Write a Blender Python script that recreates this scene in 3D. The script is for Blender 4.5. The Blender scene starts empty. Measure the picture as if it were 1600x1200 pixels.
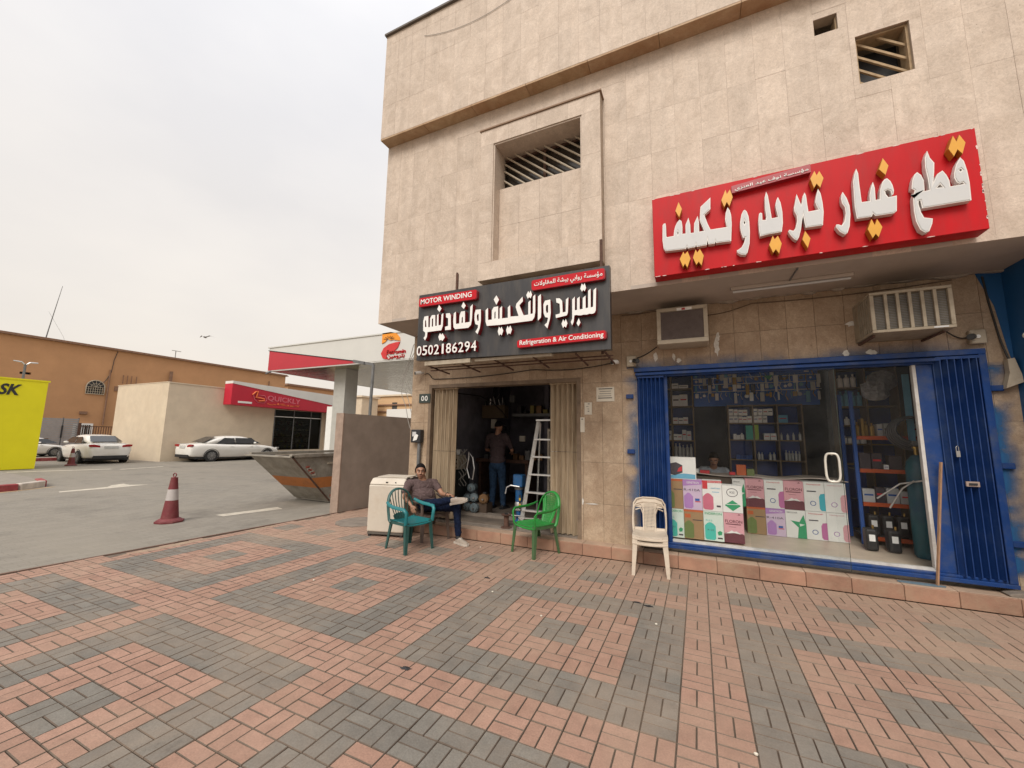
import bpy, bmesh, math, random
from math import sin, cos, pi, radians, sqrt
from mathutils import Vector, Matrix, Euler
random.seed(7)
S = bpy.context.scene
COL = S.collection
# ------------------------------------------------------------ camera
cam = bpy.data.cameras.new('camera'); co = bpy.data.objects.new('camera', cam); COL.objects.link(co)
cam.sensor_fit = 'HORIZONTAL'; cam.sensor_width = 36.0; cam.lens = 36.0*624.2/1600.0
cam.clip_start = 0.05; cam.clip_end = 3000
_yaw, _pit, _rol = -0.43515, 0.131056, 0.014736
_f = Vector((sin(_yaw)*cos(_pit), cos(_yaw)*cos(_pit), sin(_pit))); _r = Vector((cos(_yaw), -sin(_yaw), 0)); _u = _r.cross(_f)
_r2 = _r*cos(_rol)+_u*sin(_rol); _u2 = _u*cos(_rol)-_r*sin(_rol)
co.matrix_world = Matrix(((_r2.x, _u2.x, -_f.x, 0), (_r2.y, _u2.y, -_f.y, 0), (_r2.z, _u2.z, -_f.z, 1.6), (0, 0, 0, 1)))
S.camera = co
# ------------------------------------------------------------ world: dusty overcast sky
SUN_EL, SUN_AZ = 47.0, 174.0     # azimuth measured clockwise from +Y
W = bpy.data.worlds.new('World'); S.world = W; W.use_nodes = True
nt = W.node_tree; nt.nodes.clear(); N = nt.nodes.new; L = nt.links.new
wo = N('ShaderNodeOutputWorld'); bg = N('ShaderNodeBackground'); sky = N('ShaderNodeTexSky')
sky.sky_type = 'NISHITA'; sky.sun_disc = False; sky.sun_elevation = radians(SUN_EL); sky.sun_rotation = radians(SUN_AZ)
sky.dust_density = 6.0; sky.air_density = 1.0
k = N('ShaderNodeVectorMath'); k.operation = 'SCALE'; k.inputs['Scale'].default_value = 0.07; L(sky.outputs[0], k.inputs[0])
tc = N('ShaderNodeTexCoord'); sx = N('ShaderNodeSeparateXYZ'); L(tc.outputs['Generated'], sx.inputs[0])
rp = N('ShaderNodeValToRGB'); L(sx.outputs['Z'], rp.inputs[0])
e = rp.color_ramp.elements; e[0].position = 0.0; e[0].color = (0.535, 0.475, 0.41, 1); e[1].position = 1.0; e[1].color = (0.80, 0.79, 0.80, 1)
x = e.new(0.18); x.color = (0.54, 0.50, 0.452, 1); x = e.new(0.45); x.color = (0.54, 0.515, 0.492, 1); x = e.new(0.72); x.color = (0.56, 0.555, 0.565, 1)
mp = N('ShaderNodeMapping'); mp.inputs['Scale'].default_value = (1.4, 1.4, 3.2); L(tc.outputs['Generated'], mp.inputs[0])
nz = N('ShaderNodeTexNoise'); nz.inputs['Scale'].default_value = 1.3; nz.inputs['Detail'].default_value = 5; nz.inputs['Roughness'].default_value = 0.5
L(mp.outputs[0], nz.inputs['Vector'])
cr = N('ShaderNodeValToRGB'); L(nz.outputs['Fac'], cr.inputs[0]); c = cr.color_ramp.elements
c[0].position = 0.36; c[0].color = (0.935, 0.94, 0.955, 1); c[1].position = 0.66; c[1].color = (1.05, 1.045, 1.035, 1)
ml = N('ShaderNodeMixRGB'); ml.blend_type = 'MULTIPLY'; ml.inputs[0].default_value = 1; L(rp.outputs[0], ml.inputs[1]); L(cr.outputs[0], ml.inputs[2])
mx = N('ShaderNodeMixRGB'); mx.inputs[0].default_value = 0.9; L(k.outputs[0], mx.inputs[1]); L(ml.outputs[0], mx.inputs[2])
L(mx.outputs[0], bg.inputs[0]); bg.inputs[1].default_value = 1.0; L(bg.outputs[0], wo.inputs[0])
sl = bpy.data.lights.new('sun', 'SUN'); sl.energy = 1.5; sl.angle = radians(30); sl.color = (1, 0.95, 0.87)
so = bpy.data.objects.new('sun', sl); COL.objects.link(so)
_d = Vector((sin(radians(SUN_AZ))*cos(radians(SUN_EL)), cos(radians(SUN_AZ))*cos(radians(SUN_EL)), sin(radians(SUN_EL))))
so.rotation_euler = _d.to_track_quat('Z', 'Y').to_euler(); so.location = (0, 0, 20)
vs = S.view_settings; vs.view_transform = 'Standard'; vs.look = 'None'; vs.exposure = 0.85; vs.gamma = 1.0; vs.use_curve_mapping = False
S.cycles.max_bounces = 6; S.cycles.transparent_max_bounces = 12
# ------------------------------------------------------------ materials
MATS = {}
def nodes(name):
    m = bpy.data.materials.new(name); m.use_nodes = True; t = m.node_tree
    return m, t, t.nodes['Principled BSDF']
def mat(name, col, rough=0.6, metal=0.0, var=0.12, scale=6.0, bump=0.0, bscale=60.0, dirt=None, dscale=2.0, damt=0.5, world=True, spec=0.5, emit=None, stretch=None, island=0.0, rnd=0.0):
    """plain procedural material: noise tint, optional dirt patches, fine bump, per-object brightness"""
    if name in MATS: return MATS[name]
    m, t, b = nodes(name); n = t.nodes.new; l = t.links.new
    g = n('ShaderNodeNewGeometry'); tcn = n('ShaderNodeTexCoord')
    src = g.outputs['Position'] if world else tcn.outputs['Object']
    if stretch:
        mpn = n('ShaderNodeMapping'); mpn.inputs['Scale'].default_value = stretch; l(src, mpn.inputs[0]); src = mpn.outputs[0]
    nz = n('ShaderNodeTexNoise'); nz.inputs['Scale'].default_value = scale; nz.inputs['Detail'].default_value = 6; nz.inputs['Roughness'].default_value = 0.62; l(src, nz.inputs['Vector'])
    mr = n('ShaderNodeMapRange'); mr.inputs[1].default_value = 0.3; mr.inputs[2].default_value = 0.7; mr.inputs[3].default_value = 1-var; mr.inputs[4].default_value = 1+var; l(nz.outputs['Fac'], mr.inputs[0])
    fac = mr.outputs[0]
    if rnd or island:
        oi = n('ShaderNodeObjectInfo'); ad = n('ShaderNodeMath'); ad.operation = 'ADD'; l(oi.outputs['Random'], ad.inputs[0])
        if island: l(g.outputs['Random Per Island'], ad.inputs[1])
        else: ad.inputs[1].default_value = 0
        fr = n('ShaderNodeMath'); fr.operation = 'FRACT'; l(ad.outputs[0], fr.inputs[0])
        a = max(rnd, island); r2 = n('ShaderNodeMapRange'); r2.inputs[3].default_value = 1-a; r2.inputs[4].default_value = 1+a; l(fr.outputs[0], r2.inputs[0])
        mm = n('ShaderNodeMath'); mm.operation = 'MULTIPLY'; l(fac, mm.inputs[0]); l(r2.outputs[0], mm.inputs[1]); fac = mm.outputs[0]
    v = n('ShaderNodeVectorMath'); v.operation = 'SCALE'; v.inputs[0].default_value = col[:3]; l(fac, v.inputs['Scale'])
    out = v.outputs[0]
    if dirt:
        n2 = n('ShaderNodeTexNoise'); n2.inputs['Scale'].default_value = dscale; n2.inputs['Detail'].default_value = 8; n2.inputs['Roughness'].default_value = 0.7; l(src, n2.inputs['Vector'])
        m2 = n('ShaderNodeMapRange'); m2.inputs[1].default_value = 0.46; m2.inputs[2].default_value = 0.68; m2.inputs[4].default_value = damt; l(n2.outputs['Fac'], m2.inputs[0])
        mi = n('ShaderNodeMixRGB'); mi.inputs[2].default_value = (*dirt, 1); l(m2.outputs[0], mi.inputs[0]); l(out, mi.inputs[1]); out = mi.outputs[0]
    l(out, b.inputs['Base Color']); b.inputs['Roughness'].default_value = rough; b.inputs['Metallic'].default_value = metal
    b.inputs['Specular IOR Level'].default_value = spec
    if bump:
        n3 = n('ShaderNodeTexNoise'); n3.inputs['Scale'].default_value = bscale; n3.inputs['Detail'].default_value = 5; l(src, n3.inputs['Vector'])
        bp = n('ShaderNodeBump'); bp.inputs['Strength'].default_value = bump; bp.inputs['Distance'].default_value = 0.01; l(n3.outputs['Fac'], bp.inputs['Height']); l(bp.outputs[0], b.inputs['Normal'])
    if emit:
        b.inputs['Emission Color'].default_value = (*col[:3], 1); b.inputs['Emission Strength'].default_value = emit
    MATS[name] = m; return m
def stone_mat(name, lo, hi, pits=0.5, stain=None, stamt=0.0, zlow=None):
    m, t, b = nodes(name); n = t.nodes.new; l = t.links.new
    g = n('ShaderNodeNewGeometry'); oi = n('ShaderNodeObjectInfo')
    of = n('ShaderNodeVectorMath'); of.operation = 'SCALE'; of.inputs[0].default_value = (31.0, 17.0, 23.0); l(oi.outputs['Random'], of.inputs['Scale'])
    ad = n('ShaderNodeVectorMath'); ad.operation = 'ADD'; l(g.outputs['Position'], ad.inputs[0]); l(of.outputs[0], ad.inputs[1])
    a = n('ShaderNodeTexNoise'); a.inputs['Scale'].default_value = 2.6; a.inputs['Detail'].default_value = 9; a.inputs['Roughness'].default_value = 0.68; a.inputs['Distortion'].default_value = 1.6; l(ad.outputs[0], a.inputs['Vector'])
    rp = n('ShaderNodeValToRGB'); l(a.outputs['Fac'], rp.inputs[0]); e = rp.color_ramp.elements
    e[0].position = 0.32; e[0].color = (*lo, 1); e[1].position = 0.68; e[1].color = (*hi, 1)
    # veins and small chalky flecks
    w = n('ShaderNodeTexNoise'); w.inputs['Scale'].default_value = 9; w.inputs['Detail'].default_value = 6; w.inputs['Distortion'].default_value = 3.0; w.inputs['Roughness'].default_value = 0.55; l(ad.outputs[0], w.inputs['Vector'])
    vr = n('ShaderNodeMapRange'); vr.inputs[1].default_value = 0.485; vr.inputs[2].default_value = 0.5; l(w.outputs['Fac'], vr.inputs[0])
    v2 = n('ShaderNodeMapRange'); v2.inputs[1].default_value = 0.515; v2.inputs[2].default_value = 0.5; l(w.outputs['Fac'], v2.inputs[0])
    vm = n('ShaderNodeMath'); vm.operation = 'MULTIPLY'; l(vr.outputs[0], vm.inputs[0]); l(v2.outputs[0], vm.inputs[1])
    vk = n('ShaderNodeMath'); vk.operation = 'MULTIPLY'; vk.inputs[1].default_value = 0.5*pits; l(vm.outputs[0], vk.inputs[0])
    mi = n('ShaderNodeMixRGB'); mi.inputs[2].default_value = (lo[0]*0.55, lo[1]*0.5, lo[2]*0.45, 1); l(vk.outputs[0], mi.inputs[0]); l(rp.outputs[0], mi.inputs[1])
    vo = n('ShaderNodeTexVoronoi'); vo.inputs['Scale'].default_value = 26; l(ad.outputs[0], vo.inputs['Vector'])
    pr = n('ShaderNodeMapRange'); pr.inputs[1].default_value = 0.16; pr.inputs[2].default_value = 0.08; l(vo.outputs['Distance'], pr.inputs[0])
    pn = n('ShaderNodeTexNoise'); pn.inputs['Scale'].default_value = 5; l(ad.outputs[0], pn.inputs['Vector'])
    pt = n('ShaderNodeMapRange'); pt.inputs[1].default_value = 0.55; pt.inputs[2].default_value = 0.7; pt.inputs[4].default_value = pits; l(pn.outputs['Fac'], pt.inputs[0])
    pm = n('ShaderNodeMath'); pm.operation = 'MULTIPLY'; l(pr.outputs[0], pm.inputs[0]); l(pt.outputs[0], pm.inputs[1])
    mi2 = n('ShaderNodeMixRGB'); mi2.inputs[2].default_value = (lo[0]*0.42, lo[1]*0.36, lo[2]*0.3, 1); l(pm.outputs[0], mi2.inputs[0]); l(mi.outputs[0], mi2.inputs[1])
    fk = n('ShaderNodeTexNoise'); fk.inputs['Scale'].default_value = 22; fk.inputs['Detail'].default_value = 7; fk.inputs['Roughness'].default_value = 0.75; fk.inputs['Distortion'].default_value = 2.0; l(ad.outputs[0], fk.inputs['Vector'])
    f1 = n('ShaderNodeMapRange'); f1.inputs[1].default_value = 0.3; f1.inputs[2].default_value = 0.7; f1.inputs[3].default_value = 1-.26*pits; f1.inputs[4].default_value = 1+.2*pits; l(fk.outputs['Fac'], f1.inputs[0])
    f2 = n('ShaderNodeVectorMath'); f2.operation = 'SCALE'; l(mi2.outputs[0], f2.inputs[0]); l(f1.outputs[0], f2.inputs['Scale']); mi2 = f2
    rr = n('ShaderNodeMapRange'); rr.inputs[3].default_value = 0.955; rr.inputs[4].default_value = 1.04; l(oi.outputs['Random'], rr.inputs[0])
    # vertical water streaks continuous over the tiles
    mp = n('ShaderNodeMapping'); mp.inputs['Scale'].default_value = (5, 5, 0.35); l(g.outputs['Position'], mp.inputs[0])
    st = n('ShaderNodeTexNoise'); st.inputs['Scale'].default_value = 1.4; st.inputs['Detail'].default_value = 7; st.inputs['Roughness'].default_value = 0.7; l(mp.outputs[0], st.inputs['Vector'])
    sr = n('ShaderNodeMapRange'); sr.inputs[1].default_value = 0.35; sr.inputs[2].default_value = 0.65; sr.inputs[3].default_value = 0.92; sr.inputs[4].default_value = 1.05; l(st.outputs['Fac'], sr.inputs[0])
    m1 = n('ShaderNodeMath'); m1.operation = 'MULTIPLY'; l(rr.outputs[0], m1.inputs[0]); l(sr.outputs[0], m1.inputs[1])
    sc = n('ShaderNodeVectorMath'); sc.operation = 'SCALE'; l(mi2.outputs[0], sc.inputs[0]); l(m1.outputs[0], sc.inputs['Scale'])
    out = sc.outputs[0]
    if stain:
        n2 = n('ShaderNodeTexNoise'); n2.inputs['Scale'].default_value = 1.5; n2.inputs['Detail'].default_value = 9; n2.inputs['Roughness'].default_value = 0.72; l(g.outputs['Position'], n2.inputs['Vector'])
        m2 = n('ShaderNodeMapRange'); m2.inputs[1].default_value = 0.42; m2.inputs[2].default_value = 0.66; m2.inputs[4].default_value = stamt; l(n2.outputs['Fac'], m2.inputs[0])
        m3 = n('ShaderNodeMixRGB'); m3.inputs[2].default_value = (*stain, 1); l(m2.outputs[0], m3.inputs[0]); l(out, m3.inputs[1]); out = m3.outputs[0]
    l(out, b.inputs['Base Color']); b.inputs['Roughness'].default_value = 0.62; b.inputs['Specular IOR Level'].default_value = 0.3
    bp = n('ShaderNodeBump'); bp.inputs['Strength'].default_value = 0.25; bp.inputs['Distance'].default_value = 0.006; l(a.outputs['Fac'], bp.inputs['Height']); l(bp.outputs[0], b.inputs['Normal'])
    MATS[name] = m; return m
def paver_mat(name, c1, c2):
    m, t, b = nodes(name); n = t.nodes.new; l = t.links.new
    g = n('ShaderNodeNewGeometry'); oi = n('ShaderNodeObjectInfo')
    ad = n('ShaderNodeMath'); ad.operation = 'ADD'; l(oi.outputs['Random'], ad.inputs[0]); l(g.outputs['Random Per Island'], ad.inputs[1])
    fr = n('ShaderNodeMath'); fr.operation = 'FRACT'; l(ad.outputs[0], fr.inputs[0])
    mi = n('ShaderNodeMixRGB'); mi.inputs[1].default_value = (*c1, 1); mi.inputs[2].default_value = (*c2, 1); l(fr.outputs[0], mi.inputs[0])
    a = n('ShaderNodeTexNoise'); a.inputs['Scale'].default_value = 95; a.inputs['Detail'].default_value = 7; a.inputs['Roughness'].default_value = 0.7; l(g.outputs['Position'], a.inputs['Vector'])
    ar = n('ShaderNodeMapRange'); ar.inputs[1].default_value = 0.25; ar.inputs[2].default_value = 0.75; ar.inputs[3].default_value = 0.70; ar.inputs[4].default_value = 1.26; l(a.outputs['Fac'], ar.inputs[0])
    a2 = n('ShaderNodeTexNoise'); a2.inputs['Scale'].default_value = 9; a2.inputs['Detail'].default_value = 8; a2.inputs['Roughness'].default_value = 0.7; l(g.outputs['Position'], a2.inputs['Vector'])
    a3 = n('ShaderNodeMapRange'); a3.inputs[1].default_value = 0.3; a3.inputs[2].default_value = 0.7; a3.inputs[3].default_value = 0.80; a3.inputs[4].default_value = 1.14; l(a2.outputs['Fac'], a3.inputs[0])
    mm = n('ShaderNodeMath'); mm.operation = 'MULTIPLY'; l(ar.outputs[0], mm.inputs[0]); l(a3.outputs[0], mm.inputs[1])
    sc = n('ShaderNodeVectorMath'); sc.operation = 'SCALE'; l(mi.outputs[0], sc.inputs[0]); l(mm.outputs[0], sc.inputs['Scale'])
    # drifted sand dust lying over the bricks; heavier next to the shop step
    d = n('ShaderNodeTexNoise'); d.inputs['Scale'].default_value = 0.75; d.inputs['Detail'].default_value = 10; d.inputs['Roughness'].default_value = 0.66; d.inputs['Distortion'].default_value = 0.4; l(g.outputs['Position'], d.inputs['Vector'])
    sp = n('ShaderNodeSeparateXYZ'); l(g.outputs['Position'], sp.inputs[0])
    yy = n('ShaderNodeMapRange'); yy.inputs[1].default_value = 3.8; yy.inputs[2].default_value = 5.6; yy.inputs[3].default_value = 0.0; yy.inputs[4].default_value = 0.17; l(sp.outputs['Y'], yy.inputs[0])
    x2 = n('ShaderNodeMapRange'); x2.inputs[1].default_value = -2.5; x2.inputs[2].default_value = 2.5; x2.inputs[3].default_value = 0.0; x2.inputs[4].default_value = 0.12; l(sp.outputs['X'], x2.inputs[0])
    s1 = n('ShaderNodeMath'); s1.operation = 'ADD'; l(d.outputs['Fac'], s1.inputs[0]); l(yy.outputs[0], s1.inputs[1])
    s2 = n('ShaderNodeMath'); s2.operation = 'ADD'; l(s1.outputs[0], s2.inputs[0]); l(x2.outputs[0], s2.inputs[1])
    dr = n('ShaderNodeMapRange'); dr.inputs[1].default_value = 0.44; dr.inputs[2].default_value = 0.86; dr.inputs[3].default_value = 0.10; dr.inputs[4].default_value = 0.74; l(s2.outputs[0], dr.inputs[0])
    md = n('ShaderNodeMixRGB'); md.inputs[2].default_value = (0.345, 0.255, 0.185, 1); l(dr.outputs[0], md.inputs[0]); l(sc.outputs[0], md.inputs[1])
    # small dark oil spots
    vo = n('ShaderNodeTexNoise'); vo.inputs['Scale'].default_value = 3.3; vo.inputs['Detail'].default_value = 9; vo.inputs['Roughness'].default_value = 0.75; l(g.outputs['Position'], vo.inputs['Vector'])
    vr = n('ShaderNodeMapRange'); vr.inputs[1].default_value = 0.60; vr.inputs[2].default_value = 0.74; vr.inputs[4].default_value = 0.6; l(vo.outputs['Fac'], vr.inputs[0])
    mo = n('ShaderNodeMixRGB'); mo.inputs[2].default_value = (0.07, 0.06, 0.05, 1); l(vr.outputs[0], mo.inputs[0]); l(md.outputs[0], mo.inputs[1])
    l(mo.outputs[0], b.inputs['Base Color']); b.inputs['Roughness'].default_value = 0.82; b.inputs['Specular IOR Level'].default_value = 0.3
    bp = n('ShaderNodeBump'); bp.inputs['Strength'].default_value = 0.45; bp.inputs['Distance'].default_value = 0.004; l(a.outputs['Fac'], bp.inputs['Height']); l(bp.outputs[0], b.inputs['Normal'])
    MATS[name] = m; return m
def glass_mat(name, tint=(0.985, 0.99, 0.99), refl=1.0, smudge=0.03):
    m = bpy.data.materials.new(name); m.use_nodes = True; t = m.node_tree; t.nodes.clear(); n = t.nodes.new; l = t.links.new
    o = n('ShaderNodeOutputMaterial'); tr = n('ShaderNodeBsdfTransparent'); tr.inputs[0].default_value = (*tint, 1)
    gl = n('ShaderNodeBsdfGlossy'); gl.inputs['Roughness'].default_value = 0.02; gl.inputs[0].default_value = (refl, refl, refl, 1)
    lw = n('ShaderNodeLayerWeight'); lw.inputs[0].default_value = 0.5; pw = n('ShaderNodeMath'); pw.operation = 'POWER'; pw.inputs[1].default_value = 4; l(lw.outputs['Facing'], pw.inputs[0])
    fr = n('ShaderNodeMapRange'); fr.inputs[3].default_value = 0.006; fr.inputs[4].default_value = 0.35; l(pw.outputs[0], fr.inputs[0]); mx = n('ShaderNodeMixShader'); l(fr.outputs[0], mx.inputs[0]); l(tr.outputs[0], mx.inputs[1]); l(gl.outputs[0], mx.inputs[2])
    df = n('ShaderNodeBsdfDiffuse'); df.inputs[0].default_value = (0.5, 0.46, 0.4, 1); nz = n('ShaderNodeTexNoise'); nz.inputs['Scale'].default_value = 3; nz.inputs['Detail'].default_value = 8
    g = n('ShaderNodeNewGeometry'); l(g.outputs['Position'], nz.inputs['Vector'])
    mr = n('ShaderNodeMapRange'); mr.inputs[1].default_value = 0.4; mr.inputs[2].default_value = 0.8; mr.inputs[4].default_value = smudge*.35; l(nz.outputs['Fac'], mr.inputs[0])
    m2 = n('ShaderNodeMixShader'); l(mr.outputs[0], m2.inputs[0]); l(mx.outputs[0], m2.inputs[1]); l(df.outputs[0], m2.inputs[2]); l(m2.outputs[0], o.inputs[0])
    MATS[name] = m; return m
# ------------------------------------------------------------ mesh building
def root_of(o):
    while o.parent: o = o.parent
    return o
class MB:
    def __init__(s): s.v = []; s.f = []; s.m = []
    def add(s, vs, fs, mi=0, M=None):
        b = len(s.v)
        s.v += [tuple(M @ Vector(p)) for p in vs] if M is not None else [tuple(p) for p in vs]
        s.f += [tuple(b+i for i in f) for f in fs]; s.m += [mi]*len(fs); return s
    def box(s, x0, x1, y0, y1, z0, z1, mi=0, M=None):
        return s.add([(x0,y0,z0),(x1,y0,z0),(x1,y1,z0),(x0,y1,z0),(x0,y0,z1),(x1,y0,z1),(x1,y1,z1),(x0,y1,z1)],
            [(0,3,2,1),(4,5,6,7),(0,1,5,4),(1,2,6,5),(2,3,7,6),(3,0,4,7)], mi, M)
    def ob(s, c, size, rot=(0,0,0), mi=0):
        a, b_, d = size[0]/2, size[1]/2, size[2]/2
        return s.box(-a, a, -b_, b_, -d, d, mi, Matrix.Translation(c) @ Euler(rot).to_matrix().to_4x4())
    def bar(s, p, q, w, h=None, mi=0):
        """rectangular bar from p to q"""
        p, q = Vector(p), Vector(q); h = h or w; d = q-p; ln = d.length
        M = Matrix.Translation((p+q)/2) @ d.to_track_quat('Z', 'Y').to_matrix().to_4x4()
        return s.box(-w/2, w/2, -h/2, h/2, -ln/2, ln/2, mi, M)
    def prism(s, poly, a, b, ax='y', mi=0):
        """poly (u,v) extruded between a and b along ax; y: (x,z), x: (y,z), z: (x,y)"""
        f = {'y': lambda u, v, w: (u, w, v), 'x': lambda u, v, w: (w, u, v), 'z': lambda u, v, w: (u, v, w)}[ax]
        n = len(poly); vs = [f(u, v, a) for u, v in poly]+[f(u, v, b) for u, v in poly]
        fs = [tuple(range(n)), tuple(range(2*n-1, n-1, -1))]+[(i, i+n, (i+1) % n+n, (i+1) % n) for i in range(n)]
        return s.add(vs, fs, mi)
    def tube(s, pts, r, n=8, closed=False, mi=0, sy=1.0):
        pts = [Vector(p) for p in pts]; m = len(pts); R = r if isinstance(r, (list, tuple)) else [r]*m
        vs = []; fs = []; up = None
        for i, p in enumerate(pts):
            if closed: d = pts[(i+1) % m]-pts[i-1]
            else: d = pts[min(i+1, m-1)]-pts[max(i-1, 0)]
            d = d.normalized() if d.length > 1e-9 else Vector((0, 0, 1))
            if up is None: up = d.orthogonal().normalized()
            up = (up-d*up.dot(d)); up = up.normalized() if up.length > 1e-6 else d.orthogonal().normalized()
            sd = d.cross(up)
            vs += [p+(up*cos(2*pi*j/n)+sd*sin(2*pi*j/n)*sy)*R[i] for j in range(n)]
        for i in range(m if closed else m-1):
            a = i*n; b = ((i+1) % m)*n
            fs += [(a+j, a+(j+1) % n, b+(j+1) % n, b+j) for j in range(n)]
        if not closed: fs += [tuple(range(n-1, -1, -1)), tuple((m-1)*n+j for j in range(n))]
        return s.add(vs, fs, mi)
    def lathe(s, prof, c=(0, 0, 0), n=16, mi=0, M=None, caps=True):
        vs = [(c[0]+r*cos(2*pi*j/n), c[1]+r*sin(2*pi*j/n), c[2]+z) for r, z in prof for j in range(n)]
        fs = [(i*n+j, i*n+(j+1) % n, (i+1)*n+(j+1) % n, (i+1)*n+j) for i in range(len(prof)-1) for j in range(n)]
        if caps: fs += [tuple(range(n-1, -1, -1)), tuple((len(prof)-1)*n+j for j in range(n))]
        return s.add(vs, fs, mi, M)
    def cyl(s, p, q, r, n=16, mi=0): return s.tube([p, q], r, n, mi=mi)
    def ball(s, c, r, n=12, mi=0, M=None):
        r = r if isinstance(r, (tuple, list)) else (r, r, r); m = n//2
        vs = [(c[0]+r[0]*sin(pi*i/m)*cos(2*pi*j/n), c[1]+r[1]*sin(pi*i/m)*sin(2*pi*j/n), c[2]+r[2]*cos(pi*i/m)) for i in range(1, m) for j in range(n)]
        vs += [(c[0], c[1], c[2]+r[2]), (c[0], c[1], c[2]-r[2])]; t = (m-1)*n
        fs = [(i*n+j, (i+1)*n+j, (i+1)*n+(j+1) % n, i*n+(j+1) % n) for i in range(m-2) for j in range(n)]
        fs += [(t, j, (j+1) % n) for j in range(n)]+[(t+1, (m-2)*n+(j+1) % n, (m-2)*n+j) for j in range(n)]
        return s.add(vs, fs, mi, M)
    def grid(s, fn, nu, nv, mi=0, thick=None):
        """fn(u,v)->point, u,v in 0..1; thick: offset vector for a second skin"""
        P = [Vector(fn(i/nu, j/nv)) for j in range(nv+1) for i in range(nu+1)]; w = nu+1; k = len(P)
        fs = [(j*w+i, j*w+i+1, (j+1)*w+i+1, (j+1)*w+i) for j in range(nv) for i in range(nu)]
        if thick is None: return s.add(P, fs, mi)
        t = Vector(thick); Q = [p+t for p in P]
        fs2 = [tuple(k+i for i in reversed(f)) for f in fs]
        rim = [i for i in range(w)]+[j*w+nu for j in range(1, nv+1)]+[nv*w+i for i in range(nu-1, -1, -1)]+[j*w for j in range(nv-1, 0, -1)]
        fs3 = [(rim[(i+1) % len(rim)], rim[i], rim[i]+k, rim[(i+1) % len(rim)]+k) for i in range(len(rim))]
        return s.add(P+Q, fs+fs2+fs3, mi)
    def build(s, name, mats, parent=None, smooth=False, bevel=0.0, seg=1, fix=True):
        if not isinstance(mats, (list, tuple)): mats = [mats]
        me = bpy.data.meshes.new(name)
        if parent is not None: off = root_of(parent).location.copy()
        else:
            xs = [p[0] for p in s.v]; ys = [p[1] for p in s.v]; zs = [p[2] for p in s.v]
            off = Vector(((min(xs)+max(xs))/2, (min(ys)+max(ys))/2, min(zs)))
        me.from_pydata([(p[0]-off.x, p[1]-off.y, p[2]-off.z) for p in s.v], [], s.f)
        for m in mats: me.materials.append(m)
        me.polygons.foreach_set('material_index', s.m)
        if fix and len(s.f) < 60000:
            bm = bmesh.new(); bm.from_mesh(me); bmesh.ops.recalc_face_normals(bm, faces=bm.faces); bm.to_mesh(me); bm.free()
        if smooth:
            me.polygons.foreach_set('use_smooth', [True]*len(me.polygons))
            try: me.set_sharp_from_angle(angle=radians(42))
            except Exception: pass
        me.update()
        o = bpy.data.objects.new(name, me); COL.objects.link(o)
        if parent is not None: o.parent = parent
        else: o.location = off
        if bevel:
            md = o.modifiers.new('bevel', 'BEVEL'); md.width = bevel; md.segments = seg; md.limit_method = 'ANGLE'; md.angle_limit = radians(40)
        return o
def tag(o, label=None, cat=None, group=None, kind=None):
    if label: o['label'] = label
    if cat: o['category'] = cat
    if group: o['group'] = group
    if kind: o['kind'] = kind
    return o
def thing(name, loc, label, cat, group=None):
    o = bpy.data.objects.new(name, None); o.empty_display_size = 0.1; o.location = loc; COL.objects.link(o)
    return tag(o, label, cat, group)
def copy_tree(o, parent=None):
    c = o.copy(); COL.objects.link(c); c.parent = parent
    for ch in list(o.children): copy_tree(ch, c)
    return c
def put(o, loc, rz=0, s=1, label=None, group=None):
    o.location = loc; o.rotation_euler = (0, 0, radians(rz)); o.scale = (s, s, s)
    if label: o['label'] = label
    if group: o['group'] = group
    return o
FORMS = {}
for ch, b in (('ا', 0xFE8D), ('ب', 0xFE8F), ('ة', 0xFE93), ('ت', 0xFE95), ('ث', 0xFE99), ('ح', 0xFEA1), ('د', 0xFEA9), ('ر', 0xFEAD), ('ز', 0xFEAF), ('س', 0xFEB1), ('ش', 0xFEB5), ('ع', 0xFEC9), ('ق', 0xFED5), ('ك', 0xFED9), ('ل', 0xFEDD), ('م', 0xFEE1), ('ن', 0xFEE5), ('ه', 0xFEE9), ('و', 0xFEED), ('ي', 0xFEF1), ('ؤ', 0xFE85), ('ف', 0xFED1), ('ط', 0xFEC1)):
    FORMS[ch] = b
NOJ = set('اةدرزوؤ')
def arabic(txt):
    """visual-order string of joined letter forms"""
    out = []; n = len(txt); i = 0
    joins = lambda c: c in FORMS
    while i < n:
        c = txt[i]
        if c not in FORMS: out.append(c); i += 1; continue
        pv = i > 0 and joins(txt[i-1]) and txt[i-1] not in NOJ
        if c == 'ل' and i+1 < n and txt[i+1] == 'ا':
            out.append(chr(0xFEFB+(1 if pv else 0))); i += 2; continue
        nx = i+1 < n and joins(txt[i+1]) and c not in NOJ
        k = 3 if pv and nx else 1 if pv else 2 if nx else 0
        out.append(chr(FORMS[c]+k)); i += 1
    return ''.join(reversed(out))
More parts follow.
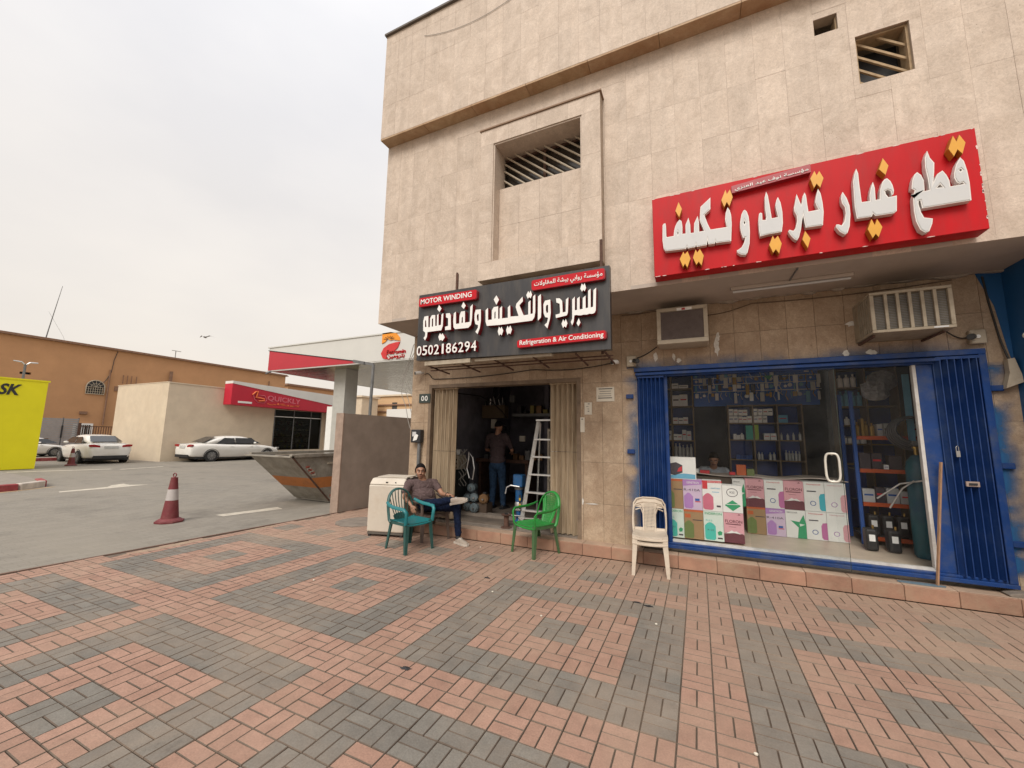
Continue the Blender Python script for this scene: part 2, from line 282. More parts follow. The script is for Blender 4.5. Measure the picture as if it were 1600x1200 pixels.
def text(name, body, mats, parent, x0, x1, z0, z1, y, ext=0.01, bold=0.0, shear=0.0, rot=None, italic=0.0):
    """lettering stretched into the rectangle x0..x1, z0..z1 on a wall that faces -Y, front face at y (or placed by matrix rot)"""
    c = bpy.data.curves.new(name, 'FONT'); c.body = body; c.extrude = 0.5; c.offset = bold*.6; c.shear = italic; c.resolution_u = 3
    o = bpy.data.objects.new('tmp', c); COL.objects.link(o); bpy.context.view_layer.update()
    me = bpy.data.meshes.new_from_object(o.evaluated_get(bpy.context.evaluated_depsgraph_get()))
    bpy.data.objects.remove(o)
    xs = [v.co.x for v in me.vertices]; ys = [v.co.y for v in me.vertices]; a, b, cc, d = min(xs), max(xs), min(ys), max(ys)
    mb = MB(); vs = []
    for v in me.vertices:
        u = (v.co.x-a)/(b-a); w = (v.co.y-cc)/(d-cc); dp = (0.5-v.co.z)*ext
        p = (x0+(x1-x0)*u, y+dp, z0+(z1-z0)*w+shear*u)
        vs.append(rot @ Vector(p) if rot else p)
    mb.add(vs, [tuple(p.vertices) for p in me.polygons])
    return mb.build(name, mats, parent, fix=False)
def shape2d(name, outlines, y, depth, mats, parent, inset=0.0, conv=None, bev=0.0):
    """flat letter shapes (outer rings and holes, x-z coordinates) made solid: front face at y, depth behind"""
    c = bpy.data.curves.new(name, 'CURVE'); c.dimensions = '2D'; c.fill_mode = 'BOTH'; c.extrude = depth/2; c.offset = -inset; c.bevel_depth = bev; c.bevel_resolution = 0
    for ring in outlines:
        sp = c.splines.new('POLY'); sp.points.add(len(ring)-1); sp.use_cyclic_u = True
        for p, q in zip(sp.points, ring): p.co = (q[0], q[1], 0, 1)
    o = bpy.data.objects.new('tmp', c); COL.objects.link(o); bpy.context.view_layer.update()
    me = bpy.data.meshes.new_from_object(o.evaluated_get(bpy.context.evaluated_depsgraph_get())); bpy.data.objects.remove(o)
    mb = MB(); mb.add([(v.co.x, y+depth/2-v.co.z, v.co.y) for v in me.vertices], [tuple(p.vertices) for p in me.polygons])
    return mb.build(name, mats, parent, fix=False)
def rect_minus(r, holes):
    rs = [r]
    for hx0, hx1, hz0, hz1 in holes:
        nr = []
        for x0, x1, z0, z1 in rs:
            if hx1 <= x0+1e-4 or hx0 >= x1-1e-4 or hz1 <= z0+1e-4 or hz0 >= z1-1e-4: nr.append((x0, x1, z0, z1)); continue
            if hz0 > z0: nr.append((x0, x1, z0, hz0))
            if hz1 < z1: nr.append((x0, x1, hz1, z1))
            a, b = max(z0, hz0), min(z1, hz1)
            if hx0 > x0: nr.append((x0, hx0, a, b))
            if hx1 < x1: nr.append((hx1, x1, a, b))
        rs = [q for q in nr if q[1]-q[0] > 0.012 and q[3]-q[2] > 0.012]
    return rs
def wall_with_holes(mb, x0, x1, z0, z1, y0, y1, holes, mi=0):
    for a, b, c_, d in rect_minus((x0, x1, z0, z1), holes): mb.box(a, b, y0, y1, c_, d, mi)
# ============================================================ colours
M_sand = mat('sandy_ground', (0.36, 0.29, 0.22), 0.95, var=0.2, scale=0.6, bump=0.4, bscale=30)
M_bed = paver_mat('joint_sand', (0.083, 0.064, 0.051), (0.10, 0.077, 0.061))
M_red = paver_mat('red_brick_paver', (0.30, 0.17, 0.126), (0.36, 0.212, 0.16))
M_grey = paver_mat('grey_brick_paver', (0.138, 0.132, 0.119), (0.172, 0.165, 0.147))
M_up = stone_mat('travertine_upper', (0.46, 0.37, 0.295), (0.59, 0.49, 0.405), 0.75)
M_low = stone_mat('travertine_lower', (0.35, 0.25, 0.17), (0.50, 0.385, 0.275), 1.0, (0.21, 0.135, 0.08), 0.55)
M_corn = stone_mat('cornice_stone', (0.36, 0.235, 0.13), (0.50, 0.365, 0.235), 0.5, (0.27, 0.11, 0.045), 0.5)
M_core = mat('mortar', (0.36, 0.29, 0.22), 0.9, var=0.2)
M_soff = mat('soffit_paint', (0.42, 0.36, 0.31), 0.85, var=0.08, scale=2, dirt=(0.22, 0.17, 0.13), dscale=1.1, damt=0.3)
M_dark = mat('dark_room', (0.10, 0.09, 0.10), 0.9, var=0.3, scale=3)
M_metal = mat('bare_metal', (0.42, 0.41, 0.4), 0.4, metal=0.9, var=0.15)
M_alu = mat('aluminium', (0.62, 0.62, 0.61), 0.38, metal=0.7, var=0.12, dirt=(0.3, 0.27, 0.22), dscale=9, damt=0.3)
M_black = mat('black_plastic', (0.02, 0.02, 0.022), 0.5, var=0.3)
M_white = mat('white_paint', (0.74, 0.73, 0.70), 0.5, var=0.05)
M_cream = mat('cream_plastic', (0.42, 0.36, 0.275), 0.6, var=0.12, dirt=(0.22, 0.165, 0.11), dscale=6, damt=0.6)
M_rust = mat('rusty_steel', (0.09, 0.045, 0.03), 0.85, var=0.4, scale=18, bump=0.3)
M_steel = mat('grey_steel', (0.16, 0.16, 0.16), 0.55, metal=0.4, var=0.25)
M_wood = mat('raw_wood', (0.33, 0.19, 0.11), 0.75, var=0.25, scale=12, stretch=(6, 6, 1))
# ============================================================ ground, road, paving
MB().add([(-900, -300, -0.09), (900, -300, -0.09), (900, 1500, -0.09), (-900, 1500, -0.09)], [(0, 1, 2, 3)]).build('ground', M_sand, fix=False)['kind'] = 'structure'
def road_mat():
    m, t, b = nodes('worn_road'); n = t.nodes.new; l = t.links.new
    g = n('ShaderNodeNewGeometry'); mp = n('ShaderNodeMapping'); mp.inputs['Rotation'].default_value = (0, 0, radians(90)); l(g.outputs['Position'], mp.inputs[0])
    br = n('ShaderNodeTexBrick'); br.inputs['Scale'].default_value = 1; br.inputs['Brick Width'].default_value = 0.22; br.inputs['Row Height'].default_value = 0.11; br.inputs['Mortar Size'].default_value = 0.006; br.inputs['Mortar Smooth'].default_value = 0.6
    br.inputs['Color1'].default_value = (0.19, 0.172, 0.147, 1); br.inputs['Color2'].default_value = (0.238, 0.217, 0.186, 1); br.inputs['Mortar'].default_value = (0.15, 0.13, 0.108, 1); l(mp.outputs[0], br.inputs['Vector'])
    a = n('ShaderNodeTexNoise'); a.inputs['Scale'].default_value = 90; a.inputs['Detail'].default_value = 5; l(g.outputs['Position'], a.inputs['Vector'])
    ar = n('ShaderNodeMapRange'); ar.inputs[1].default_value = 0.3; ar.inputs[2].default_value = 0.7; ar.inputs[3].default_value = 0.84; ar.inputs[4].default_value = 1.14; l(a.outputs['Fac'], ar.inputs[0])
    s = n('ShaderNodeVectorMath'); s.operation = 'SCALE'; l(br.outputs['Color'], s.inputs[0]); l(ar.outputs[0], s.inputs['Scale'])
    m2 = n('ShaderNodeMapping'); m2.inputs['Scale'].default_value = (0.5, 1.1, 1); l(g.outputs['Position'], m2.inputs[0])
    d = n('ShaderNodeTexNoise'); d.inputs['Scale'].default_value = 0.55; d.inputs['Detail'].default_value = 10; d.inputs['Roughness'].default_value = 0.66; l(m2.outputs[0], d.inputs['Vector'])
    dr = n('ShaderNodeMapRange'); dr.inputs[1].default_value = 0.38; dr.inputs[2].default_value = 0.72; dr.inputs[3].default_value = 0.1; dr.inputs[4].default_value = 0.8; l(d.outputs['Fac'], dr.inputs[0])
    mi = n('ShaderNodeMixRGB'); mi.inputs[2].default_value = (0.265, 0.235, 0.192, 1); l(dr.outputs[0], mi.inputs[0]); l(s.outputs[0], mi.inputs[1])
    o = n('ShaderNodeTexNoise'); o.inputs['Scale'].default_value = 0.9; o.inputs['Detail'].default_value = 8; o.inputs['Roughness'].default_value = 0.7; l(g.outputs['Position'], o.inputs['Vector'])
    orr = n('ShaderNodeMapRange'); orr.inputs[1].default_value = 0.54; orr.inputs[2].default_value = 0.72; orr.inputs[4].default_value = 0.55; l(o.outputs['Fac'], orr.inputs[0])
    m3 = n('ShaderNodeMixRGB'); m3.inputs[2].default_value = (0.10, 0.088, 0.075, 1); l(orr.outputs[0], m3.inputs[0]); l(mi.outputs[0], m3.inputs[1])
    l(m3.outputs[0], b.inputs['Base Color']); b.inputs['Roughness'].default_value = 0.85; b.inputs['Specular IOR Level'].default_value = 0.25
    bp = n('ShaderNodeBump'); bp.inputs['Strength'].default_value = 0.5; bp.inputs['Distance'].default_value = 0.005; l(a.outputs['Fac'], bp.inputs['Height']); l(bp.outputs[0], b.inputs['Normal'])
    return m
M_road = road_mat()
edge = lambda y: -7.12+(y-1.87)*0.075
MB().add([(-170, -60, -0.02), (edge(-60), -60, -0.02), (edge(7.4), 7.4, -0.02), (-6.9, 7.4, -0.02), (-6.9, 200, -0.02), (-170, 200, -0.02)], [(0, 1, 2, 3, 4, 5)]).build('road', M_road, fix=False)['kind'] = 'structure'
bed = MB(); bed.add([(edge(-4), -4, -0.011), (7, -4, -0.011), (7, 6.0, -0.011), (-4.7, 6.0, -0.011), (-4.7, 12, -0.011), (-6.8, 12, -0.011), (edge(6.9), 6.9, -0.011)], [tuple(range(7))])
paving = bed.build('paving', M_bed, fix=False); paving['kind'] = 'structure'
CX, CY, OX, OY = 0.1908, 0.182, -2.08, 2.512
def is_grey(i, j):
    if 12 <= j < 14: return i % 4 in (0, 1)
    if j >= 14: return False
    a, b = i % 12, j % 12
    if a >= 10 or b >= 10: return False
    if a < 2 or a >= 8 or b < 2 or b >= 8: return True
    return a in (4, 5) and b in (4, 5)
def brick_geo(w, h, mb=None, cx=0, cy=0, dz=0, mi=0, tx=0, ty=0, ms=1):
    mb = mb or MB(); g = 0.0018; e = 0.0036; a, b = w/2-g, h/2-g; r = 0.005
    vs = [(sx*a, sy*b, -0.03) for sx, sy in ((-1, -1), (1, -1), (1, 1), (-1, 1))]+[(sx*a, sy*b, -r) for sx, sy in ((-1, -1), (1, -1), (1, 1), (-1, 1))]+[(sx*(a-e), sy*(b-e), 0) for sx, sy in ((-1, -1), (1, -1), (1, 1), (-1, 1))]
    vs = [(x+cx, y+cy, z+dz+x*tx+y*ty) for x, y, z in vs]
    F = lambda q: [(k+4*q, (k+1) % 4+4*q, (k+1) % 4+4*(q+1), k+4*(q+1)) for k in range(4)]
    mb.add(vs, [(8, 9, 10, 11)], mi); mb.f += [tuple(i+len(mb.v)-12 for i in f) for f in F(0)+F(1)]; mb.m += [ms]*8; return mb
bricks = []
gaps = set()
for i in range(-27, 37):
    for j in range(-20, 30):
        for q in (0, 1):
            if (i, j, q) in gaps: continue
            if (i+j) % 2: w, h, cx, cy = CX, CY/2, OX+(i+.5)*CX, OY+(j+.25+.5*q)*CY
            else: w, h, cx, cy = CX/2, CY, OX+(i+.25+.5*q)*CX, OY+(j+.5)*CY
            if cx-w/2 < edge(cy)+0.02: continue
            if cy+h/2 > 5.63 and cx > -4.75: continue
            if cy > 7.2 or (cx < -6.72 and cy > 6.05): continue
            bricks.append((cx, cy, w, h, 1 if is_grey(i, j) else 0))
Rm = co.matrix_world.inverted()
def pix(p):
    v = Rm @ Vector(p); return (512-v.x/v.z*399.5, 384+v.y/v.z*399.5, -v.z)
def seen(b):
    x, y, d = pix((b[0], b[1], 0)); return d > 0 and -5 < x < 1029 and y < 775
vis = sorted([b for b in bricks if seen(b)], key=lambda b: (b[0]**2+b[1]**2))
near = vis[:300]; nearset = set(near); brick_mesh = {}
for b in near:
    key = (round(b[2], 3), b[4])
    dz = random.uniform(-0.0015, 0.0015)
    if key not in brick_mesh:
        o = brick_geo(b[2], b[3]).build('brick', [(M_red, M_grey)[b[4]], M_bed], paving, fix=False)
        # vertices were shifted by the parent's origin: recentre
        for v in o.data.vertices: v.co += paving.location
        brick_mesh[key] = o.data
    else: o = bpy.data.objects.new('brick', brick_mesh[key]); COL.objects.link(o); o.parent = paving
    o.location = Vector((b[0], b[1], dz))-paving.location
    o.rotation_euler = (random.uniform(-.006, .006), random.uniform(-.006, .006), random.uniform(-.006, .006))
rest = MB()
for b in bricks:
    if b in nearset: continue
    brick_geo(b[2], b[3], rest, b[0], b[1], random.uniform(-0.002, 0.0015), b[4], random.uniform(-.008, .008), random.uniform(-.008, .008), 2)
rest.build('brick', [M_red, M_grey, M_bed], paving, fix=False)['kind'] = 'stuff'
kb = MB()
y = -4.0
while y < 6.9:
    l_ = 0.5; kb.box(-0.02, 0.02, 0.004, l_-0.004, -0.06, 0.004, 0, Matrix.Translation((edge(y)-0.0, y, random.uniform(-.002, .003))) @ Matrix.Rotation(-math.atan(0.075), 4, 'Z')); y += l_
M_edge = mat('edge_kerb', (0.15, 0.09, 0.065), 0.9, var=0.3, scale=5)
tag(kb.build('edge_kerb', M_edge), kind='structure')
# drifted sand, utility cover
def patch(name, pts, z, m, lab=None):
    random.seed(len(name)+int(pts[0][0]*10)); vs = []; cx = sum(p[0] for p in pts)/len(pts); cy = sum(p[1] for p in pts)/len(pts)
    mb = MB(); n = len(pts); ring = pts
    mb.add([(cx, cy, z+0.006)]+[(x, y, z) for x, y in ring], [(0, i+1, (i+1) % n+1) for i in range(n)])
    return mb.build(name, m, fix=False)
def blob(cx, cy, rx, ry, n=18, j=0.3): return [(cx+rx*cos(2*pi*k/n)*(1+random.uniform(-j, j)), cy+ry*sin(2*pi*k/n)*(1+random.uniform(-j, j))) for k in range(n)]
M_drift = mat('drifted_sand', (0.30, 0.215, 0.15), .95, var=.2, scale=9, bump=.5, bscale=60)
for (cx, cy, rx, ry) in ((-6.85, 3.3, 0.07, 0.5), (-6.8, 4.6, .05, .3)):
    tag(patch('sand_patch', blob(cx, cy, rx, ry, 26, .2), 0.0, M_drift), kind='stuff')
M_conc = mat('rough_concrete', (0.20, 0.165, 0.135), 0.95, var=0.25, scale=6, bump=0.5, bscale=40)
cv = MB(); cv.prism(blob(-5.72, 5.75, 0.42, 0.42, 12, 0.03), 0.0, 0.012, 'z'); tag(cv.build('utility_cover', M_conc), 'round grey concrete cover set in the red paving in front of the washing machine', 'manhole cover')
# ============================================================ step along the shopfronts
stp = MB(); stp.box(-4.4, 6.0, 5.66, 5.87, 0.0, 0.125); step = stp.build('shop_step', M_conc); step['kind'] = 'structure'
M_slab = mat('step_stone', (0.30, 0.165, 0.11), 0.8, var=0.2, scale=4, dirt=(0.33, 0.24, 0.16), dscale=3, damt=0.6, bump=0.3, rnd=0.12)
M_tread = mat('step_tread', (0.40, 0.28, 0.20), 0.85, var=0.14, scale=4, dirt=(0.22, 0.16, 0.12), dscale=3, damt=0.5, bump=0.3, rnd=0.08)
x = -4.4; random.seed(3)
while x < 5.6:
    l_ = 0.42+random.uniform(-.03, .03)
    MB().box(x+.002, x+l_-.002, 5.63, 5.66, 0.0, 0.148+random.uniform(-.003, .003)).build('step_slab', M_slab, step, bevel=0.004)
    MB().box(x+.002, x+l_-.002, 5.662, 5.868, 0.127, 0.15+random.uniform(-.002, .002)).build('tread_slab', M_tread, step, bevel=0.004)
    x += l_
# ============================================================ the shop building
B = thing('shop_building', (0, 5.85, 0), 'two storey corner building clad in cream stone tiles with two shops at street level', 'building')
D1 = (-4.34, -1.60, -0.1, 2.50); D2 = (-0.76, 2.74, -0.1, 2.575)
core = MB(); wall_with_holes(core, -4.72, 3.05, 0, 3.42, 5.865, 6.02, [D1, D2]); core.build('lower_wall', M_core, B)
REC = (-2.56, -1.24, 4.05, 5.88); V1 = (1.69, 2.125, 5.315, 5.875); V2 = (1.35, 1.56, 6.045, 6.24)
up = MB(); wall_with_holes(up, -4.72, 6.0, 3.47, 6.63, 4.915, 5.03, [REC, V1, V2])
up.box(-4.72, -4.55, 5.04, 12, 3.47, 8.6); up.box(5.9, 6.05, 5.04, 12, 3.42, 8.6); up.box(-4.72, 6, 12, 12.2, 0, 8.6); up.box(-4.72, 6, 4.9, 12, 8.4, 8.5)
up.box(-4.72, -4.57, 6.03, 12, 0, 3.41); up.build('upper_wall', M_core, B)
par = MB(); par.box(-4.72, 6.0, 4.715, 4.9, 6.63, 8.62); par.build('parapet_core', M_core, B)
cap = MB(); cap.box(-4.76, 6.0, 4.66, 4.95, 8.625, 8.66); cap.build('parapet_cap', mat('cap_metal', (0.11, 0.09, 0.075), 0.7), B)
x = -4.74
while x < 5.5:
    MB().box(x, x+0.896, 4.70, 4.912, 6.598, 6.628).build('cornice_slab', M_corn, B, bevel=0.003); x += 0.9
MB().box(-4.74, 6.0, 4.9, 5.87, 3.422, 3.468).build('soffit', M_soff, B)
# peeling strips where the soffit meets the wall
random.seed(5)
pl = MB()
x = -0.9
while x < 2.9:
    w = random.uniform(.1, .4); h = random.uniform(.008, .035)
    pl = MB(); pl.prism([(x, 3.421), (x+w*.3, 3.421-h*.7), (x+w*.7, 3.421-h), (x+w, 3.421)], 5.80, 5.848); x += w+random.uniform(.002, .15)
    pl.build('peeling_plaster', mat('old_plaster', (0.36, 0.31, 0.26), 0.9, var=0.3, scale=15), B)
tiles = []
def lay(x0, x1, z0, z1, y, th, holes, mt, name='wall_tile', w=0.29, h=0.58, zo=0.09, xo=-4.74):
    i0 = math.floor((x0-xo)/w); z = zo+h*math.floor((z0-zo)/h)
    while z < z1-0.01:
        x = xo+w*i0
        while x < x1-0.01:
            a, b, c_, d = max(x, x0), min(x+w, x1), max(z, z0), min(z+h, z1)
            if b-a > 0.02 and d-c_ > 0.02:
                rs = rect_minus((a, b, c_, d), holes)
                if rs: tiles.append((rs, y, th, mt, name))
            x += w
        z += h
# lower wall
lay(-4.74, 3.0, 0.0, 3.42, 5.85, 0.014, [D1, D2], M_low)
# upper wall (visible width first)
WS = (-2.77, -0.99, 3.79, 6.13)
lay(-4.74, 3.6, 3.42, 6.598, 4.90, 0.014, [WS, V1, V2], M_up, zo=3.42)
lay(-4.74, 0.4, 6.63, 8.624, 4.70, 0.014, [], M_up, h=0.6, zo=6.63)
random.seed(11)
def tile_mesh(rs, y, th, mt, nm, parent):
    mb = MB(); e = 0.0006 if y < 5.5 else 0.0018; dy = random.uniform(-.0012, .0012)
    for a, b, c_, d in rs: mb.box(a+e, b-e, y+dy, y+th, c_+e, d-e)
    return mb.build(nm, mt, parent, fix=False)
order = sorted(tiles, key=lambda t: (t[0][0][0])**2+(t[1])**2+(t[0][0][2]-1.6)**2)
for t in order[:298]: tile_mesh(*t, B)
restt = {}
for t in order[298:]: restt.setdefault(t[3].name, []).append(t)
mb = MB()
for t in order[298:]:
    for a, b, c_, d in t[0]: mb.box(a+.0013, b-.0013, t[1], t[1]+t[2], c_+.0013, d-.0013)
lay_extra = MB()
for k in range(9):
    for q in range(6): mb.box(3.6+k*.29, 3.887+k*.29, 4.9, 4.914, 3.42+q*.58, min(3.997+q*.58, 6.598))
for k in range(19):
    for q in range(3): mb.box(.4+k*.29, .687+k*.29, 4.7, 4.714, 6.63+q*.6, min(7.227+q*.6, 8.624))
mb.build('wall_tile', M_up, B, fix=False)['kind'] = 'stuff'
# side return of the overhang (X = -4.74)
sd = MB()
for q in range(9): 
    for k in range(22): sd.box(-4.736, -4.722, 4.92+k*.33, 5.247+k*.33, 3.43+q*.575, 4.0+q*.575)
sd.build('side_tile', M_up, B, fix=False)['kind'] = 'stuff'
# projecting window surround with recess and slanted bars
ws = MB(); x0, x1, z0, z1 = WS
for a, b, c_, d in rect_minus((x0, x1, z0, z1), [REC]): ws.box(a, b, 4.752, 4.9, c_, d)
ws.build('surround_core', M_core, B)
def slabs(x0, x1, z0, z1, n, horiz):
    for i in range(n):
        a = x0+(x1-x0)*i/n if horiz else x0; b = x0+(x1-x0)*(i+1)/n if horiz else x1
        c_ = z0 if horiz else z0+(z1-z0)*i/n; d = z1 if horiz else z0+(z1-z0)*(i+1)/n
        MB().box(a+.001, b-.001, 4.738, 4.752, c_+.001, d-.001).build('surround_slab', M_up, B, fix=False)
slabs(x0, x1, REC[3], z1, 4, True); slabs(x0, x1, z0, REC[2], 4, True); slabs(x0, REC[0], REC[2], REC[3], 3, False); slabs(REC[1], x1, REC[2], REC[3], 3, False)
MB().box(x0-.02, x1+.02, 4.72, 4.9, z1+.001, z1+.022).build('surround_cap', mat('cap_stone', (0.22, 0.14, 0.09), 0.8), B)
sm = MB(); sm.box(REC[0], REC[0]+.02, 4.754, 5.1, REC[2], REC[3]); sm.box(REC[1]-.02, REC[1], 4.754, 5.1, REC[2], REC[3]); sm.box(REC[0]+.021, REC[1]-.021, 4.754, 5.12, REC[3]-.02, REC[3]); sm.box(REC[0]+.021, REC[1]-.021, 4.754, 4.92, REC[2], REC[2]+.012)
sm.build('recess_reveal', M_up, B)
for i in range(4):
    for j in range(2):
        xa = REC[0]+.022+i*(1.276/4); za = 4.064+j*.593; MB().box(xa+.001, xa+.318, 4.92, 4.95, za+.001, za+.591).build('recess_tile', M_up, B, fix=False)
MB().box(REC[0]+.022, REC[1]-.022, 4.95, 5.14, 4.06, 5.248).build('recess_wall', M_core, B)
MB().box(-2.54, -1.26, 5.16, 5.17, 5.25, 5.86).build('window_pane', mat('brown_glass', (0.035, 0.028, 0.022), 0.15, var=0.3), B)
wf = MB(); wf.box(-2.54, -1.26, 5.12, 5.15, 5.25, 5.28); wf.box(-1.92, -1.88, 5.12, 5.15, 5.28, 5.83); wf.box(-2.54, -1.26, 5.12, 5.15, 5.83, 5.86); wf.build('window_frame', M_rust, B)
for i in range(9):
    xa = -2.66+i*0.155; p = Vector((xa, 5.06, 5.86)); q = Vector((xa+.72, 5.06, 5.25))
    if p.x < -2.53: t = (-2.53-p.x)/(q.x-p.x); p = p.lerp(q, t)
    if q.x > -1.27: t = (-1.27-p.x)/(q.x-p.x); q = p.lerp(q, t)
    MB().cyl(p, q, 0.0145, 8).build('window_bar', M_cream, B, smooth=True)
for za in (5.63, 5.47, 5.33):
    p = Vector((-2.53, 5.06, za)); q = Vector((-2.53+(za-5.25)*1.18, 5.06, 5.25)); MB().cyl(p, q, 0.0145, 8).build('window_bar', M_cream, B, smooth=True)
# square vent with five bars, small vent
M_vw = mat('old_wood_frame', (0.34, 0.24, 0.14), 0.8, var=0.25, scale=14)
def vent(V, bars, fw):
    x0, x1, z0, z1 = V
    mb = MB()
    for a, b, c_, d in rect_minus(V, [(x0+fw, x1-fw, z0+fw, z1-fw)]): mb.box(a, b, 4.94, 5.10, c_, d)
    mb.build('vent_frame', M_vw, B); MB().box(x0, x1, 5.2, 5.21, z0, z1).build('vent_back', M_black, B)
    for i in range(bars):
        s = (x1-x0); za = z1+.16-i*.155; p = Vector((x0, 4.99, za)); q = Vector((x1, 4.99, za-s*.86))
        if p.z > z1: p = p.lerp(q, (p.z-z1)/(p.z-q.z))
        if q.z < z0: q = p.lerp(q, (p.z-z0)/(p.z-q.z))
        MB().bar(p, q, .022, .022).build('vent_bar', M_vw, B)
vent(V1, 5, .02); vent(V2, 0, .012)
# interior rooms
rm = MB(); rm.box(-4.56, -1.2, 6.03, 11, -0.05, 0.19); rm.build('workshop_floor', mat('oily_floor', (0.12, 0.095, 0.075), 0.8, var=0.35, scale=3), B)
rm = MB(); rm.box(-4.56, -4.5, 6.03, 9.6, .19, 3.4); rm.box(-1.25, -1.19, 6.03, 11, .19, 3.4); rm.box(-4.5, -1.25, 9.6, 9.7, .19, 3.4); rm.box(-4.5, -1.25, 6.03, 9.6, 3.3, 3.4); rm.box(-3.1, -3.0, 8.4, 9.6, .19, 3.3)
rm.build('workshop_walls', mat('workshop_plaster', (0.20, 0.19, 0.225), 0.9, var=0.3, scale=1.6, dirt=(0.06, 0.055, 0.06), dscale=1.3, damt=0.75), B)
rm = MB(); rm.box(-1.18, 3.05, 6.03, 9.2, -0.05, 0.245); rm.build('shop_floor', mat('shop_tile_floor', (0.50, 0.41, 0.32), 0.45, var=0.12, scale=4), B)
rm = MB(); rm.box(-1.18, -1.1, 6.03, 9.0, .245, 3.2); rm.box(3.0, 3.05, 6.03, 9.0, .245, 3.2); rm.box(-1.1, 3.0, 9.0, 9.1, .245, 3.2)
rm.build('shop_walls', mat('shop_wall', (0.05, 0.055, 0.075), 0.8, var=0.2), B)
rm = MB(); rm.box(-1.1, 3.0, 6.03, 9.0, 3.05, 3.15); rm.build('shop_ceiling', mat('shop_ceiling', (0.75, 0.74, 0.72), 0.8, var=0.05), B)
# door reveals and lintels
rv = MB(); rv.box(-4.36, -4.30, 5.845, 6.05, .15, 2.50); rv.box(-1.64, -1.58, 5.845, 6.05, .15, 2.50); rv.box(-4.30, -1.64, 5.845, 6.05, 2.44, 2.50)
rv.build('door_frame', mat('brown_frame', (0.17, 0.12, 0.08), 0.7, var=0.3), B)
sl_ = MB(); sl_.box(-4.3, -1.64, 5.87, 6.4, .10, .165); sl_.box(-4.3, -1.64, 6.4, 6.6, .1, .235); sl_.build('door_sill', M_conc, B)
# ---- folding doors: narrow upright folds
def folding(name, x0, x1, z0, z1, y, n, mt, amp=0.035, hinge=None, label=None, seam=None):
    d = MB(); d.box(x0, x1, y-.03, y+.03, z1-.03, z1); fr = d.build(name, hinge or mt, B)
    if label: fr['label'] = label
    w = (x1-x0)/n
    for i in range(n):
        a = x0+i*w; ya, yb = (y-amp, y+amp) if i % 2 else (y+amp, y-amp)
        zz = z0+random.uniform(0, .012)
        for (c_, e_) in (((zz, seam), (seam+.006, z1-.03)) if seam else ((zz, z1-.03),)):
            o = MB(); th = .004; o.add([(a, ya, c_), (a+w, yb, c_), (a+w, yb, e_), (a, ya, e_), (a, ya+th, c_), (a+w, yb+th, c_), (a+w, yb+th, e_), (a, ya+th, e_)], [(0, 1, 2, 3), (7, 6, 5, 4), (0, 4, 5, 1), (3, 2, 6, 7), (0, 3, 7, 4), (1, 5, 6, 2)])
            o.tube([(a, ya-.003, c_), (a, ya-.003, e_)], .006, 6); o.build('fold', mt, fr, fix=False)
    return fr
random.seed(21)
M_gate = mat('dirty_beige_steel', (0.43, 0.34, 0.235), 0.7, var=0.22, scale=3, stretch=(8, 8, .5), dirt=(0.13, 0.075, 0.04), dscale=2.4, damt=0.65)
M_blue = mat('blue_steel', (0.012, 0.042, 0.16), 0.42, var=0.2, scale=3, dirt=(0.055, 0.085, 0.15), dscale=3, damt=0.65, spec=.25)
M_blue2 = mat('blue_frame', (0.011, 0.043, 0.165), 0.4, var=0.15, scale=4, dirt=(0.075, 0.09, 0.13), dscale=5, damt=0.65, spec=.25)
folding('folding_door', -4.30, -3.80, .2, 2.45, 5.95, 13, M_gate, seam=1.33)
folding('folding_door', -2.10, -1.64, .17, 2.45, 5.95, 11, M_gate, seam=1.38)
folding('folding_door', -0.755, -0.40, .27, 2.47, 5.82, 13, M_blue, .03)
folding('folding_door', 2.36, 2.70, .26, 2.52, 5.80, 12, M_blue, .035)
fb = MB(); fb.box(-.79, 2.76, 5.78, 5.93, 2.53, 2.59); fb.box(-.77, 2.4, 5.76, 5.80, 2.475, 2.51); fb.box(-.77, 2.74, 5.82, 5.90, 2.455, 2.53)
fb.box(-.79, 2.76, 5.76, 5.92, .205, .245); fb.box(-.79, 2.74, 5.80, 5.90, .245, .268); fb.box(-.41, -.36, 5.84, 5.91, .268, 2.455); fb.box(2.70, 2.76, 5.78, 5.92, .245, 2.53); fb.box(2.22, 2.37, 5.85, 5.90, .268, 2.455)
fb.build('storefront_frame', M_blue2, B, bevel=.004)
wf = MB(); wf.box(-.36, 2.2, 5.86, 5.92, .268, .295); wf.box(2.19, 2.22, 5.85, 5.91, .295, 2.455); wf.build('sill_strip', mat('white_aluminium', (0.55, 0.53, 0.5), 0.5, dirt=(0.3, 0.24, 0.18), dscale=8, damt=.5), B)
M_glass = glass_mat('shop_glass')
for a, b in ((-.36, .52), (1.40, 2.185)): MB().box(a, b, 5.885, 5.893, .297, 2.452).build('shop_window_pane', M_glass, B)
gd = MB(); gd.box(0, .93, -.005, .005, .21, 2.44, 0, Matrix.Translation((.53, 5.87, 0)) @ Matrix.Rotation(radians(-13), 4, 'Z')); gdo = gd.build('glass_door', glass_mat('door_glass', (0.95, 0.965, 0.965), 1.0, 0.06), B)
ge = MB(); ge.box(.931, .936, -.006, .006, .21, 2.44, 0, Matrix.Translation((.53, 5.87, 0)) @ Matrix.Rotation(radians(-13), 4, 'Z')); ge.build('glass_edge', mat('glass_edge', (0.02, 0.035, 0.03), 0.2), gdo)
hx = []
for k in range(28):
    t = 2*pi*k/28; c_, s_ = cos(t), sin(t); u = (abs(c_)**.5)*(1 if c_ > 0 else -1)*.062; v = (abs(s_)**.55)*(1 if s_ > 0 else -1)*.155
    hx.append((.85+u, -.055, 1.31+v))
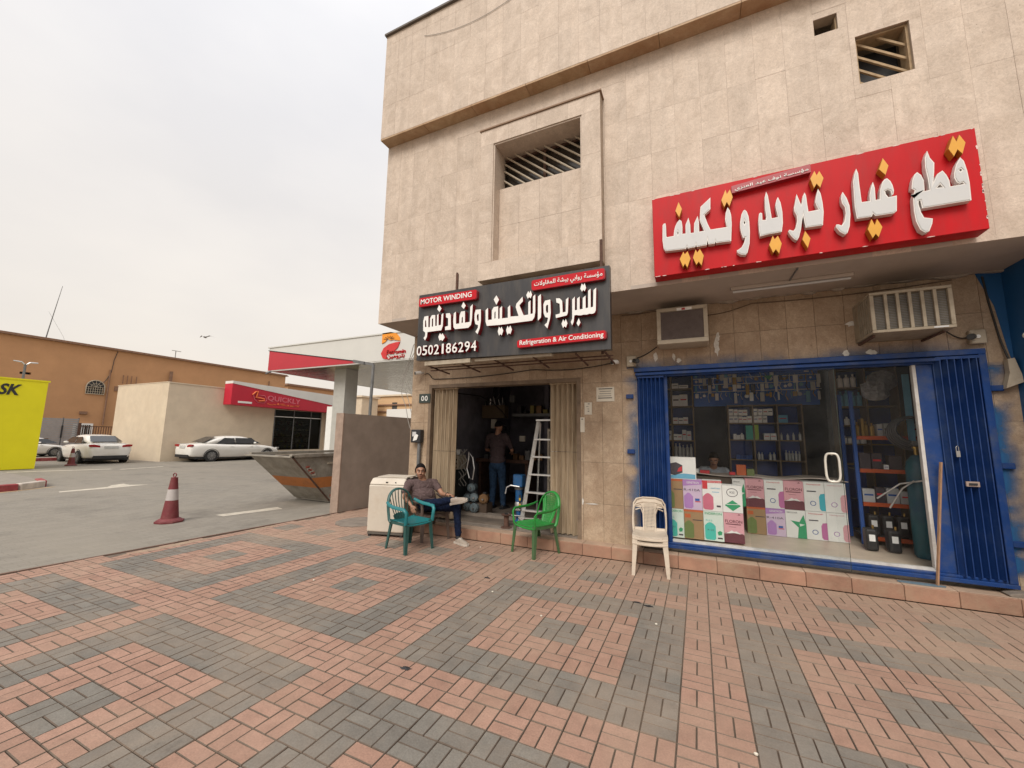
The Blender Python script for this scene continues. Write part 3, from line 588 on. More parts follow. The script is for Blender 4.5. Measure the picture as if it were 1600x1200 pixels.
Mh = Matrix.Translation((.53, 5.87, 0)) @ Matrix.Rotation(radians(-13), 4, 'Z')
hd = MB(); hd.tube([Mh @ Vector(p) for p in hx], .0125, 10, closed=True); hd.cyl(Mh @ Vector((.85, -.055, 1.455)), Mh @ Vector((.85, -.004, 1.455)), .01); hd.cyl(Mh @ Vector((.85, -.055, 1.165)), Mh @ Vector((.85, -.004, 1.165)), .01)
hd.build('handle', mat('white_handle', (0.66, 0.63, 0.56), 0.3, metal=.2, var=.1), gdo, smooth=True)
# padlocks and hinges on the blue doors, overspray of blue paint
pk = MB(); pk.box(2.415, 2.445, 5.735, 5.75, 1.46, 1.52); pk.tube([(2.42, 5.742, 1.52), (2.42, 5.742, 1.56), (2.43, 5.742, 1.575), (2.44, 5.742, 1.56), (2.44, 5.742, 1.52)], .004, 6); pk.build('padlock', M_metal, B)
pk = MB(); pk.box(2.46, 2.56, 5.735, 5.75, 1.165, 1.215); pk.box(2.48, 2.54, 5.725, 5.735, 1.18, 1.20, 1); pk.build('bolt_plate', [mat('bolt_plate', (0.32, 0.24, 0.2), .6), M_black], B)
for x_, zs in ((-.86, (2.19, 1.42)), (2.82, (2.17, 1.38, .62))):
    for z_ in zs: MB().box(x_-.05, x_+.05, 5.81, 5.848, z_-.03, z_+.03).build('hinge_lug', M_blue2, B, bevel=.005)
ost = bpy.data.materials.new('blue_overspray'); ost.use_nodes = True; t = ost.node_tree; b = t.nodes['Principled BSDF']; b.inputs['Base Color'].default_value = (0.014, 0.10, 0.25, 1); b.inputs['Roughness'].default_value = .8
g_ = t.nodes.new('ShaderNodeNewGeometry'); n_ = t.nodes.new('ShaderNodeTexNoise'); n_.inputs['Scale'].default_value = 3.2; n_.inputs['Detail'].default_value = 7; t.links.new(g_.outputs['Position'], n_.inputs['Vector'])
uvn = t.nodes.new('ShaderNodeAttribute'); uvn.attribute_name = 'spray'; mm = t.nodes.new('ShaderNodeMath'); mm.operation = 'MULTIPLY'; t.links.new(uvn.outputs['Fac'], mm.inputs[0])
mr = t.nodes.new('ShaderNodeMapRange'); mr.inputs[1].default_value = .32; mr.inputs[2].default_value = .5; t.links.new(n_.outputs['Fac'], mr.inputs[0]); t.links.new(mr.outputs[0], mm.inputs[1]); t.links.new(mm.outputs[0], b.inputs['Alpha'])
def spray(x0, x1, z0, z1, flip, top=False, k=1.25):
    mb = MB(); P = []; nu, nv = 8, 30
    mb.grid(lambda u, v: (x0+(x1-x0)*u, 5.8465, z0+(z1-z0)*v), nu, nv)
    o = mb.build('paint_overspray', ost, B, fix=False); at = o.data.attributes.new('spray', 'FLOAT', 'POINT')
    random.seed(9); amp = [random.random() for _ in range(nv+1)]
    for j in range(nv+1):
        for i in range(nu+1):
            u = i/nu if not flip else 1-i/nu; v = j/nv
            if top: f = max(0, 1-v*1.1)
            else: f = max(0, 1-u*(1.05+.6*amp[j]))
            if i in (0, nu) and ((i == nu) != flip): f = 0
            if j in (0, nv) and not (top and j == 0): f *= .2
            at.data[j*(nu+1)+i].value = f*k
spray(2.765, 2.99, .3, 2.45, False); spray(-1.0, -.765, .3, 2.5, True, k=.7); spray(-.9, 2.75, 2.595, 2.75, False, True, .5)
# plaster repair smears under the small air conditioner and over the blue frame
M_put = mat('white_putty', (0.60, 0.57, 0.52), .9, var=.2, scale=20)
random.seed(31)
for (cx, cz, rx, rz) in ((.27, 2.83, .035, .11), (.29, 2.96, .02, .05), (-.50, 2.74, .025, .06), (-.26, 2.72, .02, .05), (-.20, 2.67, .03, .03), (1.62, 2.63, .03, .04), (1.86, 2.63, .05, .03), (1.70, 2.98, .05, .03), (-1.42, .66, .09, .008), (-1.56, .68, .012, .05)):
    mb = MB(); ring = blob(cx, cz, rx, rz, 14, .35); mb.add([(cx, 5.843, cz)]+[(a, 5.8462, b_) for a, b_ in ring], [(0, i+1, (i+1) % 14+1) for i in range(14)]); mb.build('putty_smear', M_put, B, fix=False)
# next door: bright blue side wall on the right
bw = MB(); bw.prism([(2.79, 3.42), (2.988, 3.42), (2.988, 2.35), (2.95, 2.6), (2.90, 3.05)], 5.845, 5.8485); bw.box(2.99, 3.12, 4.95, 5.862, 0, 3.42); bw.box(3.121, 6, 5.7, 5.8, 0, 3.42)
tag(bw.build('blue_side_wall', mat('bright_blue_paint', (0.008, 0.085, 0.24), .55, var=.15, scale=2, dirt=(0.006, 0.03, 0.07), dscale=1, damt=.5)), 'bright blue painted wall of the neighbouring shop at the right edge', 'wall')
# letter outlines, metres on the sign planes (x, z)
RED_LETTERS = [[[(-0.273,4.046),(-0.261,4.061),(-0.242,4.063),(-0.238,4.025),(-0.239,3.911),(-0.232,3.891),(-0.16,3.89),(-0.152,3.954),(-0.139,4.003),(-0.12,4.043),(-0.091,4.073),(-0.071,4.049),(-0.065,3.987),(-0.069,3.897),(-0.035,3.894),(-0.032,3.997),(0.001,4.076),(0.016,3.986),(0.016,3.888),(0.049,3.887),(0.057,3.994),(0.095,4.075),(0.105,4.001),(0.103,3.886),(0.154,3.886),(0.113,4.016),(0.12,4.1),(0.128,4.175),(0.231,4.261),(0.225,4.126),(0.162,4.073),(0.189,3.965),(0.216,3.887),(0.374,3.882),(0.362,3.976),(0.37,4.041),(0.392,4.106),(0.41,4.069),(0.421,4.012),(0.422,3.913),(0.407,3.715),(0.263,3.722),(0.257,3.741),(0.25,3.717),(0.189,3.72),(0.181,3.769),(0.171,3.717),(0.072,3.715),(0.065,3.744),(0.056,3.716),(-0.017,3.713),(-0.027,3.737),(-0.039,3.713),(-0.249,3.726),(-0.271,3.761),(-0.28,3.858)],[(-0.122,3.921),(-0.114,3.939),(-0.107,3.918),(-0.115,3.896)]],[[(0.501,3.911),(0.516,3.99),(0.535,4.031),(0.55,4.039),(0.567,4.017),(0.581,3.958),(0.585,3.892),(0.584,3.779),(0.574,3.653),(0.552,3.561),(0.531,3.537),(0.492,3.546),(0.46,3.574),(0.454,3.6),(0.472,3.607),(0.5,3.627),(0.524,3.671),(0.54,3.728),(0.518,3.727),(0.504,3.788),(0.498,3.846)],[(0.533,3.896),(0.542,3.918),(0.548,3.891),(0.54,3.876)]],[[(0.677,3.961),(0.689,3.974),(0.705,3.963),(0.703,3.888),(0.732,3.881),(0.741,3.919),(0.733,4.011),(0.738,4.135),(0.754,4.194),(0.767,4.146),(0.776,4.036),(0.786,3.887),(0.843,3.889),(0.831,3.969),(0.827,4.023),(0.837,4.074),(0.853,4.11),(0.873,4.039),(0.882,3.939),(0.879,3.817),(0.864,3.723),(0.749,3.721),(0.674,3.712),(0.667,3.776),(0.667,3.883)]],[[(0.983,3.959),(1.0,4.033),(1.014,4.1),(1.043,3.975),(1.054,4.002),(1.062,4.061),(1.081,4.1),(1.091,4.063),(1.095,3.957),(1.099,3.888),(1.184,3.889),(1.169,3.935),(1.161,3.976),(1.171,4.033),(1.193,4.11),(1.21,4.058),(1.219,3.961),(1.221,3.859),(1.206,3.72),(1.066,3.724),(1.06,3.777),(1.054,3.855),(1.041,3.807),(1.026,3.716),(1.004,3.635),(0.985,3.605),(0.963,3.624),(0.933,3.675),(0.918,3.717),(0.929,3.731),(0.962,3.712),(0.98,3.734),(1.0,3.807),(1.0,3.868),(0.985,3.915)]],[[(1.367,3.958),(1.374,4.005),(1.384,4.027),(1.41,3.956),(1.426,3.872),(1.426,3.783),(1.411,3.664),(1.391,3.602),(1.369,3.587),(1.332,3.624),(1.306,3.676),(1.311,3.703),(1.328,3.7),(1.35,3.684),(1.376,3.724),(1.391,3.8),(1.39,3.863),(1.37,3.912)]],[[(1.471,4.11),(1.487,4.186),(1.505,4.24),(1.516,4.187),(1.516,4.062),(1.52,3.886),(1.582,3.881),(1.582,3.938),(1.596,4.005),(1.618,4.069),(1.627,4.005),(1.624,3.882),(1.653,3.881),(1.662,3.97),(1.687,4.051),(1.704,4.072),(1.723,4.077),(1.745,4.043),(1.757,3.997),(1.762,3.944),(1.755,3.907),(1.742,3.904),(1.737,3.946),(1.717,3.962),(1.698,3.954),(1.702,3.92),(1.718,3.886),(1.778,3.888),(1.765,3.738),(1.74,3.72),(1.61,3.723),(1.594,3.751),(1.582,3.722),(1.472,3.727),(1.464,3.845)]],[[(1.888,3.953),(1.898,4.011),(1.916,4.061),(1.937,4.079),(1.962,4.043),(1.976,3.984),(1.972,3.885),(1.955,3.88),(2.005,3.884),(2.003,4.001),(1.995,4.104),(2.001,4.204),(2.023,4.269),(2.035,4.194),(2.06,4.136),(2.051,4.048),(2.037,3.952),(2.07,4.023),(2.107,4.047),(2.129,3.996),(2.143,3.938),(2.144,3.881),(2.233,3.881),(2.225,3.899),(2.205,3.892),(2.187,3.911),(2.176,3.953),(2.179,4.002),(2.2,4.079),(2.232,4.139),(2.252,4.098),(2.264,4.002),(2.269,3.889),(2.264,3.719),(1.94,3.721),(1.934,3.8),(1.923,3.798),(1.92,3.764),(1.93,3.682),(1.946,3.629),(2.002,3.607),(1.994,3.56),(1.968,3.493),(1.94,3.486),(1.909,3.52),(1.888,3.603),(1.882,3.704),(1.887,3.832),(1.905,3.908),(1.885,3.928)],[(2.055,3.893),(2.079,3.921),(2.095,3.885)],[(2.213,4.021),(2.225,4.031),(2.234,4.015),(2.222,4.004)]]]
RED_DOTS = [[[(-0.132,4.18),(-0.094,4.283),(-0.061,4.189),(-0.093,4.092)]],[[(0.334,4.195),(0.381,4.31),(0.392,4.256),(0.424,4.303),(0.446,4.204),(0.409,4.105),(0.386,4.158),(0.359,4.105)]],[[(-0.108,3.597),(-0.066,3.682),(-0.052,3.646),(-0.023,3.678),(0.004,3.585),(-0.033,3.483),(-0.055,3.533),(-0.076,3.499)]],[[(0.027,3.589),(0.059,3.684),(0.073,3.643),(0.102,3.68),(0.137,3.594),(0.11,3.483),(0.083,3.533),(0.058,3.5)]],[[(0.744,3.597),(0.781,3.694),(0.797,3.651),(0.826,3.684),(0.854,3.592),(0.824,3.486),(0.799,3.538),(0.773,3.504)]],[[(1.026,3.6),(1.055,3.687),(1.095,3.598),(1.065,3.499)]],[[(1.133,4.228),(1.174,4.304),(1.189,4.252),(1.213,4.293),(1.243,4.206),(1.208,4.108),(1.182,4.158),(1.157,4.117)]],[[(1.666,4.177),(1.704,4.285),(1.74,4.195),(1.71,4.103)]],[[(1.537,3.596),(1.574,3.696),(1.593,3.631),(1.614,3.687),(1.647,3.598),(1.611,3.5),(1.592,3.538),(1.567,3.5)]],[[(2.157,4.234),(2.199,4.356),(2.217,4.292),(2.241,4.352),(2.274,4.262),(2.244,4.158),(2.216,4.209),(2.187,4.15)]]]
BLK_LETTERS = [[[(-1.301,3.237),(-1.268,3.268),(-1.269,3.1),(-1.243,3.101),(-1.242,3.238),(-1.21,3.26),(-1.211,3.103),(-1.175,3.105),(-1.172,3.237),(-1.139,3.263),(-1.139,3.108),(-1.11,3.111),(-1.107,3.316),(-1.078,3.339),(-1.079,3.111),(-1.051,3.114),(-1.044,3.316),(-1.012,3.342),(-1.02,3.069),(-1.033,3.043),(-1.06,3.031),(-1.098,3.037),(-1.124,3.029),(-1.167,3.034),(-1.193,3.029),(-1.223,3.032),(-1.249,3.04),(-1.276,3.038),(-1.285,2.96),(-1.303,2.918),(-1.32,2.96),(-1.302,2.997)]],[[(-1.504,3.278),(-1.456,3.272),(-1.426,3.236),(-1.42,3.091),(-1.383,3.094),(-1.379,3.247),(-1.348,3.27),(-1.355,3.083),(-1.368,3.049),(-1.504,3.031),(-1.51,3.073),(-1.458,3.08),(-1.452,3.104),(-1.458,3.204),(-1.499,3.226)]],[[(-1.667,3.222),(-1.648,3.267),(-1.578,3.274),(-1.571,3.109),(-1.582,3.029),(-1.614,2.915),(-1.652,2.96),(-1.619,2.988),(-1.605,3.045),(-1.643,3.059),(-1.664,3.111)],[(-1.634,3.19),(-1.625,3.212),(-1.606,3.209),(-1.606,3.114),(-1.624,3.107),(-1.634,3.144)]],[[(-1.739,3.333),(-1.701,3.361),(-1.695,3.133),(-1.699,3.061),(-1.737,3.024),(-1.74,3.047)]],[[(-1.806,3.343),(-1.776,3.366),(-1.774,3.143),(-1.785,3.075),(-1.814,3.035),(-1.862,3.033),(-1.98,3.032),(-2.16,3.028),(-2.261,3.027),(-2.454,3.033),(-2.474,3.091),(-2.478,3.246),(-2.443,3.278),(-2.438,3.111),(-2.383,3.111),(-2.384,3.234),(-2.358,3.276),(-2.294,3.278),(-2.29,3.11),(-2.267,3.111),(-2.27,3.248),(-2.236,3.276),(-2.235,3.11),(-2.151,3.11),(-2.153,3.246),(-2.122,3.274),(-2.115,3.12),(-2.0,3.114),(-2.021,3.173),(-2.042,3.237),(-2.033,3.279),(-1.949,3.362),(-1.943,3.3),(-1.992,3.255),(-1.962,3.185),(-1.931,3.115),(-1.868,3.117),(-1.869,3.276),(-1.84,3.3),(-1.838,3.121),(-1.807,3.124)],[(-2.345,3.205),(-2.33,3.218),(-2.328,3.123),(-2.345,3.118)]],[[(-2.645,3.217),(-2.629,3.273),(-2.551,3.271),(-2.546,3.115),(-2.561,3.01),(-2.591,2.936),(-2.624,2.972),(-2.589,3.021),(-2.586,3.058),(-2.627,3.075),(-2.643,3.134)],[(-2.61,3.188),(-2.595,3.215),(-2.581,3.205),(-2.578,3.118),(-2.596,3.112),(-2.606,3.146)]],[[(-2.714,3.325),(-2.678,3.358),(-2.683,3.155),(-2.696,3.074),(-2.737,3.037),(-2.946,3.04),(-2.971,3.069),(-2.98,3.163),(-2.974,3.264),(-2.941,3.286),(-2.934,3.112),(-2.881,3.112),(-2.88,3.219),(-2.859,3.276),(-2.797,3.277),(-2.791,3.113),(-2.716,3.117)],[(-2.844,3.19),(-2.827,3.203),(-2.824,3.117),(-2.846,3.115)]],[[(-3.102,3.278),(-3.043,3.277),(-3.022,3.244),(-3.013,3.04),(-3.107,3.041),(-3.109,3.09),(-3.06,3.097),(-3.064,3.207),(-3.1,3.223)]],[[(-3.486,3.211),(-3.469,3.275),(-3.401,3.28),(-3.393,3.113),(-3.367,3.112),(-3.368,3.241),(-3.339,3.282),(-3.283,3.279),(-3.275,3.118),(-3.25,3.12),(-3.252,3.271),(-3.228,3.29),(-3.22,3.121),(-3.18,3.125),(-3.176,3.271),(-3.147,3.289),(-3.149,3.105),(-3.171,3.047),(-3.405,3.045),(-3.411,2.976),(-3.44,2.927),(-3.468,2.964),(-3.443,2.992),(-3.441,3.04),(-3.479,3.07)],[(-3.455,3.207),(-3.44,3.23),(-3.424,3.121),(-3.45,3.119)],[(-3.337,3.229),(-3.316,3.234),(-3.311,3.115),(-3.334,3.116)]]]
BLK_DOTS = [[[(-1.199,3.356),(-1.181,3.412),(-1.165,3.383),(-1.15,3.411),(-1.134,3.356),(-1.151,3.323),(-1.166,3.343),(-1.18,3.322)]],[[(-1.246,2.939),(-1.223,2.989),(-1.206,2.943),(-1.227,2.906)]],[[(-1.431,2.95),(-1.413,2.997),(-1.397,2.964),(-1.382,2.998),(-1.364,2.951),(-1.382,2.905),(-1.397,2.924),(-1.414,2.904)]],[[(-1.895,3.374),(-1.871,3.418),(-1.856,3.387),(-1.841,3.418),(-1.821,3.368),(-1.84,3.329),(-1.857,3.35),(-1.875,3.329)]],[[(-2.289,2.943),(-2.273,2.997),(-2.255,2.967),(-2.239,2.993),(-2.216,2.943),(-2.237,2.89),(-2.254,2.912),(-2.271,2.89)]],[[(-2.169,2.947),(-2.153,2.996),(-2.134,2.967),(-2.115,2.996),(-2.093,2.947),(-2.114,2.894),(-2.132,2.912),(-2.151,2.89)]],[[(-2.852,3.351),(-2.825,3.402),(-2.79,3.351),(-2.817,3.313)]],[[(-3.248,3.358),(-3.223,3.411),(-3.185,3.359),(-3.214,3.319)]],[[(-3.212,2.958),(-3.189,3.002),(-3.168,2.975),(-3.149,2.998),(-3.112,2.94),(-3.145,2.896),(-3.165,2.915),(-3.19,2.905)]],[[(-2.357,3.38),(-2.322,3.425),(-2.287,3.365),(-2.32,3.309)]]]
# ============================================================ signs on the building
M_signred = mat('sign_red', (0.45, 0.008, 0.012), .4, var=.08, scale=2, dirt=(0.34, 0.022, 0.024), dscale=2.2, damt=.7, stretch=(2.5, 2.5, .5), spec=.15)
M_dkred = mat('dark_red', (0.19, 0.008, 0.012), .4, var=.15)
M_letw = mat('letter_white', (0.50, 0.50, 0.50), .45, var=.08, scale=5, dirt=(0.45, 0.44, 0.42), dscale=5, damt=.5)
M_rim = mat('letter_rim', (0.66, 0.63, 0.60), .45, var=.06, dirt=(0.4, 0.36, 0.32), dscale=9, damt=.35)
M_yel = mat('amber_yellow', (0.62, 0.29, 0.012), .4, var=.08); M_amb = mat('amber_side', (0.40, 0.13, 0.01), .5, var=.15)
M_chip = mat('chipped_paint', (0.62, 0.48, 0.44), .8, var=.2, scale=30)
R_ = thing('shop_sign', (1.0, 4.8, 3.46), 'long red sign with big white letters and amber diamond dots over the blue shop', 'shop sign', 'shop name signs on the wall')
p = MB(); p.box(-.385, 2.385, 4.715, 4.885, 3.462, 4.432); p.build('sign_panel', M_signred, R_, bevel=.004)
for rings in RED_LETTERS:
    o = shape2d('letter', rings, 4.648, .06, M_rim, R_)
    f = shape2d('letter_face', rings, 4.644, .003, M_letw, o, inset=.009)
for rings in RED_DOTS:
    o = shape2d('diamond_dot', rings, 4.638, .07, M_amb, R_); shape2d('dot_face', rings, 4.634, .003, M_yel, o, inset=.002)
p = MB(); p.prism([(.44, 4.262), (1.15, 4.31), (1.15, 4.40), (.44, 4.345)], 4.655, 4.714); pl_ = p.build('name_plate', mat('plate_red', (0.30, 0.02, 0.03), .4, var=.1), R_)
text('plate_lettering', arabic('مؤسسة نوف عيد العنزي'), M_white, pl_, .47, 1.13, 4.268, 4.322, 4.649, .005, .012, shear=.045)['kind'] = 'stuff'
random.seed(4)
for k in range(34):
    s_ = k % 3; e_ = random.uniform(.004, .014)
    if s_ == 0: a, c_ = 2.385-e_*.6, random.uniform(3.48, 4.42); w, h = .006, e_*1.5
    elif s_ == 1: a, c_ = random.uniform(-.37, 2.37), 4.430-e_*.3; w, h = e_*2, .004
    else: a, c_ = random.uniform(-.37, 2.37), 3.464; w, h = e_*2.2, .004
    mb = MB(); ring = blob(a, c_, w, h, 7, .4); mb.add([(u, 4.7135, v) for u, v in ring], [tuple(range(7))]); mb.build('paint_chip', M_chip, R_, fix=False)
K_ = thing('shop_sign', (-2.25, 4.6, 2.64), 'black sign with white block letters edged in red over the open workshop door', 'shop sign', 'shop name signs on the wall')
M_blk = mat('sign_charcoal', (0.035, 0.034, 0.036), .35, var=.25, scale=2, stretch=(3, 3, .6), dirt=(0.10, 0.085, 0.07), dscale=2.2, damt=.45)
p = MB(); p.prism([(-3.64, 2.665), (-.87, 2.615), (-.87, 3.625), (-3.64, 3.64)], 4.552, 4.64); p.build('sign_panel', M_blk, K_)
for rings in BLK_LETTERS:
    o = shape2d('letter', rings, 4.474, .076, M_dkred, K_); shape2d('letter_face', rings, 4.47, .003, M_white, o)
for rings in BLK_DOTS:
    o = shape2d('diamond_dot', rings, 4.474, .076, M_dkred, K_); shape2d('dot_face', rings, 4.47, .003, M_white, o, inset=-.003)
def plate(x0, x1, z0, z1, sh):
    n = 5; r = .03; P = []
    for cx, cz, a0 in ((x1-r, z1-r, 0), (x0+r, z1-r, 90), (x0+r, z0+r, 180), (x1-r, z0+r, 270)):
        for k in range(n+1):
            t = radians(a0+90*k/n); u = cx+r*cos(t); v = cz+r*sin(t); P.append((u, v+sh*(u-x0)/(x1-x0)))
    mb = MB(); mb.prism(P, 4.50, 4.551); b = mb.build('plate', M_dkred, K_)
    mb = MB(); mb.prism([(x0+(u-x0)*.985+.004, (v-z0)*.93+z0+.006) for u, v in P], 4.495, 4.4995); mb.build('plate_face', mat('plate_face', (0.46, 0.012, 0.02), .4, var=.06, spec=.2), b); return b
b = plate(-3.60, -2.63, 3.435, 3.575, -.005); text('lettering', 'MOTOR WINDING', M_white, b, -3.56, -2.71, 3.472, 3.545, 4.489, .005, .02)
b = plate(-2.03, -.905, 2.705, 2.81, .02); text('lettering', 'Refrigeration & Air Conditioning', M_white, b, -1.99, -.94, 2.722, 2.80, 4.489, .005, .015, shear=.01)
b = plate(-1.84, -.91, 3.43, 3.57, .01); text('lettering', arabic('مؤسسة روابي بيشة للمقاولات'), M_white, b, -1.80, -.94, 3.455, 3.545, 4.489, .005, .015)['kind'] = 'stuff'
x = -3.58
for ch in '0502186294':
    q_ = .03 if ch == '1' else 0
    o = text('digit', ch, M_dkred, K_, x+q_, x+.082-q_*.7, 2.715, 2.855, 4.478, .07, .02); text('digit_face', ch, M_white, o, x+q_, x+.082-q_*.7, 2.715, 2.855, 4.474, .003, .016); x += .099
fr = MB()
for z_ in (2.60, 2.56): fr.bar((-3.6, 4.85, z_), (-.9, 4.85, z_), .015)
for x_ in (-3.5, -2.95, -2.4, -1.85, -1.3, -.95): fr.bar((x_, 4.6, 2.6), (x_, 5.2, 2.56), .018)
for x_ in (-3.1, -1.0): fr.bar((x_, 4.72, 2.6), (x_, 4.72, 3.95 if x_ < -2 else 4.05), .03)
fr.bar((-3.1, 4.72, 3.95), (-3.16, 4.80, 4.0), .025); fr.build('sign_bracket', M_rust, K_)
tb = MB(); tb.box(-3.5, -2.75, 4.56, 4.63, 2.585, 2.64); tb.build('lamp_tube', M_cream, K_)
tb = MB(); tb.box(-2.7, -1.6, 4.6, 4.66, 2.60, 2.635); tb.build('lamp_tube', M_cream, K_)
# ---------------------------------------------------------------- number plate, notices, cameras, boxes
n_ = MB(); n_.box(-4.56, -4.32, 5.83, 5.846, 2.18, 2.34); n_ = n_.build('number_plate', mat('plate_green', (0.03, 0.045, 0.04), .5)); tag(n_, 'small dark green house number plate beside the workshop door', 'number plate')
text('lettering', '\u0665\u0665', M_white, n_, -4.51, -4.37, 2.215, 2.305, 5.826, .004, .02)
M_paper = mat('paper', (0.62, 0.57, 0.48), .8, var=.05); M_ink = mat('ink', (0.08, 0.08, 0.08), .7)
def notice(x0, x1, z0, z1, lab, big):
    m = MB(); m.box(x0, x1, 5.842, 5.846, z0, z1); o = m.build('notice', M_paper); tag(o, lab, 'notice', 'paper notices on the tiled pillar'); h = z1-z0; random.seed(int(x0*-100))
    k = MB(); 
    for i in range(big):
        z = z1-h*(.14+.8*i/big); k.box(x0+.02+random.uniform(0, .03), x1-.02-random.uniform(0, .03), 5.8405, 5.8419, z-h*.012, z+h*.018 if i not in (0, big-1) else z+h*.05)
    k.build('print', M_ink, o)['kind'] = 'stuff'; return o
notice(-1.34, -1.08, 2.13, 2.34, 'white printed notice pasted highest on the tiled pillar, the widest of the three', 5)
notice(-1.52, -1.41, 1.94, 2.12, 'small cream notice on the tiled pillar, between the wide notice and the white card', 4)
notice(-1.585, -1.52, 1.68, 1.90, 'narrow white card stuck lowest on the pillar beside the beige folding door', 1)
def cctv(x, z, lab, junction, d=1, body=None):
    t = thing('security_camera', (x, 5.85, z), lab, 'camera', 'security cameras on the wall')
    if junction: m = MB(); m.box(x-.06, x+.07, 5.79, 5.847, z-.075, z+.075); m.build('junction_box', M_cream, t, bevel=.008)
    m = MB(); c0 = Vector((x+(.05 if junction else 0)*d, 5.77, z-.0)); c1 = c0+Vector((.055*d, -.09, -.02)); m.cyl(c0, c1, .032, 14); m.build('camera_body', body or M_white, t, smooth=True)
    m = MB(); m.cyl(c1, c1+Vector((.003*d, -.006, -.001)), .026, 14); m.build('lens', M_black, t)
    m = MB(); m.cyl((x, 5.846, z), (x, 5.78, z), .02, 10); m.build('bracket', M_white, t); return t
cctv(-4.50, 2.72, 'small white camera on the corner pillar just under the black sign', False, -1)
cctv(-1.02, 2.69, 'white camera left of the pale junction box above the blue folding door', False, -1)
cctv(-.83, 2.69, 'black camera on a square white box above the left end of the blue frame', True, 1, M_black)
cctv(2.72, 2.72, 'black camera on a white box above the right end of the blue shopfront', True, -1, M_black)
t = thing('electric_meter', (-4.53, 5.85, 1.3), 'black electric meter on the corner pillar with a grey pipe running down', 'electric meter')
m = MB(); m.box(-4.64, -4.43, 5.74, 5.846, 1.47, 1.70); m.build('meter_case', M_black, t, bevel=.01)
m = MB(); m.box(-4.60, -4.52, 5.735, 5.7395, 1.58, 1.66); m.build('dial_window', M_letw, t); m = MB(); m.prism([(-4.58, 1.50), (-4.50, 1.52), (-4.47, 1.60), (-4.51, 1.62), (-4.56, 1.58)], 5.732, 5.7395); m.build('paper_tag', M_white, t)
m = MB(); m.cyl((-4.49, 5.80, 0.1), (-4.49, 5.80, 1.469), .032, 12); m.build('conduit', M_steel, t, smooth=True)
def catenary(a, b, sag, n=14):
    a, b = Vector(a), Vector(b); return [a.lerp(b, i/n)+Vector((0, 0, -sag*4*(i/n)*(1-i/n))) for i in range(n+1)]
M_cab = mat('black_cable', (0.02, 0.018, 0.016), .6); M_wcab = mat('grey_cable', (0.32, 0.30, 0.27), .6)
def cable(pts, r, lab, m_=None, grp=None):
    mb = MB(); mb.tube(pts, r, 6); return tag(mb.build('cable', m_ or M_cab, smooth=True), lab, 'cable', grp)
cable(catenary((-4.45, 5.835, 2.70), (-4.3, 5.835, 2.62), -.04)+catenary((-4.25, 5.835, 2.60), (-2.4, 5.835, 2.66), .03)+catenary((-2.3, 5.83, 2.66), (-1.05, 5.83, 2.70), .05), .007, 'black cable sagging along the wall under the black sign')
cable(catenary((-.75, 5.835, 2.74), (-.48, 5.835, 2.88), .02), .007, 'short black cable from the left camera box to the small air conditioner')
cable(catenary((2.45, 5.80, 2.86), (2.62, 5.835, 2.72), .03)+[(2.68, 5.83, 2.72)], .007, 'short cable between the big air conditioner and the camera at the right')
cable(catenary((-.95, 5.838, 3.39), (-.5, 5.838, 3.40), .01)+catenary((-.4, 5.838, 3.40), (.6, 5.838, 3.33), .10)[1:]+catenary((.7, 5.838, 3.36), (2.6, 5.838, 3.38), .03), .006, 'thin cable stapled along the wall right under the soffit', mat('brown_cable', (0.12, 0.08, 0.05), .7))
cable(catenary((-3.9, 4.69, 8.26), (-1.3, 4.69, 8.6), .33, 24), .004, 'thin wire drooping in a shallow curve across the top wall', M_wcab)
random.seed(8)
for k, lab in enumerate(('outermost grey wire loop hanging at the building corner above the brown wall', 'middle grey wire loop hanging at the building corner', 'innermost long grey wire dangling at the building corner')):
    pts = [(-4.78, 5.9, 3.3)]
    for i in range(1, 22): tt = i/21; pts.append((-4.80-.35*sin(pi*tt)*(.5+.3*k)+.05*sin(9*tt+k), 5.9+.1*k, 3.3-(1.0+.35*k)*tt*(1.3-.35*tt)+.06*sin(12*tt)))
    cable(pts, .006, lab, M_wcab, 'grey wires hanging at the corner')
# hanging grey bundle right
t = thing('cable_box', (2.93, 5.75, 2.2), 'crushed white box hanging on wires at the right end of the wall', 'junction box')
m = MB(); m.prism([(2.86, 2.16), (2.99, 2.22), (2.985, 2.3), (2.95, 2.47), (2.90, 2.46), (2.90, 2.32)], 5.76, 5.83); m.build('cover', M_cream, t); m = MB(); m.tube(catenary((2.93, 5.8, 2.46), (2.90, 5.84, 2.72), .02)+[(2.86, 5.84, 3.1), (2.84, 5.84, 3.38)], .009, 6); m.build('wire', M_cab, t)
t = thing('wall_lamp', (2.97, 5.6, 2.6), 'small white bulb holder on the bright blue wall', 'lamp'); m = MB(); m.ball((2.97, 5.58, 2.66), .035); m.build('bulb', M_white, t, smooth=True); m = MB(); m.cyl((2.985, 5.56, 2.66), (2.96, 5.40, 2.665), .022); m.build('socket', M_cream, t, smooth=True)
# soffit lamp
t = thing('fluorescent_lamp', (1.0, 5.36, 3.38), 'unlit long tube lamp fixed to the soffit below the red sign', 'lamp'); m = MB(); m.box(.43, 1.60, 5.28, 5.37, 3.385, 3.421); m.build('housing', M_soff, t, bevel=.004); m = MB(); m.cyl((.45, 5.325, 3.37), (1.58, 5.325, 3.37), .014, 10); m.build('tube', M_letw, t, smooth=True)
m = MB(); m.cyl((1.03, 4.92, 3.415), (1.02, 5.28, 3.415), .009, 6); m.build('wire', M_steel, t)
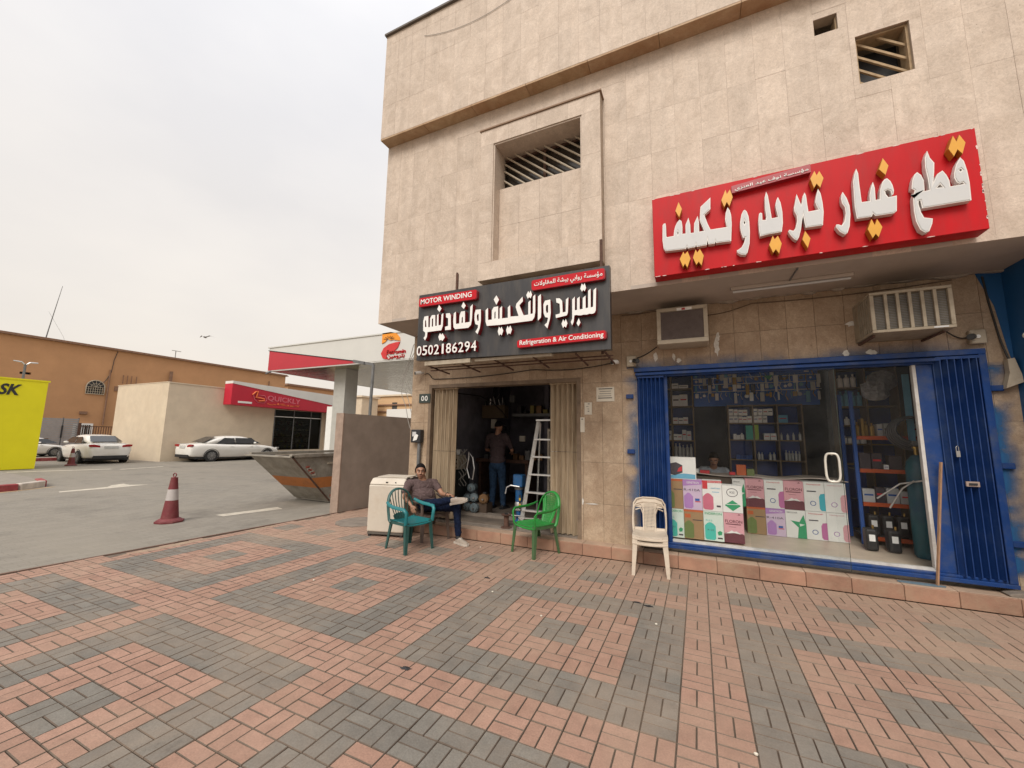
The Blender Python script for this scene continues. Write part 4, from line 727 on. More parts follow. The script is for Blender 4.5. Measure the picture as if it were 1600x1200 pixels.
# ---------------------------------------------------------------- air conditioners
t = thing('air_conditioner', (-.13, 5.55, 2.82), 'small old window air conditioner with a brown fin grille, left of the pair', 'air conditioner', 'window air conditioners above the shopfront')
x0, x1, z0, z1 = -.44, .17, 2.83, 3.31; m = MB(); m.box(x0, x1, 5.50, 5.846, z0, z1); m.build('casing', M_cream, t, bevel=.01)
m = MB(); m.box(x0+.05, x1-.05, 5.494, 5.499, z0+.05, z1-.05); m.build('coil', mat('coil_brown', (0.10, 0.075, 0.065), .7, var=.3, scale=20), t)
for i in range(26): m = MB(); zz = z0+.06+i*(z1-z0-.11)/26; m.box(x0+.05, x1-.05, 5.484, 5.4935, zz, zz+.005); m.build('fin', mat('fin_brown', (0.17, 0.13, 0.12), .6, var=.2), t)
for a, b, c_, d in rect_minus((x0, x1, z0, z1), [(x0+.05, x1-.05, z0+.055, z1-.045)]): m = MB(); m.box(a, b, 5.475, 5.4995, c_, d); m.build('front_frame', M_cream, t, bevel=.004)
m = MB(); m.box(-.19, -.01, 5.470, 5.4745, z1-.05, z1-.015); m.build('badge', M_white, t); m = MB(); m.box(-.13, -.09, 5.467, 5.4695, z1-.045, z1-.022); m.build('badge_mark', M_signred, t)
t = thing('air_conditioner', (2.05, 5.5, 2.74), 'large cream air conditioner with wide upright slats jutting out at the right', 'air conditioner', 'window air conditioners above the shopfront')
x0, x1, y0, z0, z1 = 1.72, 2.37, 5.33, 2.74, 3.18
m = MB(); m.box(x0+.03, x1-.03, y0+.03, 5.846, z0+.03, z1-.03); m.build('inner_casing', mat('grille_dark', (0.09, 0.075, 0.055), .8, var=.3), t)
m = MB(); m.box(x0, x1, y0, 5.846, z0, z0+.03); m.box(x0, x1, y0, 5.846, z1-.03, z1)
for a in (x0, x1-.035): m.box(a, a+.035, y0, y0+.035, z0+.031, z1-.031)
m.box(x0, x0+.02, 5.7, 5.846, z0+.031, z1-.031); m.box(x1-.02, x1, y0+.3, 5.846, z0+.031, z1-.031); M_acs = mat('dusty_ac_beige', (0.31, 0.26, 0.19), .65, var=.12, dirt=(0.16, 0.12, 0.08), dscale=7, damt=.6); m.build('casing', M_acs, t, bevel=.004)
for i in range(1, 6): m = MB(); a = x0+.035+i*(x1-x0-.07)/6; m.box(a-.013, a+.013, y0+.002, y0+.028, z0+.031, z1-.031); m.build('slat', M_acs, t)
for i in range(6): m = MB(); a = y0+.05+i*.06; m.box(x0+.001, x0+.028, a, a+.025, z0+.031, z1-.031); m.build('slat', M_acs, t)
for i in range(20): m = MB(); zz = z0+.05+i*.0175; m.box(x0+.04, x1-.04, y0+.0285, y0+.032, zz, zz+.004); m.build('fin', M_steel, t)
m = MB(); m.box(2.2, 2.31, y0-.003, y0-.0005, z0+.008, z0+.024); m.build('badge', M_letw, t)
m = MB(); m.bar((1.75, 5.4, 2.72), (1.75, 5.84, 2.72), .02); m.bar((2.3, 5.4, 2.72), (2.3, 5.84, 2.72), .02); m.build('support', M_rust, t)
# small hook and leaning stick
m = MB(); m.bar((2.31, 5.79, 1.40), (2.15, 5.74, .16), .022, .016); tag(m.build('wooden_stick', M_wood), 'thin brown wooden stick leaning against the shop window by the right blue door', 'stick')
m = MB(); m.prism([(2.78+.15*cos(k*pi/8)*(1+.1*sin(3*k)), .152+.045*sin(k*pi/8)) for k in range(16)], 5.68, 5.80); tag(m.build('rubble_stone', M_conc, bevel=.02, seg=2), 'lump of pale rubble lying on the step at the foot of the right blue door', 'stone')
m = MB(); m.prism(blob(2.02, 5.735, .2, .035, 16, .06), .1525, .162, 'z'); tag(m.build('blue_slab', mat('faded_blue', (0.11, 0.16, 0.2), .7, var=.2)), 'flat faded blue strip lying on the step before the glass door', 'scrap')
# ============================================================ plastic chairs (built at the origin facing -Y, then placed)
def plastic(name, c, c2): return mat(name, c, .42, var=.12, scale=4, world=False, dirt=c2, dscale=5, damt=.45, bump=.05)
def leg_geo(mb, a, b, w0, w1, d0, d1):
    """tapered leg from top a to foot b, L shaped"""
    a, b = Vector(a), Vector(b)
    sx = 1 if a.x > 0 else -1; sy = 1 if a.y > 0 else -1
    def ring(p, w, d, th): return [p, p+Vector((-sx*w, 0, 0)), p+Vector((-sx*w, -sy*th, 0)), p+Vector((-sx*th, -sy*th, 0)), p+Vector((-sx*th, -sy*d, 0)), p+Vector((0, -sy*d, 0))]
    r0 = ring(a, w0, d0, .014); r1 = ring(b, w1, d1, .012); return mb.add(r0+r1, [(0, 1, 2, 3, 4, 5), (11, 10, 9, 8, 7, 6)]+[(i, i+6, (i+1) % 6+6, (i+1) % 6) for i in range(6)])
def make_chair(label, m, style, group='plastic chairs on the pavement', m2=None, H=.83):
    m2 = m2 or m; t = thing('plastic_chair', (0, 0, 0), label, 'chair', group); sh = .415; w = .215
    s = MB()
    def seat(u, v):
        x = (u-.5)*2; y = (v-.5)*2; ww = .225-.02*v
        return (x*ww*(1-.04*y*y), (-.22+.43*v)+(-.012*(1-x*x) if v < .01 else 0), sh-.018*(1-x*x)*(1-(v-.55)**2*2)+(-.03 if v == 0 else 0)+.008*abs(x)**3)
    s.grid(seat, 12, 10, thick=(0, 0, -.012)); s.build('seat', m, t, smooth=True)
    ap = MB(); ap.box(-.2, .2, -.212, -.202, sh-.055, sh-.018); ap.box(-.212, -.202, -.2, .2, sh-.05, sh-.012); ap.box(.202, .212, -.2, .2, sh-.05, sh-.012); ap.box(-.185, .185, .2, .21, sh-.055, sh-.012); ap.build('seat_skirt', m2, t)
    arms = style != 'white'; fx = .235 if arms else .21
    for sx in (-1, 1):
        l = MB(); leg_geo(l, (sx*fx, -.215, sh), (sx*(fx+.02), -.25, 0), .06, .04, .055, .035); l.build('leg', m2, t)
        l = MB(); leg_geo(l, (sx*.2, .21, sh), (sx*.225, .275, 0), .055, .035, .055, .035); l.build('leg', m2, t)
    top = H; lean = .11; yb = .20
    def arch(k, inset=0, n=24):
        a = pi*k; x = cos(a)*(.225-inset); zz = sin(a)
        hh = (top-sh-inset)*(zz**.62); return Vector((x*(1+.10*sin(a)**2), yb+lean*hh/(top-sh)+.02*(1-(x/.23)**2), sh+.0+hh))
    if style == 'white':
        b = MB(); pts = [Vector((-.205, yb, sh-.02))]+[Vector((-.215+.0*k, yb+lean*.5*k, sh+.22*k)) for k in (.5, 1)]+[Vector((-.205, yb+lean*.8, sh+.34)), Vector((-.17, yb+lean*.97, sh+.395)), Vector((-.08, yb+lean+.02, sh+.415)), Vector((.08, yb+lean+.02, sh+.415)), Vector((.17, yb+lean*.97, sh+.395)), Vector((.205, yb+lean*.8, sh+.34)), Vector((.215, yb+lean*.5, sh+.22)), Vector((.215, yb+lean*.25, sh+.11)), Vector((.205, yb, sh-.02))]
        b.tube(pts, [.018]*len(pts), 8, sy=.6); fr = b.build('back_frame', m, t, smooth=True)
        def yz(z): return yb+lean*(z-sh)/.415
        b = MB()  # perforated centre panel
        nx, nz = 8, 17; x0 = .07
        for i in range(nx+1): u = -x0+2*x0*i/nx; b.bar((u, yz(sh+.06)+.01, sh+.06), (u, yz(sh+.37)+.012, sh+.37), .007)
        for j in range(nz+1): z = sh+.06+.31*j/nz; b.bar((-x0, yz(z)+.01, z), (x0, yz(z)+.01, z), .007)
        o = b.build('mesh_panel', m, t); o['kind'] = 'stuff'
        for sx in (-1, 1):
            b = MB(); b.tube([(sx*.075, yz(sh)+.01, sh-.02), (sx*.075, yz(sh+.12)+.01, sh+.12), (sx*.078, yz(sh+.26)+.01, sh+.26), (sx*.11, yz(sh+.335)+.01, sh+.335), (sx*.185, yz(sh+.31), sh+.31)], .015, 8, sy=.6); b.build('back_rib', m, t, smooth=True)
        b = MB(); b.grid(lambda u, v: ((u-.5)*.36*(1-.25*v*v), yz(sh+.345+.06*v)+.012+.012*sin(pi*u), sh+.345+.065*v), 10, 3, thick=(0, .012, 0)); b.build('backrest', m, t, smooth=True)
        b = MB(); b.grid(lambda u, v: ((u-.5)*.40, yz(sh-.01+.04*v)+.008, sh-.01+.04*v), 6, 2, thick=(0, .012, 0)); b.build('lower_back', m, t, smooth=True)
        return t
    b = MB(); pts = [Vector((-.225, yb-.03, sh-.03))]+[arch(1-k/24) for k in range(25)]+[Vector((.225, yb-.03, sh-.03))]
    b.tube(pts, [.018]+[.021+.006*sin(pi*k/24) for k in range(25)]+[.018], 8, sy=.55); b.build('back_frame', m, t, smooth=True)
    def inner(x, v):   # from seat back edge (v=0) to the arch (v=1)
        a = math.acos(max(-1, min(1, x/.225))); p = arch(a/pi); q = Vector((x*.62, yb+.0, sh-.01)); r = q.lerp(p, v); r.y += .03*sin(pi*v)*(1-(x/.25)**2); return r
    if style == 'fan':
        for i in range(7):
            x = -.165+.055*i; b = MB(); b.tube([inner(x, k/8) for k in range(9)], [.012, .013, .014, .014, .014, .014, .014, .013, .011], 8, sy=.5); b.build('back_slat', m, t, smooth=True)
        b = MB(); b.grid(lambda u, v: inner((u-.5)*.40, .0+.2*v), 8, 3, thick=(0, .008, 0)); b.build('backrest', m, t, smooth=True)
    else:
        b = MB(); ov = []
        for sx in (-1, 1):
            b = MB(); b.tube([inner(sx*.125, k/8) for k in range(9)], .014, 8, sy=.6); b.build('back_slat', m, t, smooth=True)
        for i in range(-4, 5): b = MB(); b.tube([inner(i*.024, k/8) for k in range(9)], .0055, 6); b.build('back_wire', m, t)
        for j in range(12):
            v = .08+j*.075; b = MB(); b.tube([inner(-.115+.23*k/6, v) for k in range(7)], .005, 6); b.build('back_wire', m, t)
        for sx in (-1, 1): b = MB(); b.grid(lambda u, v, sx=sx: inner(sx*(.13+.04*u*(1-.0*v)), .02+.9*v), 2, 8, thick=(0, .006, 0)); b.build('side_panel', m, t, smooth=True)
    for sx in (-1, 1):
        b = MB(); az = sh+.20
        pts = [(sx*.243, yb+.045, az+.05), (sx*.262, yb-.03, az+.02), (sx*.272, .06, az), (sx*.272, -.10, az-.005), (sx*.262, -.19, az-.012), (sx*.248, -.228, az-.05), (sx*.240, -.226, az-.12), (sx*.236, -.212, sh-.02)]
        b.tube(pts, [.020, .024, .027, .028, .026, .024, .023, .026], 8, sy=.5); b.build('armrest', m, t, smooth=True)
    return t
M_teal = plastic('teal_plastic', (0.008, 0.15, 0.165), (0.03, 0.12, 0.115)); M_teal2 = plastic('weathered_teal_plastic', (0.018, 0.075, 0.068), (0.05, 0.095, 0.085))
M_grn = plastic('green_plastic', (0.022, 0.235, 0.04), (0.04, 0.17, 0.05)); M_grn2 = plastic('dusty_green_plastic', (0.05, 0.115, 0.045), (0.09, 0.125, 0.07))
M_whp = plastic('white_plastic', (0.54, 0.46, 0.37), (0.38, 0.29, 0.21)); M_brp = plastic('brown_plastic', (0.115, 0.08, 0.065), (0.15, 0.12, 0.10))
c = make_chair('teal plastic armchair with a fan back standing beside the seated man', M_teal, 'fan', m2=M_teal2); put(c, (-3.80, 4.78, 0), 76, .97)
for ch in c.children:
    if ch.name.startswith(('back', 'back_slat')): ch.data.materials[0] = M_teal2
c = make_chair('bright green plastic armchair with a mesh back in front of the ladder', M_grn, 'oval', m2=M_grn2); put(c, (-2.13, 5.44, 0), -28, .97)
c = make_chair('upper white armless plastic chair of the stack against the blue door', M_whp, 'white', group='white chairs stacked together'); put(c, (-.595, 5.39, .052), 6, .93)
d = copy_tree(c); put(d, (-.595, 5.37, 0), 6, .93, 'lower white armless plastic chair of the stack, its legs on the paving')
c = make_chair('brown plastic armchair the man in the grey T-shirt sits on', M_brp, 'fan'); put(c, (-3.93, 5.42, 0), 62, .96)
# ============================================================ washing machine
t = thing('washing_machine', (-4.65, 5.4, 0), 'old cream washing machine standing at the building corner behind the teal chair', 'washing machine')
M_enam = mat('cream_enamel', (0.54, 0.48, 0.40), .4, var=.06, scale=3, dirt=(0.42, 0.32, 0.22), dscale=4, damt=.4)
Mw = Matrix.Translation((-4.64, 5.40, 0)) @ Matrix.Rotation(radians(15), 4, 'Z')
def P8(x0, x1, y0, y1, z0, z1, xt0=None, xt1=None, yt0=None, yt1=None):
    xt0 = x0 if xt0 is None else xt0; xt1 = x1 if xt1 is None else xt1; yt0 = y0 if yt0 is None else yt0; yt1 = y1 if yt1 is None else yt1
    return [(x0, y0, z0), (x1, y0, z0), (x1, y1, z0), (x0, y1, z0), (xt0, yt0, z1), (xt1, yt0, z1), (xt1, yt1, z1), (xt0, yt1, z1)]
F6 = [(0, 3, 2, 1), (4, 5, 6, 7), (0, 1, 5, 4), (1, 2, 6, 5), (2, 3, 7, 6), (3, 0, 4, 7)]
m = MB(); m.add(P8(-.31, .31, -.29, .29, .07, .80), F6, 0, Mw); m.build('cabinet', M_enam, t, bevel=.02, seg=2)
m = MB(); m.add(P8(-.31, .31, -.29, .29, .803, .90, -.29, .29, -.22, .28), F6, 0, Mw); m.build('control_panel', M_enam, t, bevel=.02, seg=2)
m = MB(); m.add(P8(-.26, .26, -.12, .26, .903, .915), F6, 0, Mw); m.build('lid', M_enam, t, bevel=.006)
m = MB(); m.add(P8(-.30, .30, -.28, .28, .035, .068), F6, 0, Mw); m.build('plinth', mat('dark_plinth', (0.10, 0.085, 0.07), .7), t)
for sx in (-.27, .27):
    for sy in (-.25, .25): m = MB(); m.add(P8(sx-.02, sx+.02, sy-.02, sy+.02, 0, .034), F6, 0, Mw); m.build('foot', M_black, t)
for a in (-.02, .0, .14): m = MB(); m.add(P8(a-.006, a+.006, -.283, -.262, .835, .85), F6, 0, Mw); m.build('knob', M_black, t)
m = MB(); m.grid(lambda u, v: Mw @ Vector((.318+.01*sin(20*u), -.27+.52*u, .72+.19*v+.01*sin(14*u))), 12, 4, thick=(.012, 0, 0)); o = m.build('cloth', mat('brown_check_cloth', (0.10, 0.075, 0.07), .9, var=.5, scale=25)); tag(o, 'dark brown patterned cloth hanging over the right side of the washing machine', 'cloth')
# ============================================================ brown rendered wall beside the forecourt
t = thing('boundary_wall', (-6.9, 10, 0), 'brown rendered boundary wall running back beside the skip', 'wall')
m = MB(); m.box(-6.98, -6.78, 6.2, 21, -.02, 2.04); m.build('wall_body', mat('brown_render', (0.31, 0.255, 0.215), .95, var=.14, scale=2.5, bump=.7, bscale=120, dirt=(0.36, 0.29, 0.24), dscale=3, damt=.3), t)
m = MB(); m.box(-6.985, -6.775, 6.17, 6.199, -.02, 2.045); m.build('wall_end', mat('pink_render', (0.32, 0.235, 0.185), .95, var=.2, scale=6, bump=.6, bscale=90), t)
# ============================================================ skip
t = thing('skip_container', (-8.6, 8, 0), 'battered grey steel skip with an orange band and a sloping end', 'skip')
M_skip = mat('skip_grey', (0.27, 0.245, 0.205), .7, var=.25, scale=3, dirt=(0.12, 0.085, 0.055), dscale=2.6, damt=.7, bump=.3, bscale=25)
M_sko = mat('skip_orange', (0.46, 0.16, 0.04), .7, var=.2, scale=3, dirt=(0.13, 0.06, 0.03), dscale=3, damt=.7)
x0, x1 = -9.18, -8.03; z1 = 1.08
prof = lambda z: 7.06-1.08*z/z1            # y of the sloping end at height z
wid = lambda z: .02*z
def end_band(z0, z2, m_, nm):
    mb = MB(); mb.add([(x0-.25*z0/z1, prof(z0), z0), (x1, prof(z0), z0), (x1, prof(z2), z2), (x0-.25*z2/z1, prof(z2), z2), (x0-.25*z0/z1+.04, prof(z0)+.05, z0), (x1-.04, prof(z0)+.05, z0), (x1-.04, prof(z2)+.05, z2), (x0-.25*z2/z1+.04, prof(z2)+.05, z2)], [(0, 1, 2, 3), (7, 6, 5, 4), (0, 4, 5, 1), (3, 2, 6, 7), (0, 3, 7, 4), (1, 5, 6, 2)]); mb.build(nm, m_, t)
end_band(.04, .36, M_skip, 'end_plate'); end_band(.361, .60, M_sko, 'orange_band'); end_band(.601, z1, M_skip, 'end_plate')
def side_band(xx, th, z0, z2, m_, nm, back=10.6):
    mb = MB(); vs = [(prof(z0)+.003, z0), (back+z0*.9, z0), (back+z2*.9, z2), (prof(z2)+.003, z2)]; mb.prism(vs, xx, xx+th, 'x'); mb.build(nm, m_, t)
for xx, th in ((x1, .03), (x0-.03, .03)):
    side_band(xx, th, .04, .36, M_skip, 'side_plate'); side_band(xx, th, .361, .60, M_sko, 'orange_band'); side_band(xx, th, .601, z1, M_skip, 'side_plate')
m = MB(); m.box(x0, x1, 7.06, 10.6, .0, .039); m.build('floor_plate', M_skip, t)
m = MB(); m.box(x1-.02, x1+.07, 5.94, 11.6, z1, z1+.07); m.box(x0-.32, x1+.07, 5.90, 6.0, z1, z1+.03); m.box(x0-.34, x0-.25, 6.001, 11.6, z1, z1+.07); m.build('rim', M_skip, t)
m = MB(); m.tube([(x1+.045, prof(.04), .04), (x1+.045, prof(z1), z1)], .02, 6); m.build('corner_weld', M_rust, t)
M_rw = mat('faded_red_stripe', (0.36, 0.10, 0.07), .8, var=.3); M_ww = mat('faded_white_stripe', (0.42, 0.36, 0.3), .8, var=.3)
for k in range(6):
    for base in (.80, .10):
        z_ = base+.03-k*.035; y_ = prof(z_)+.10
        m = MB(); m.add([(x1+.0325, y_, z_), (x1+.0325, y_+.10, z_), (x1+.0325, y_+.10, z_+.05), (x1+.0325, y_, z_+.05)], [(0, 1, 2, 3)]) if z_ > .02 else None
        if z_ > .02: m.build('warning_stripe', (M_rw, M_ww)[k % 2], t, fix=False)
m = MB(); m.box(x1+.033, x1+.06, 6.9, 7.15, .9, .93); m.build('grab_handle', M_cream, t)
m = MB(); m.cyl((x1+.03, 8.2, .48), (x1+.12, 8.2, .48), .05); m.build('lifting_pin', M_black, t)
# ============================================================ traffic cones
M_cone = mat('faded_red_rubber', (0.15, 0.02, 0.025), .6, var=.15, scale=6, world=False, dirt=(0.2, 0.09, 0.075), dscale=7, damt=.4); M_conew = mat('cone_white', (0.42, 0.38, 0.36), .6, var=.1, world=False)
def cone(label):
    t = thing('traffic_cone', (0, 0, 0), label, 'traffic cone', 'red and white traffic cones on the road')
    m = MB(); m.prism([(.215*cos(2*pi*k/8+pi/8), .215*sin(2*pi*k/8+pi/8)) for k in range(8)], 0, .035, 'z'); m.lathe([(.19, .036), (.16, .06), (.13, .075)], n=20); m.build('base', M_cone, t, bevel=.006)
    m = MB(); m.lathe([(.128, .076), (.092, .38)], n=24); m.build('lower_cone', M_cone, t, smooth=True)
    m = MB(); m.lathe([(.0925, .381), (.074, .57)], n=24); m.build('reflective_sleeve', M_conew, t, smooth=True)
    m = MB(); m.lathe([(.0735, .571), (.05, .76), (.052, .775), (.0, .78)], n=24, caps=False); m.build('upper_cone', M_cone, t, smooth=True)
    m = MB(); m.tube([(.035*cos(2*pi*k/14), 0, .815+.035*sin(2*pi*k/14)) for k in range(14)], .009, 6, closed=True); m.build('carry_ring', M_cone, t, smooth=True); return t
c1 = cone('large faded red and white cone standing on the road nearest the paving'); put(c1, (-8.74, 4.2, -.02), 10, 1.02)
c2 = copy_tree(c1); put(c2, (-26.35, 8.5, -.02), 40, 1.0, 'distant red and white cone standing in front of the parked white car')
# ============================================================ road markings, raised island
M_mark = mat('worn_road_paint', (0.50, 0.45, 0.37), .8, var=.15, scale=8, dirt=(0.26, 0.22, 0.18), dscale=5, damt=.6)
def flat(name, poly, z, m_, kind='structure'): mb = MB(); mb.add([(x, y, z) for x, y in poly], [tuple(range(len(poly)))]); return tag(mb.build(name, m_, fix=False), kind=kind)
flat('lane_arrow', [(-15.2, 4.77), (-15.45, 4.83), (-15.6, 5.85), (-16.0, 6.1), (-16.2, 6.45), (-15.7, 6.4), (-15.35, 6.75), (-15.3, 6.4), (-15.2, 5.85)], -.016, M_mark)
flat('lane_line', [(-8.7, 4.95), (-8.45, 4.95), (-8.2, 6.0), (-8.5, 6.1)], -.016, M_mark)
flat('lane_line', [(-22.4, 8.7), (-22.2, 8.7), (-22.6, 10.4), (-22.8, 10.4)], -.016, M_mark)
flat('lane_line', [(-24.2, 5.4), (-23.9, 5.4), (-22.6, 8.6), (-22.9, 8.6)], -.016, M_mark)
isl = MB(); P = [(-16.5, 1.0), (-16.45, 4.0), (-16.75, 4.7), (-17.3, 5.1), (-18.2, 5.15), (-20.3, 5.35), (-24.3, 5.6), (-24.3, 1.0)]
isl.prism(P, -.05, .13, 'z'); ik = isl.build('traffic_island', mat('grey_block_island', (0.23, 0.20, 0.17), .9, var=.15, scale=6)); ik['kind'] = 'structure'
M_kr = mat('kerb_red', (0.27, 0.04, 0.045), .8, var=.2, dirt=(0.3, 0.22, 0.18), dscale=4, damt=.4); M_kw = mat('kerb_white', (0.52, 0.46, 0.40), .8, var=.15, dirt=(0.3, 0.25, 0.2), dscale=4, damt=.5)
path = [(-16.5, 1.0), (-16.5, 1.9), (-16.48, 2.8), (-16.45, 3.6), (-16.6, 4.4), (-17.1, 5.0), (-18.0, 5.16)]
for k in range(len(path)-1):
    a, b = Vector((*path[k], .06)), Vector((*path[k+1], .06)); d = (b-a).normalized()
    m = MB(); m.bar(a+d*.01, b-d*.01, .16, .2); m.build('kerb_stone', (M_kr, M_kw)[(k+1) % 2], ik, bevel=.02)
flat('kerb_line', [(-16.2, 1.0), (-16.32, 1.0), (-16.3, 3.8), (-16.9, 5.1), (-16.8, 5.2), (-16.16, 3.9)], -.016, mat('faded_yellow_line', (0.42, 0.30, 0.17), .8, var=.2))
for k in range(3):
    m = MB(); m.box(-31.2, -31.0, 7.6+k*.62, 8.2+k*.62, -.02, .14); tag(m.build('kerb_block', (M_kw, M_kr, M_kr)[k]), ('white painted kerb block left of the distant cone', 'red painted kerb block just behind the yellow kiosk corner', 'red painted kerb block next to the parked white car')[k], 'kerb block', 'painted kerb blocks by the far car park')
# yellow kiosk
t = thing('kiosk', (-26, 3, 0), 'bright yellow kiosk wall with black lettering at the left edge', 'kiosk')
M_kio = mat('kiosk_yellow', (0.74, 0.67, 0.004), .55, var=.05, scale=1); m = MB(); m.box(-27.2, -25.0, -3, 7.0, .0, 3.6); m.build('wall', M_kio, t)
m = MB(); m.box(-27.3, -24.98, -3.1, 7.05, 3.6, 3.66); m.build('roof_edge', M_kio, t)
Rk = Matrix(((0, -1, 0, -24.98), (1, 0, 0, 0), (0, 0, 1, 0), (0, 0, 0, 1)))
text('lettering', 'KIOSK', M_black, t, 4.88, 6.28, 2.97, 3.42, 0, .05, .05, rot=Rk, italic=.25)
# beige box building with the convenience shop
t = thing('convenience_shop', (-29, 16, 0), 'low cream rendered building with a red slanted shop fascia and a wide dark window', 'shop building')
M_bei = mat('cream_render', (0.60, 0.50, 0.375), .9, var=.07, scale=2, dirt=(0.5, 0.39, 0.28), dscale=.8, damt=.35, bump=.2, bscale=20)
m = MB(); WY = (18.1, 21.95, .45, 3.22)
def xwall(mb, x0, x1, y0, y1, z0, z1, holes):
    for a, b, c_, d in rect_minus((y0, y1, z0, z1), holes): mb.box(x0, x1, a, b, c_, d)
xwall(m, -26.6, -26.4, 11.9, 24, -.02, 4.28, [WY]); m.box(-32.1, -26.601, 11.9, 12.1, -.02, 4.32); m.box(-32.1, -31.9, 12.101, 24, -.02, 4.3); m.box(-31.9, -26.601, 12.101, 24, 4.1, 4.25); m.box(-31.9, -26.6, 23.8, 24, -.02, 4.1); m.box(-30.2, -30, 12.1, 23.8, -.02, 4.1); m.build('wall', M_bei, t)
m = MB(); m.box(-26.52, -26.37, 11.88, 24.02, 4.281, 4.34); m.box(-32.15, -26.53, 11.88, 12.1, 4.321, 4.36); m.build('parapet_cap', M_bei, t)
m = MB(); m.box(-26.46, -26.44, WY[0], WY[1], WY[2], WY[3]); m.build('shop_window', glass_mat('far_glass', (0.5, 0.52, 0.5), .8, .02), t)
for y_ in (18.15, 19.6, 21.0, 21.9): m = MB(); m.box(-26.44, -26.40, y_-.03, y_+.03, WY[2], WY[3]); m.build('mullion', M_steel, t)
m = MB(); m.box(-26.44, -26.4, WY[0], WY[1], 2.72, 2.77); m.build('transom', M_alu, t)
M_in = mat('shop_dark', (0.05, 0.045, 0.04), .8, var=.3); random.seed(2)
for j in range(5):
    m = MB(); m.box(-28.2, -27.6, 18.2, 21.9, .5+j*.42, .53+j*.42); m.build('shelf', M_in, t)
cols = [(.5, .45, .38), (.35, .28, .2), (.3, .1, .08), (.1, .2, .3), (.45, .4, .1), (.3, .3, .28)]
MC = [mat('packet_colour', c_, .6, var=.1) if i == 0 else mat('packet_colour_%d' % i, c_, .6, var=.1) for i, c_ in enumerate(cols)]
m = MB()
for j in range(5):
    y_ = 18.3
    while y_ < 21.8: w = random.uniform(.05, .16); m.box(-27.8, -27.6, y_, y_+w*.85, .532+j*.42, .532+j*.42+random.uniform(.08, .3), random.randrange(6)); y_ += w+random.uniform(0, .15)
m.build('goods', MC, t)['kind'] = 'stuff'
m = MB(); m.prism([(14.75, 3.30), (22.15, 3.22), (22.15, 3.80), (14.75, 4.58)], -26.38, -25.62, 'x'); m.build('red_fascia', mat('fascia_red', (0.48, 0.014, 0.036), .5, var=.08, scale=1), t)
m = MB(); m.prism([(14.75, 4.583), (22.15, 3.803), (24.5, 3.6), (24.5, 4.52), (14.75, 4.74)], -26.37, -25.6, 'x'); m.build('white_fascia', mat('fascia_white', (0.66, 0.64, 0.60), .55, var=.05, scale=1), t)
Rf = Matrix(((0, -1, 0, -25.6), (1, 0, 0, 0), (0, 0, 1, 0), (0, 0, 0, 1)))
M_or = mat('orange_letters', (0.75, 0.17, 0.05), .5); M_pk = mat('pink_outline', (0.62, 0.14, 0.18), .5)
text('lettering', 'QUICKLY', M_pk, t, 17.0, 19.4, 3.68, 4.07, 0, .05, .02, rot=Rf, shear=-.1); text('arabic_lettering', arabic('كويكلي'), M_or, t, 17.0, 19.4, 3.44, 3.62, 0, .05, .03, rot=Rf, shear=-.06)
m = MB(); m.tube([(-25.58, 15.98, 4.0), (-25.56, 16.15, 4.2), (-25.56, 16.3, 4.25), (-25.56, 16.25, 3.98), (-25.56, 16.2, 3.86), (-25.56, 16.5, 3.83), (-25.56, 16.75, 3.78), (-25.56, 16.78, 3.68), (-25.56, 16.4, 3.64)], .045, 6); m.build('logo', M_or, t)
m = MB(); m.tube([(-25.58, 16.0, 4.1), (-25.6, 16.15, 3.72), (-25.6, 16.4, 3.53), (-25.6, 16.8, 3.53), (-25.6, 16.95, 3.75), (-25.6, 16.8, 4.0), (-25.6, 16.4, 4.02)], .02, 6); m.build('logo_ring', M_pk, t)
m = MB(); m.box(-25.615, -25.60, 15.15, 16.0, 3.42, 3.54); m.build('white_strip', M_white, t)
m = MB(); m.box(-26.7, -25.9, 22.2, 22.6, -.02, 3.22); m.build('pilaster', M_bei, t)
# orange building
t = thing('orange_building', (-42, 10, 0), 'long terracotta rendered building with a barred arched window beyond the car park', 'building')
M_ora = mat('terracotta_render', (0.46, 0.25, 0.125), .95, var=.08, scale=.7, dirt=(0.38, 0.20, 0.10), dscale=.5, damt=.35, bump=.2, bscale=12); M_oro = mat('terracotta_dark', (0.22, 0.125, 0.08), .9, var=.2)
m = MB(); AW = (13.05, 14.05, 4.25, 4.75)
m2 = MB(); xwall(m2, -40.3, -40.0, -12, 28.3, -.1, 7.66, [AW, (9.85, 10.35, 5.2, 5.35), (9.2, 9.9, 4.2, 4.6)]); m2.box(-50, -40.301, 28.0, 28.3, -.1, 7.66); m2.box(-50, -40.301, -12, 28, 7.3, 7.4); m2.build('wall', M_ora, t)
m = MB(); m.box(-40.45, -39.8, -12, 28.5, 7.66, 7.74); m.box(-40.4, -39.88, -12, 28.42, 7.741, 7.82); m.build('cornice', M_oro, t)
m = MB(); m.box(-40.35, -40.31, 9.2, 14.1, 4.1, 5.5); m.build('window_dark', M_black, t)
m = MB(); m.prism([(13.05, 4.75)]+[(13.55+.5*cos(radians(180-k*15)), 4.75+.5*sin(radians(180-k*15))) for k in range(13)], -39.995, -39.97, 'x'); m.build('arch_pane', M_black, t)
fr = MB(); fr.tube([(-39.95, 13.05, 4.25)]+[(-39.95, 13.55+.5*cos(radians(180-k*15)), 4.75+.5*sin(radians(180-k*15))) for k in range(13)]+[(-39.95, 14.05, 4.25)], .035, 6, closed=True); fr.build('arched_window_frame', M_cream, t)
for k in range(1, 8): a = 13.05+k*.125; m = MB(); m.bar((-39.94, a, 4.26), (-39.94, a, 4.75), .025); m.build('window_bar', M_cream, t)
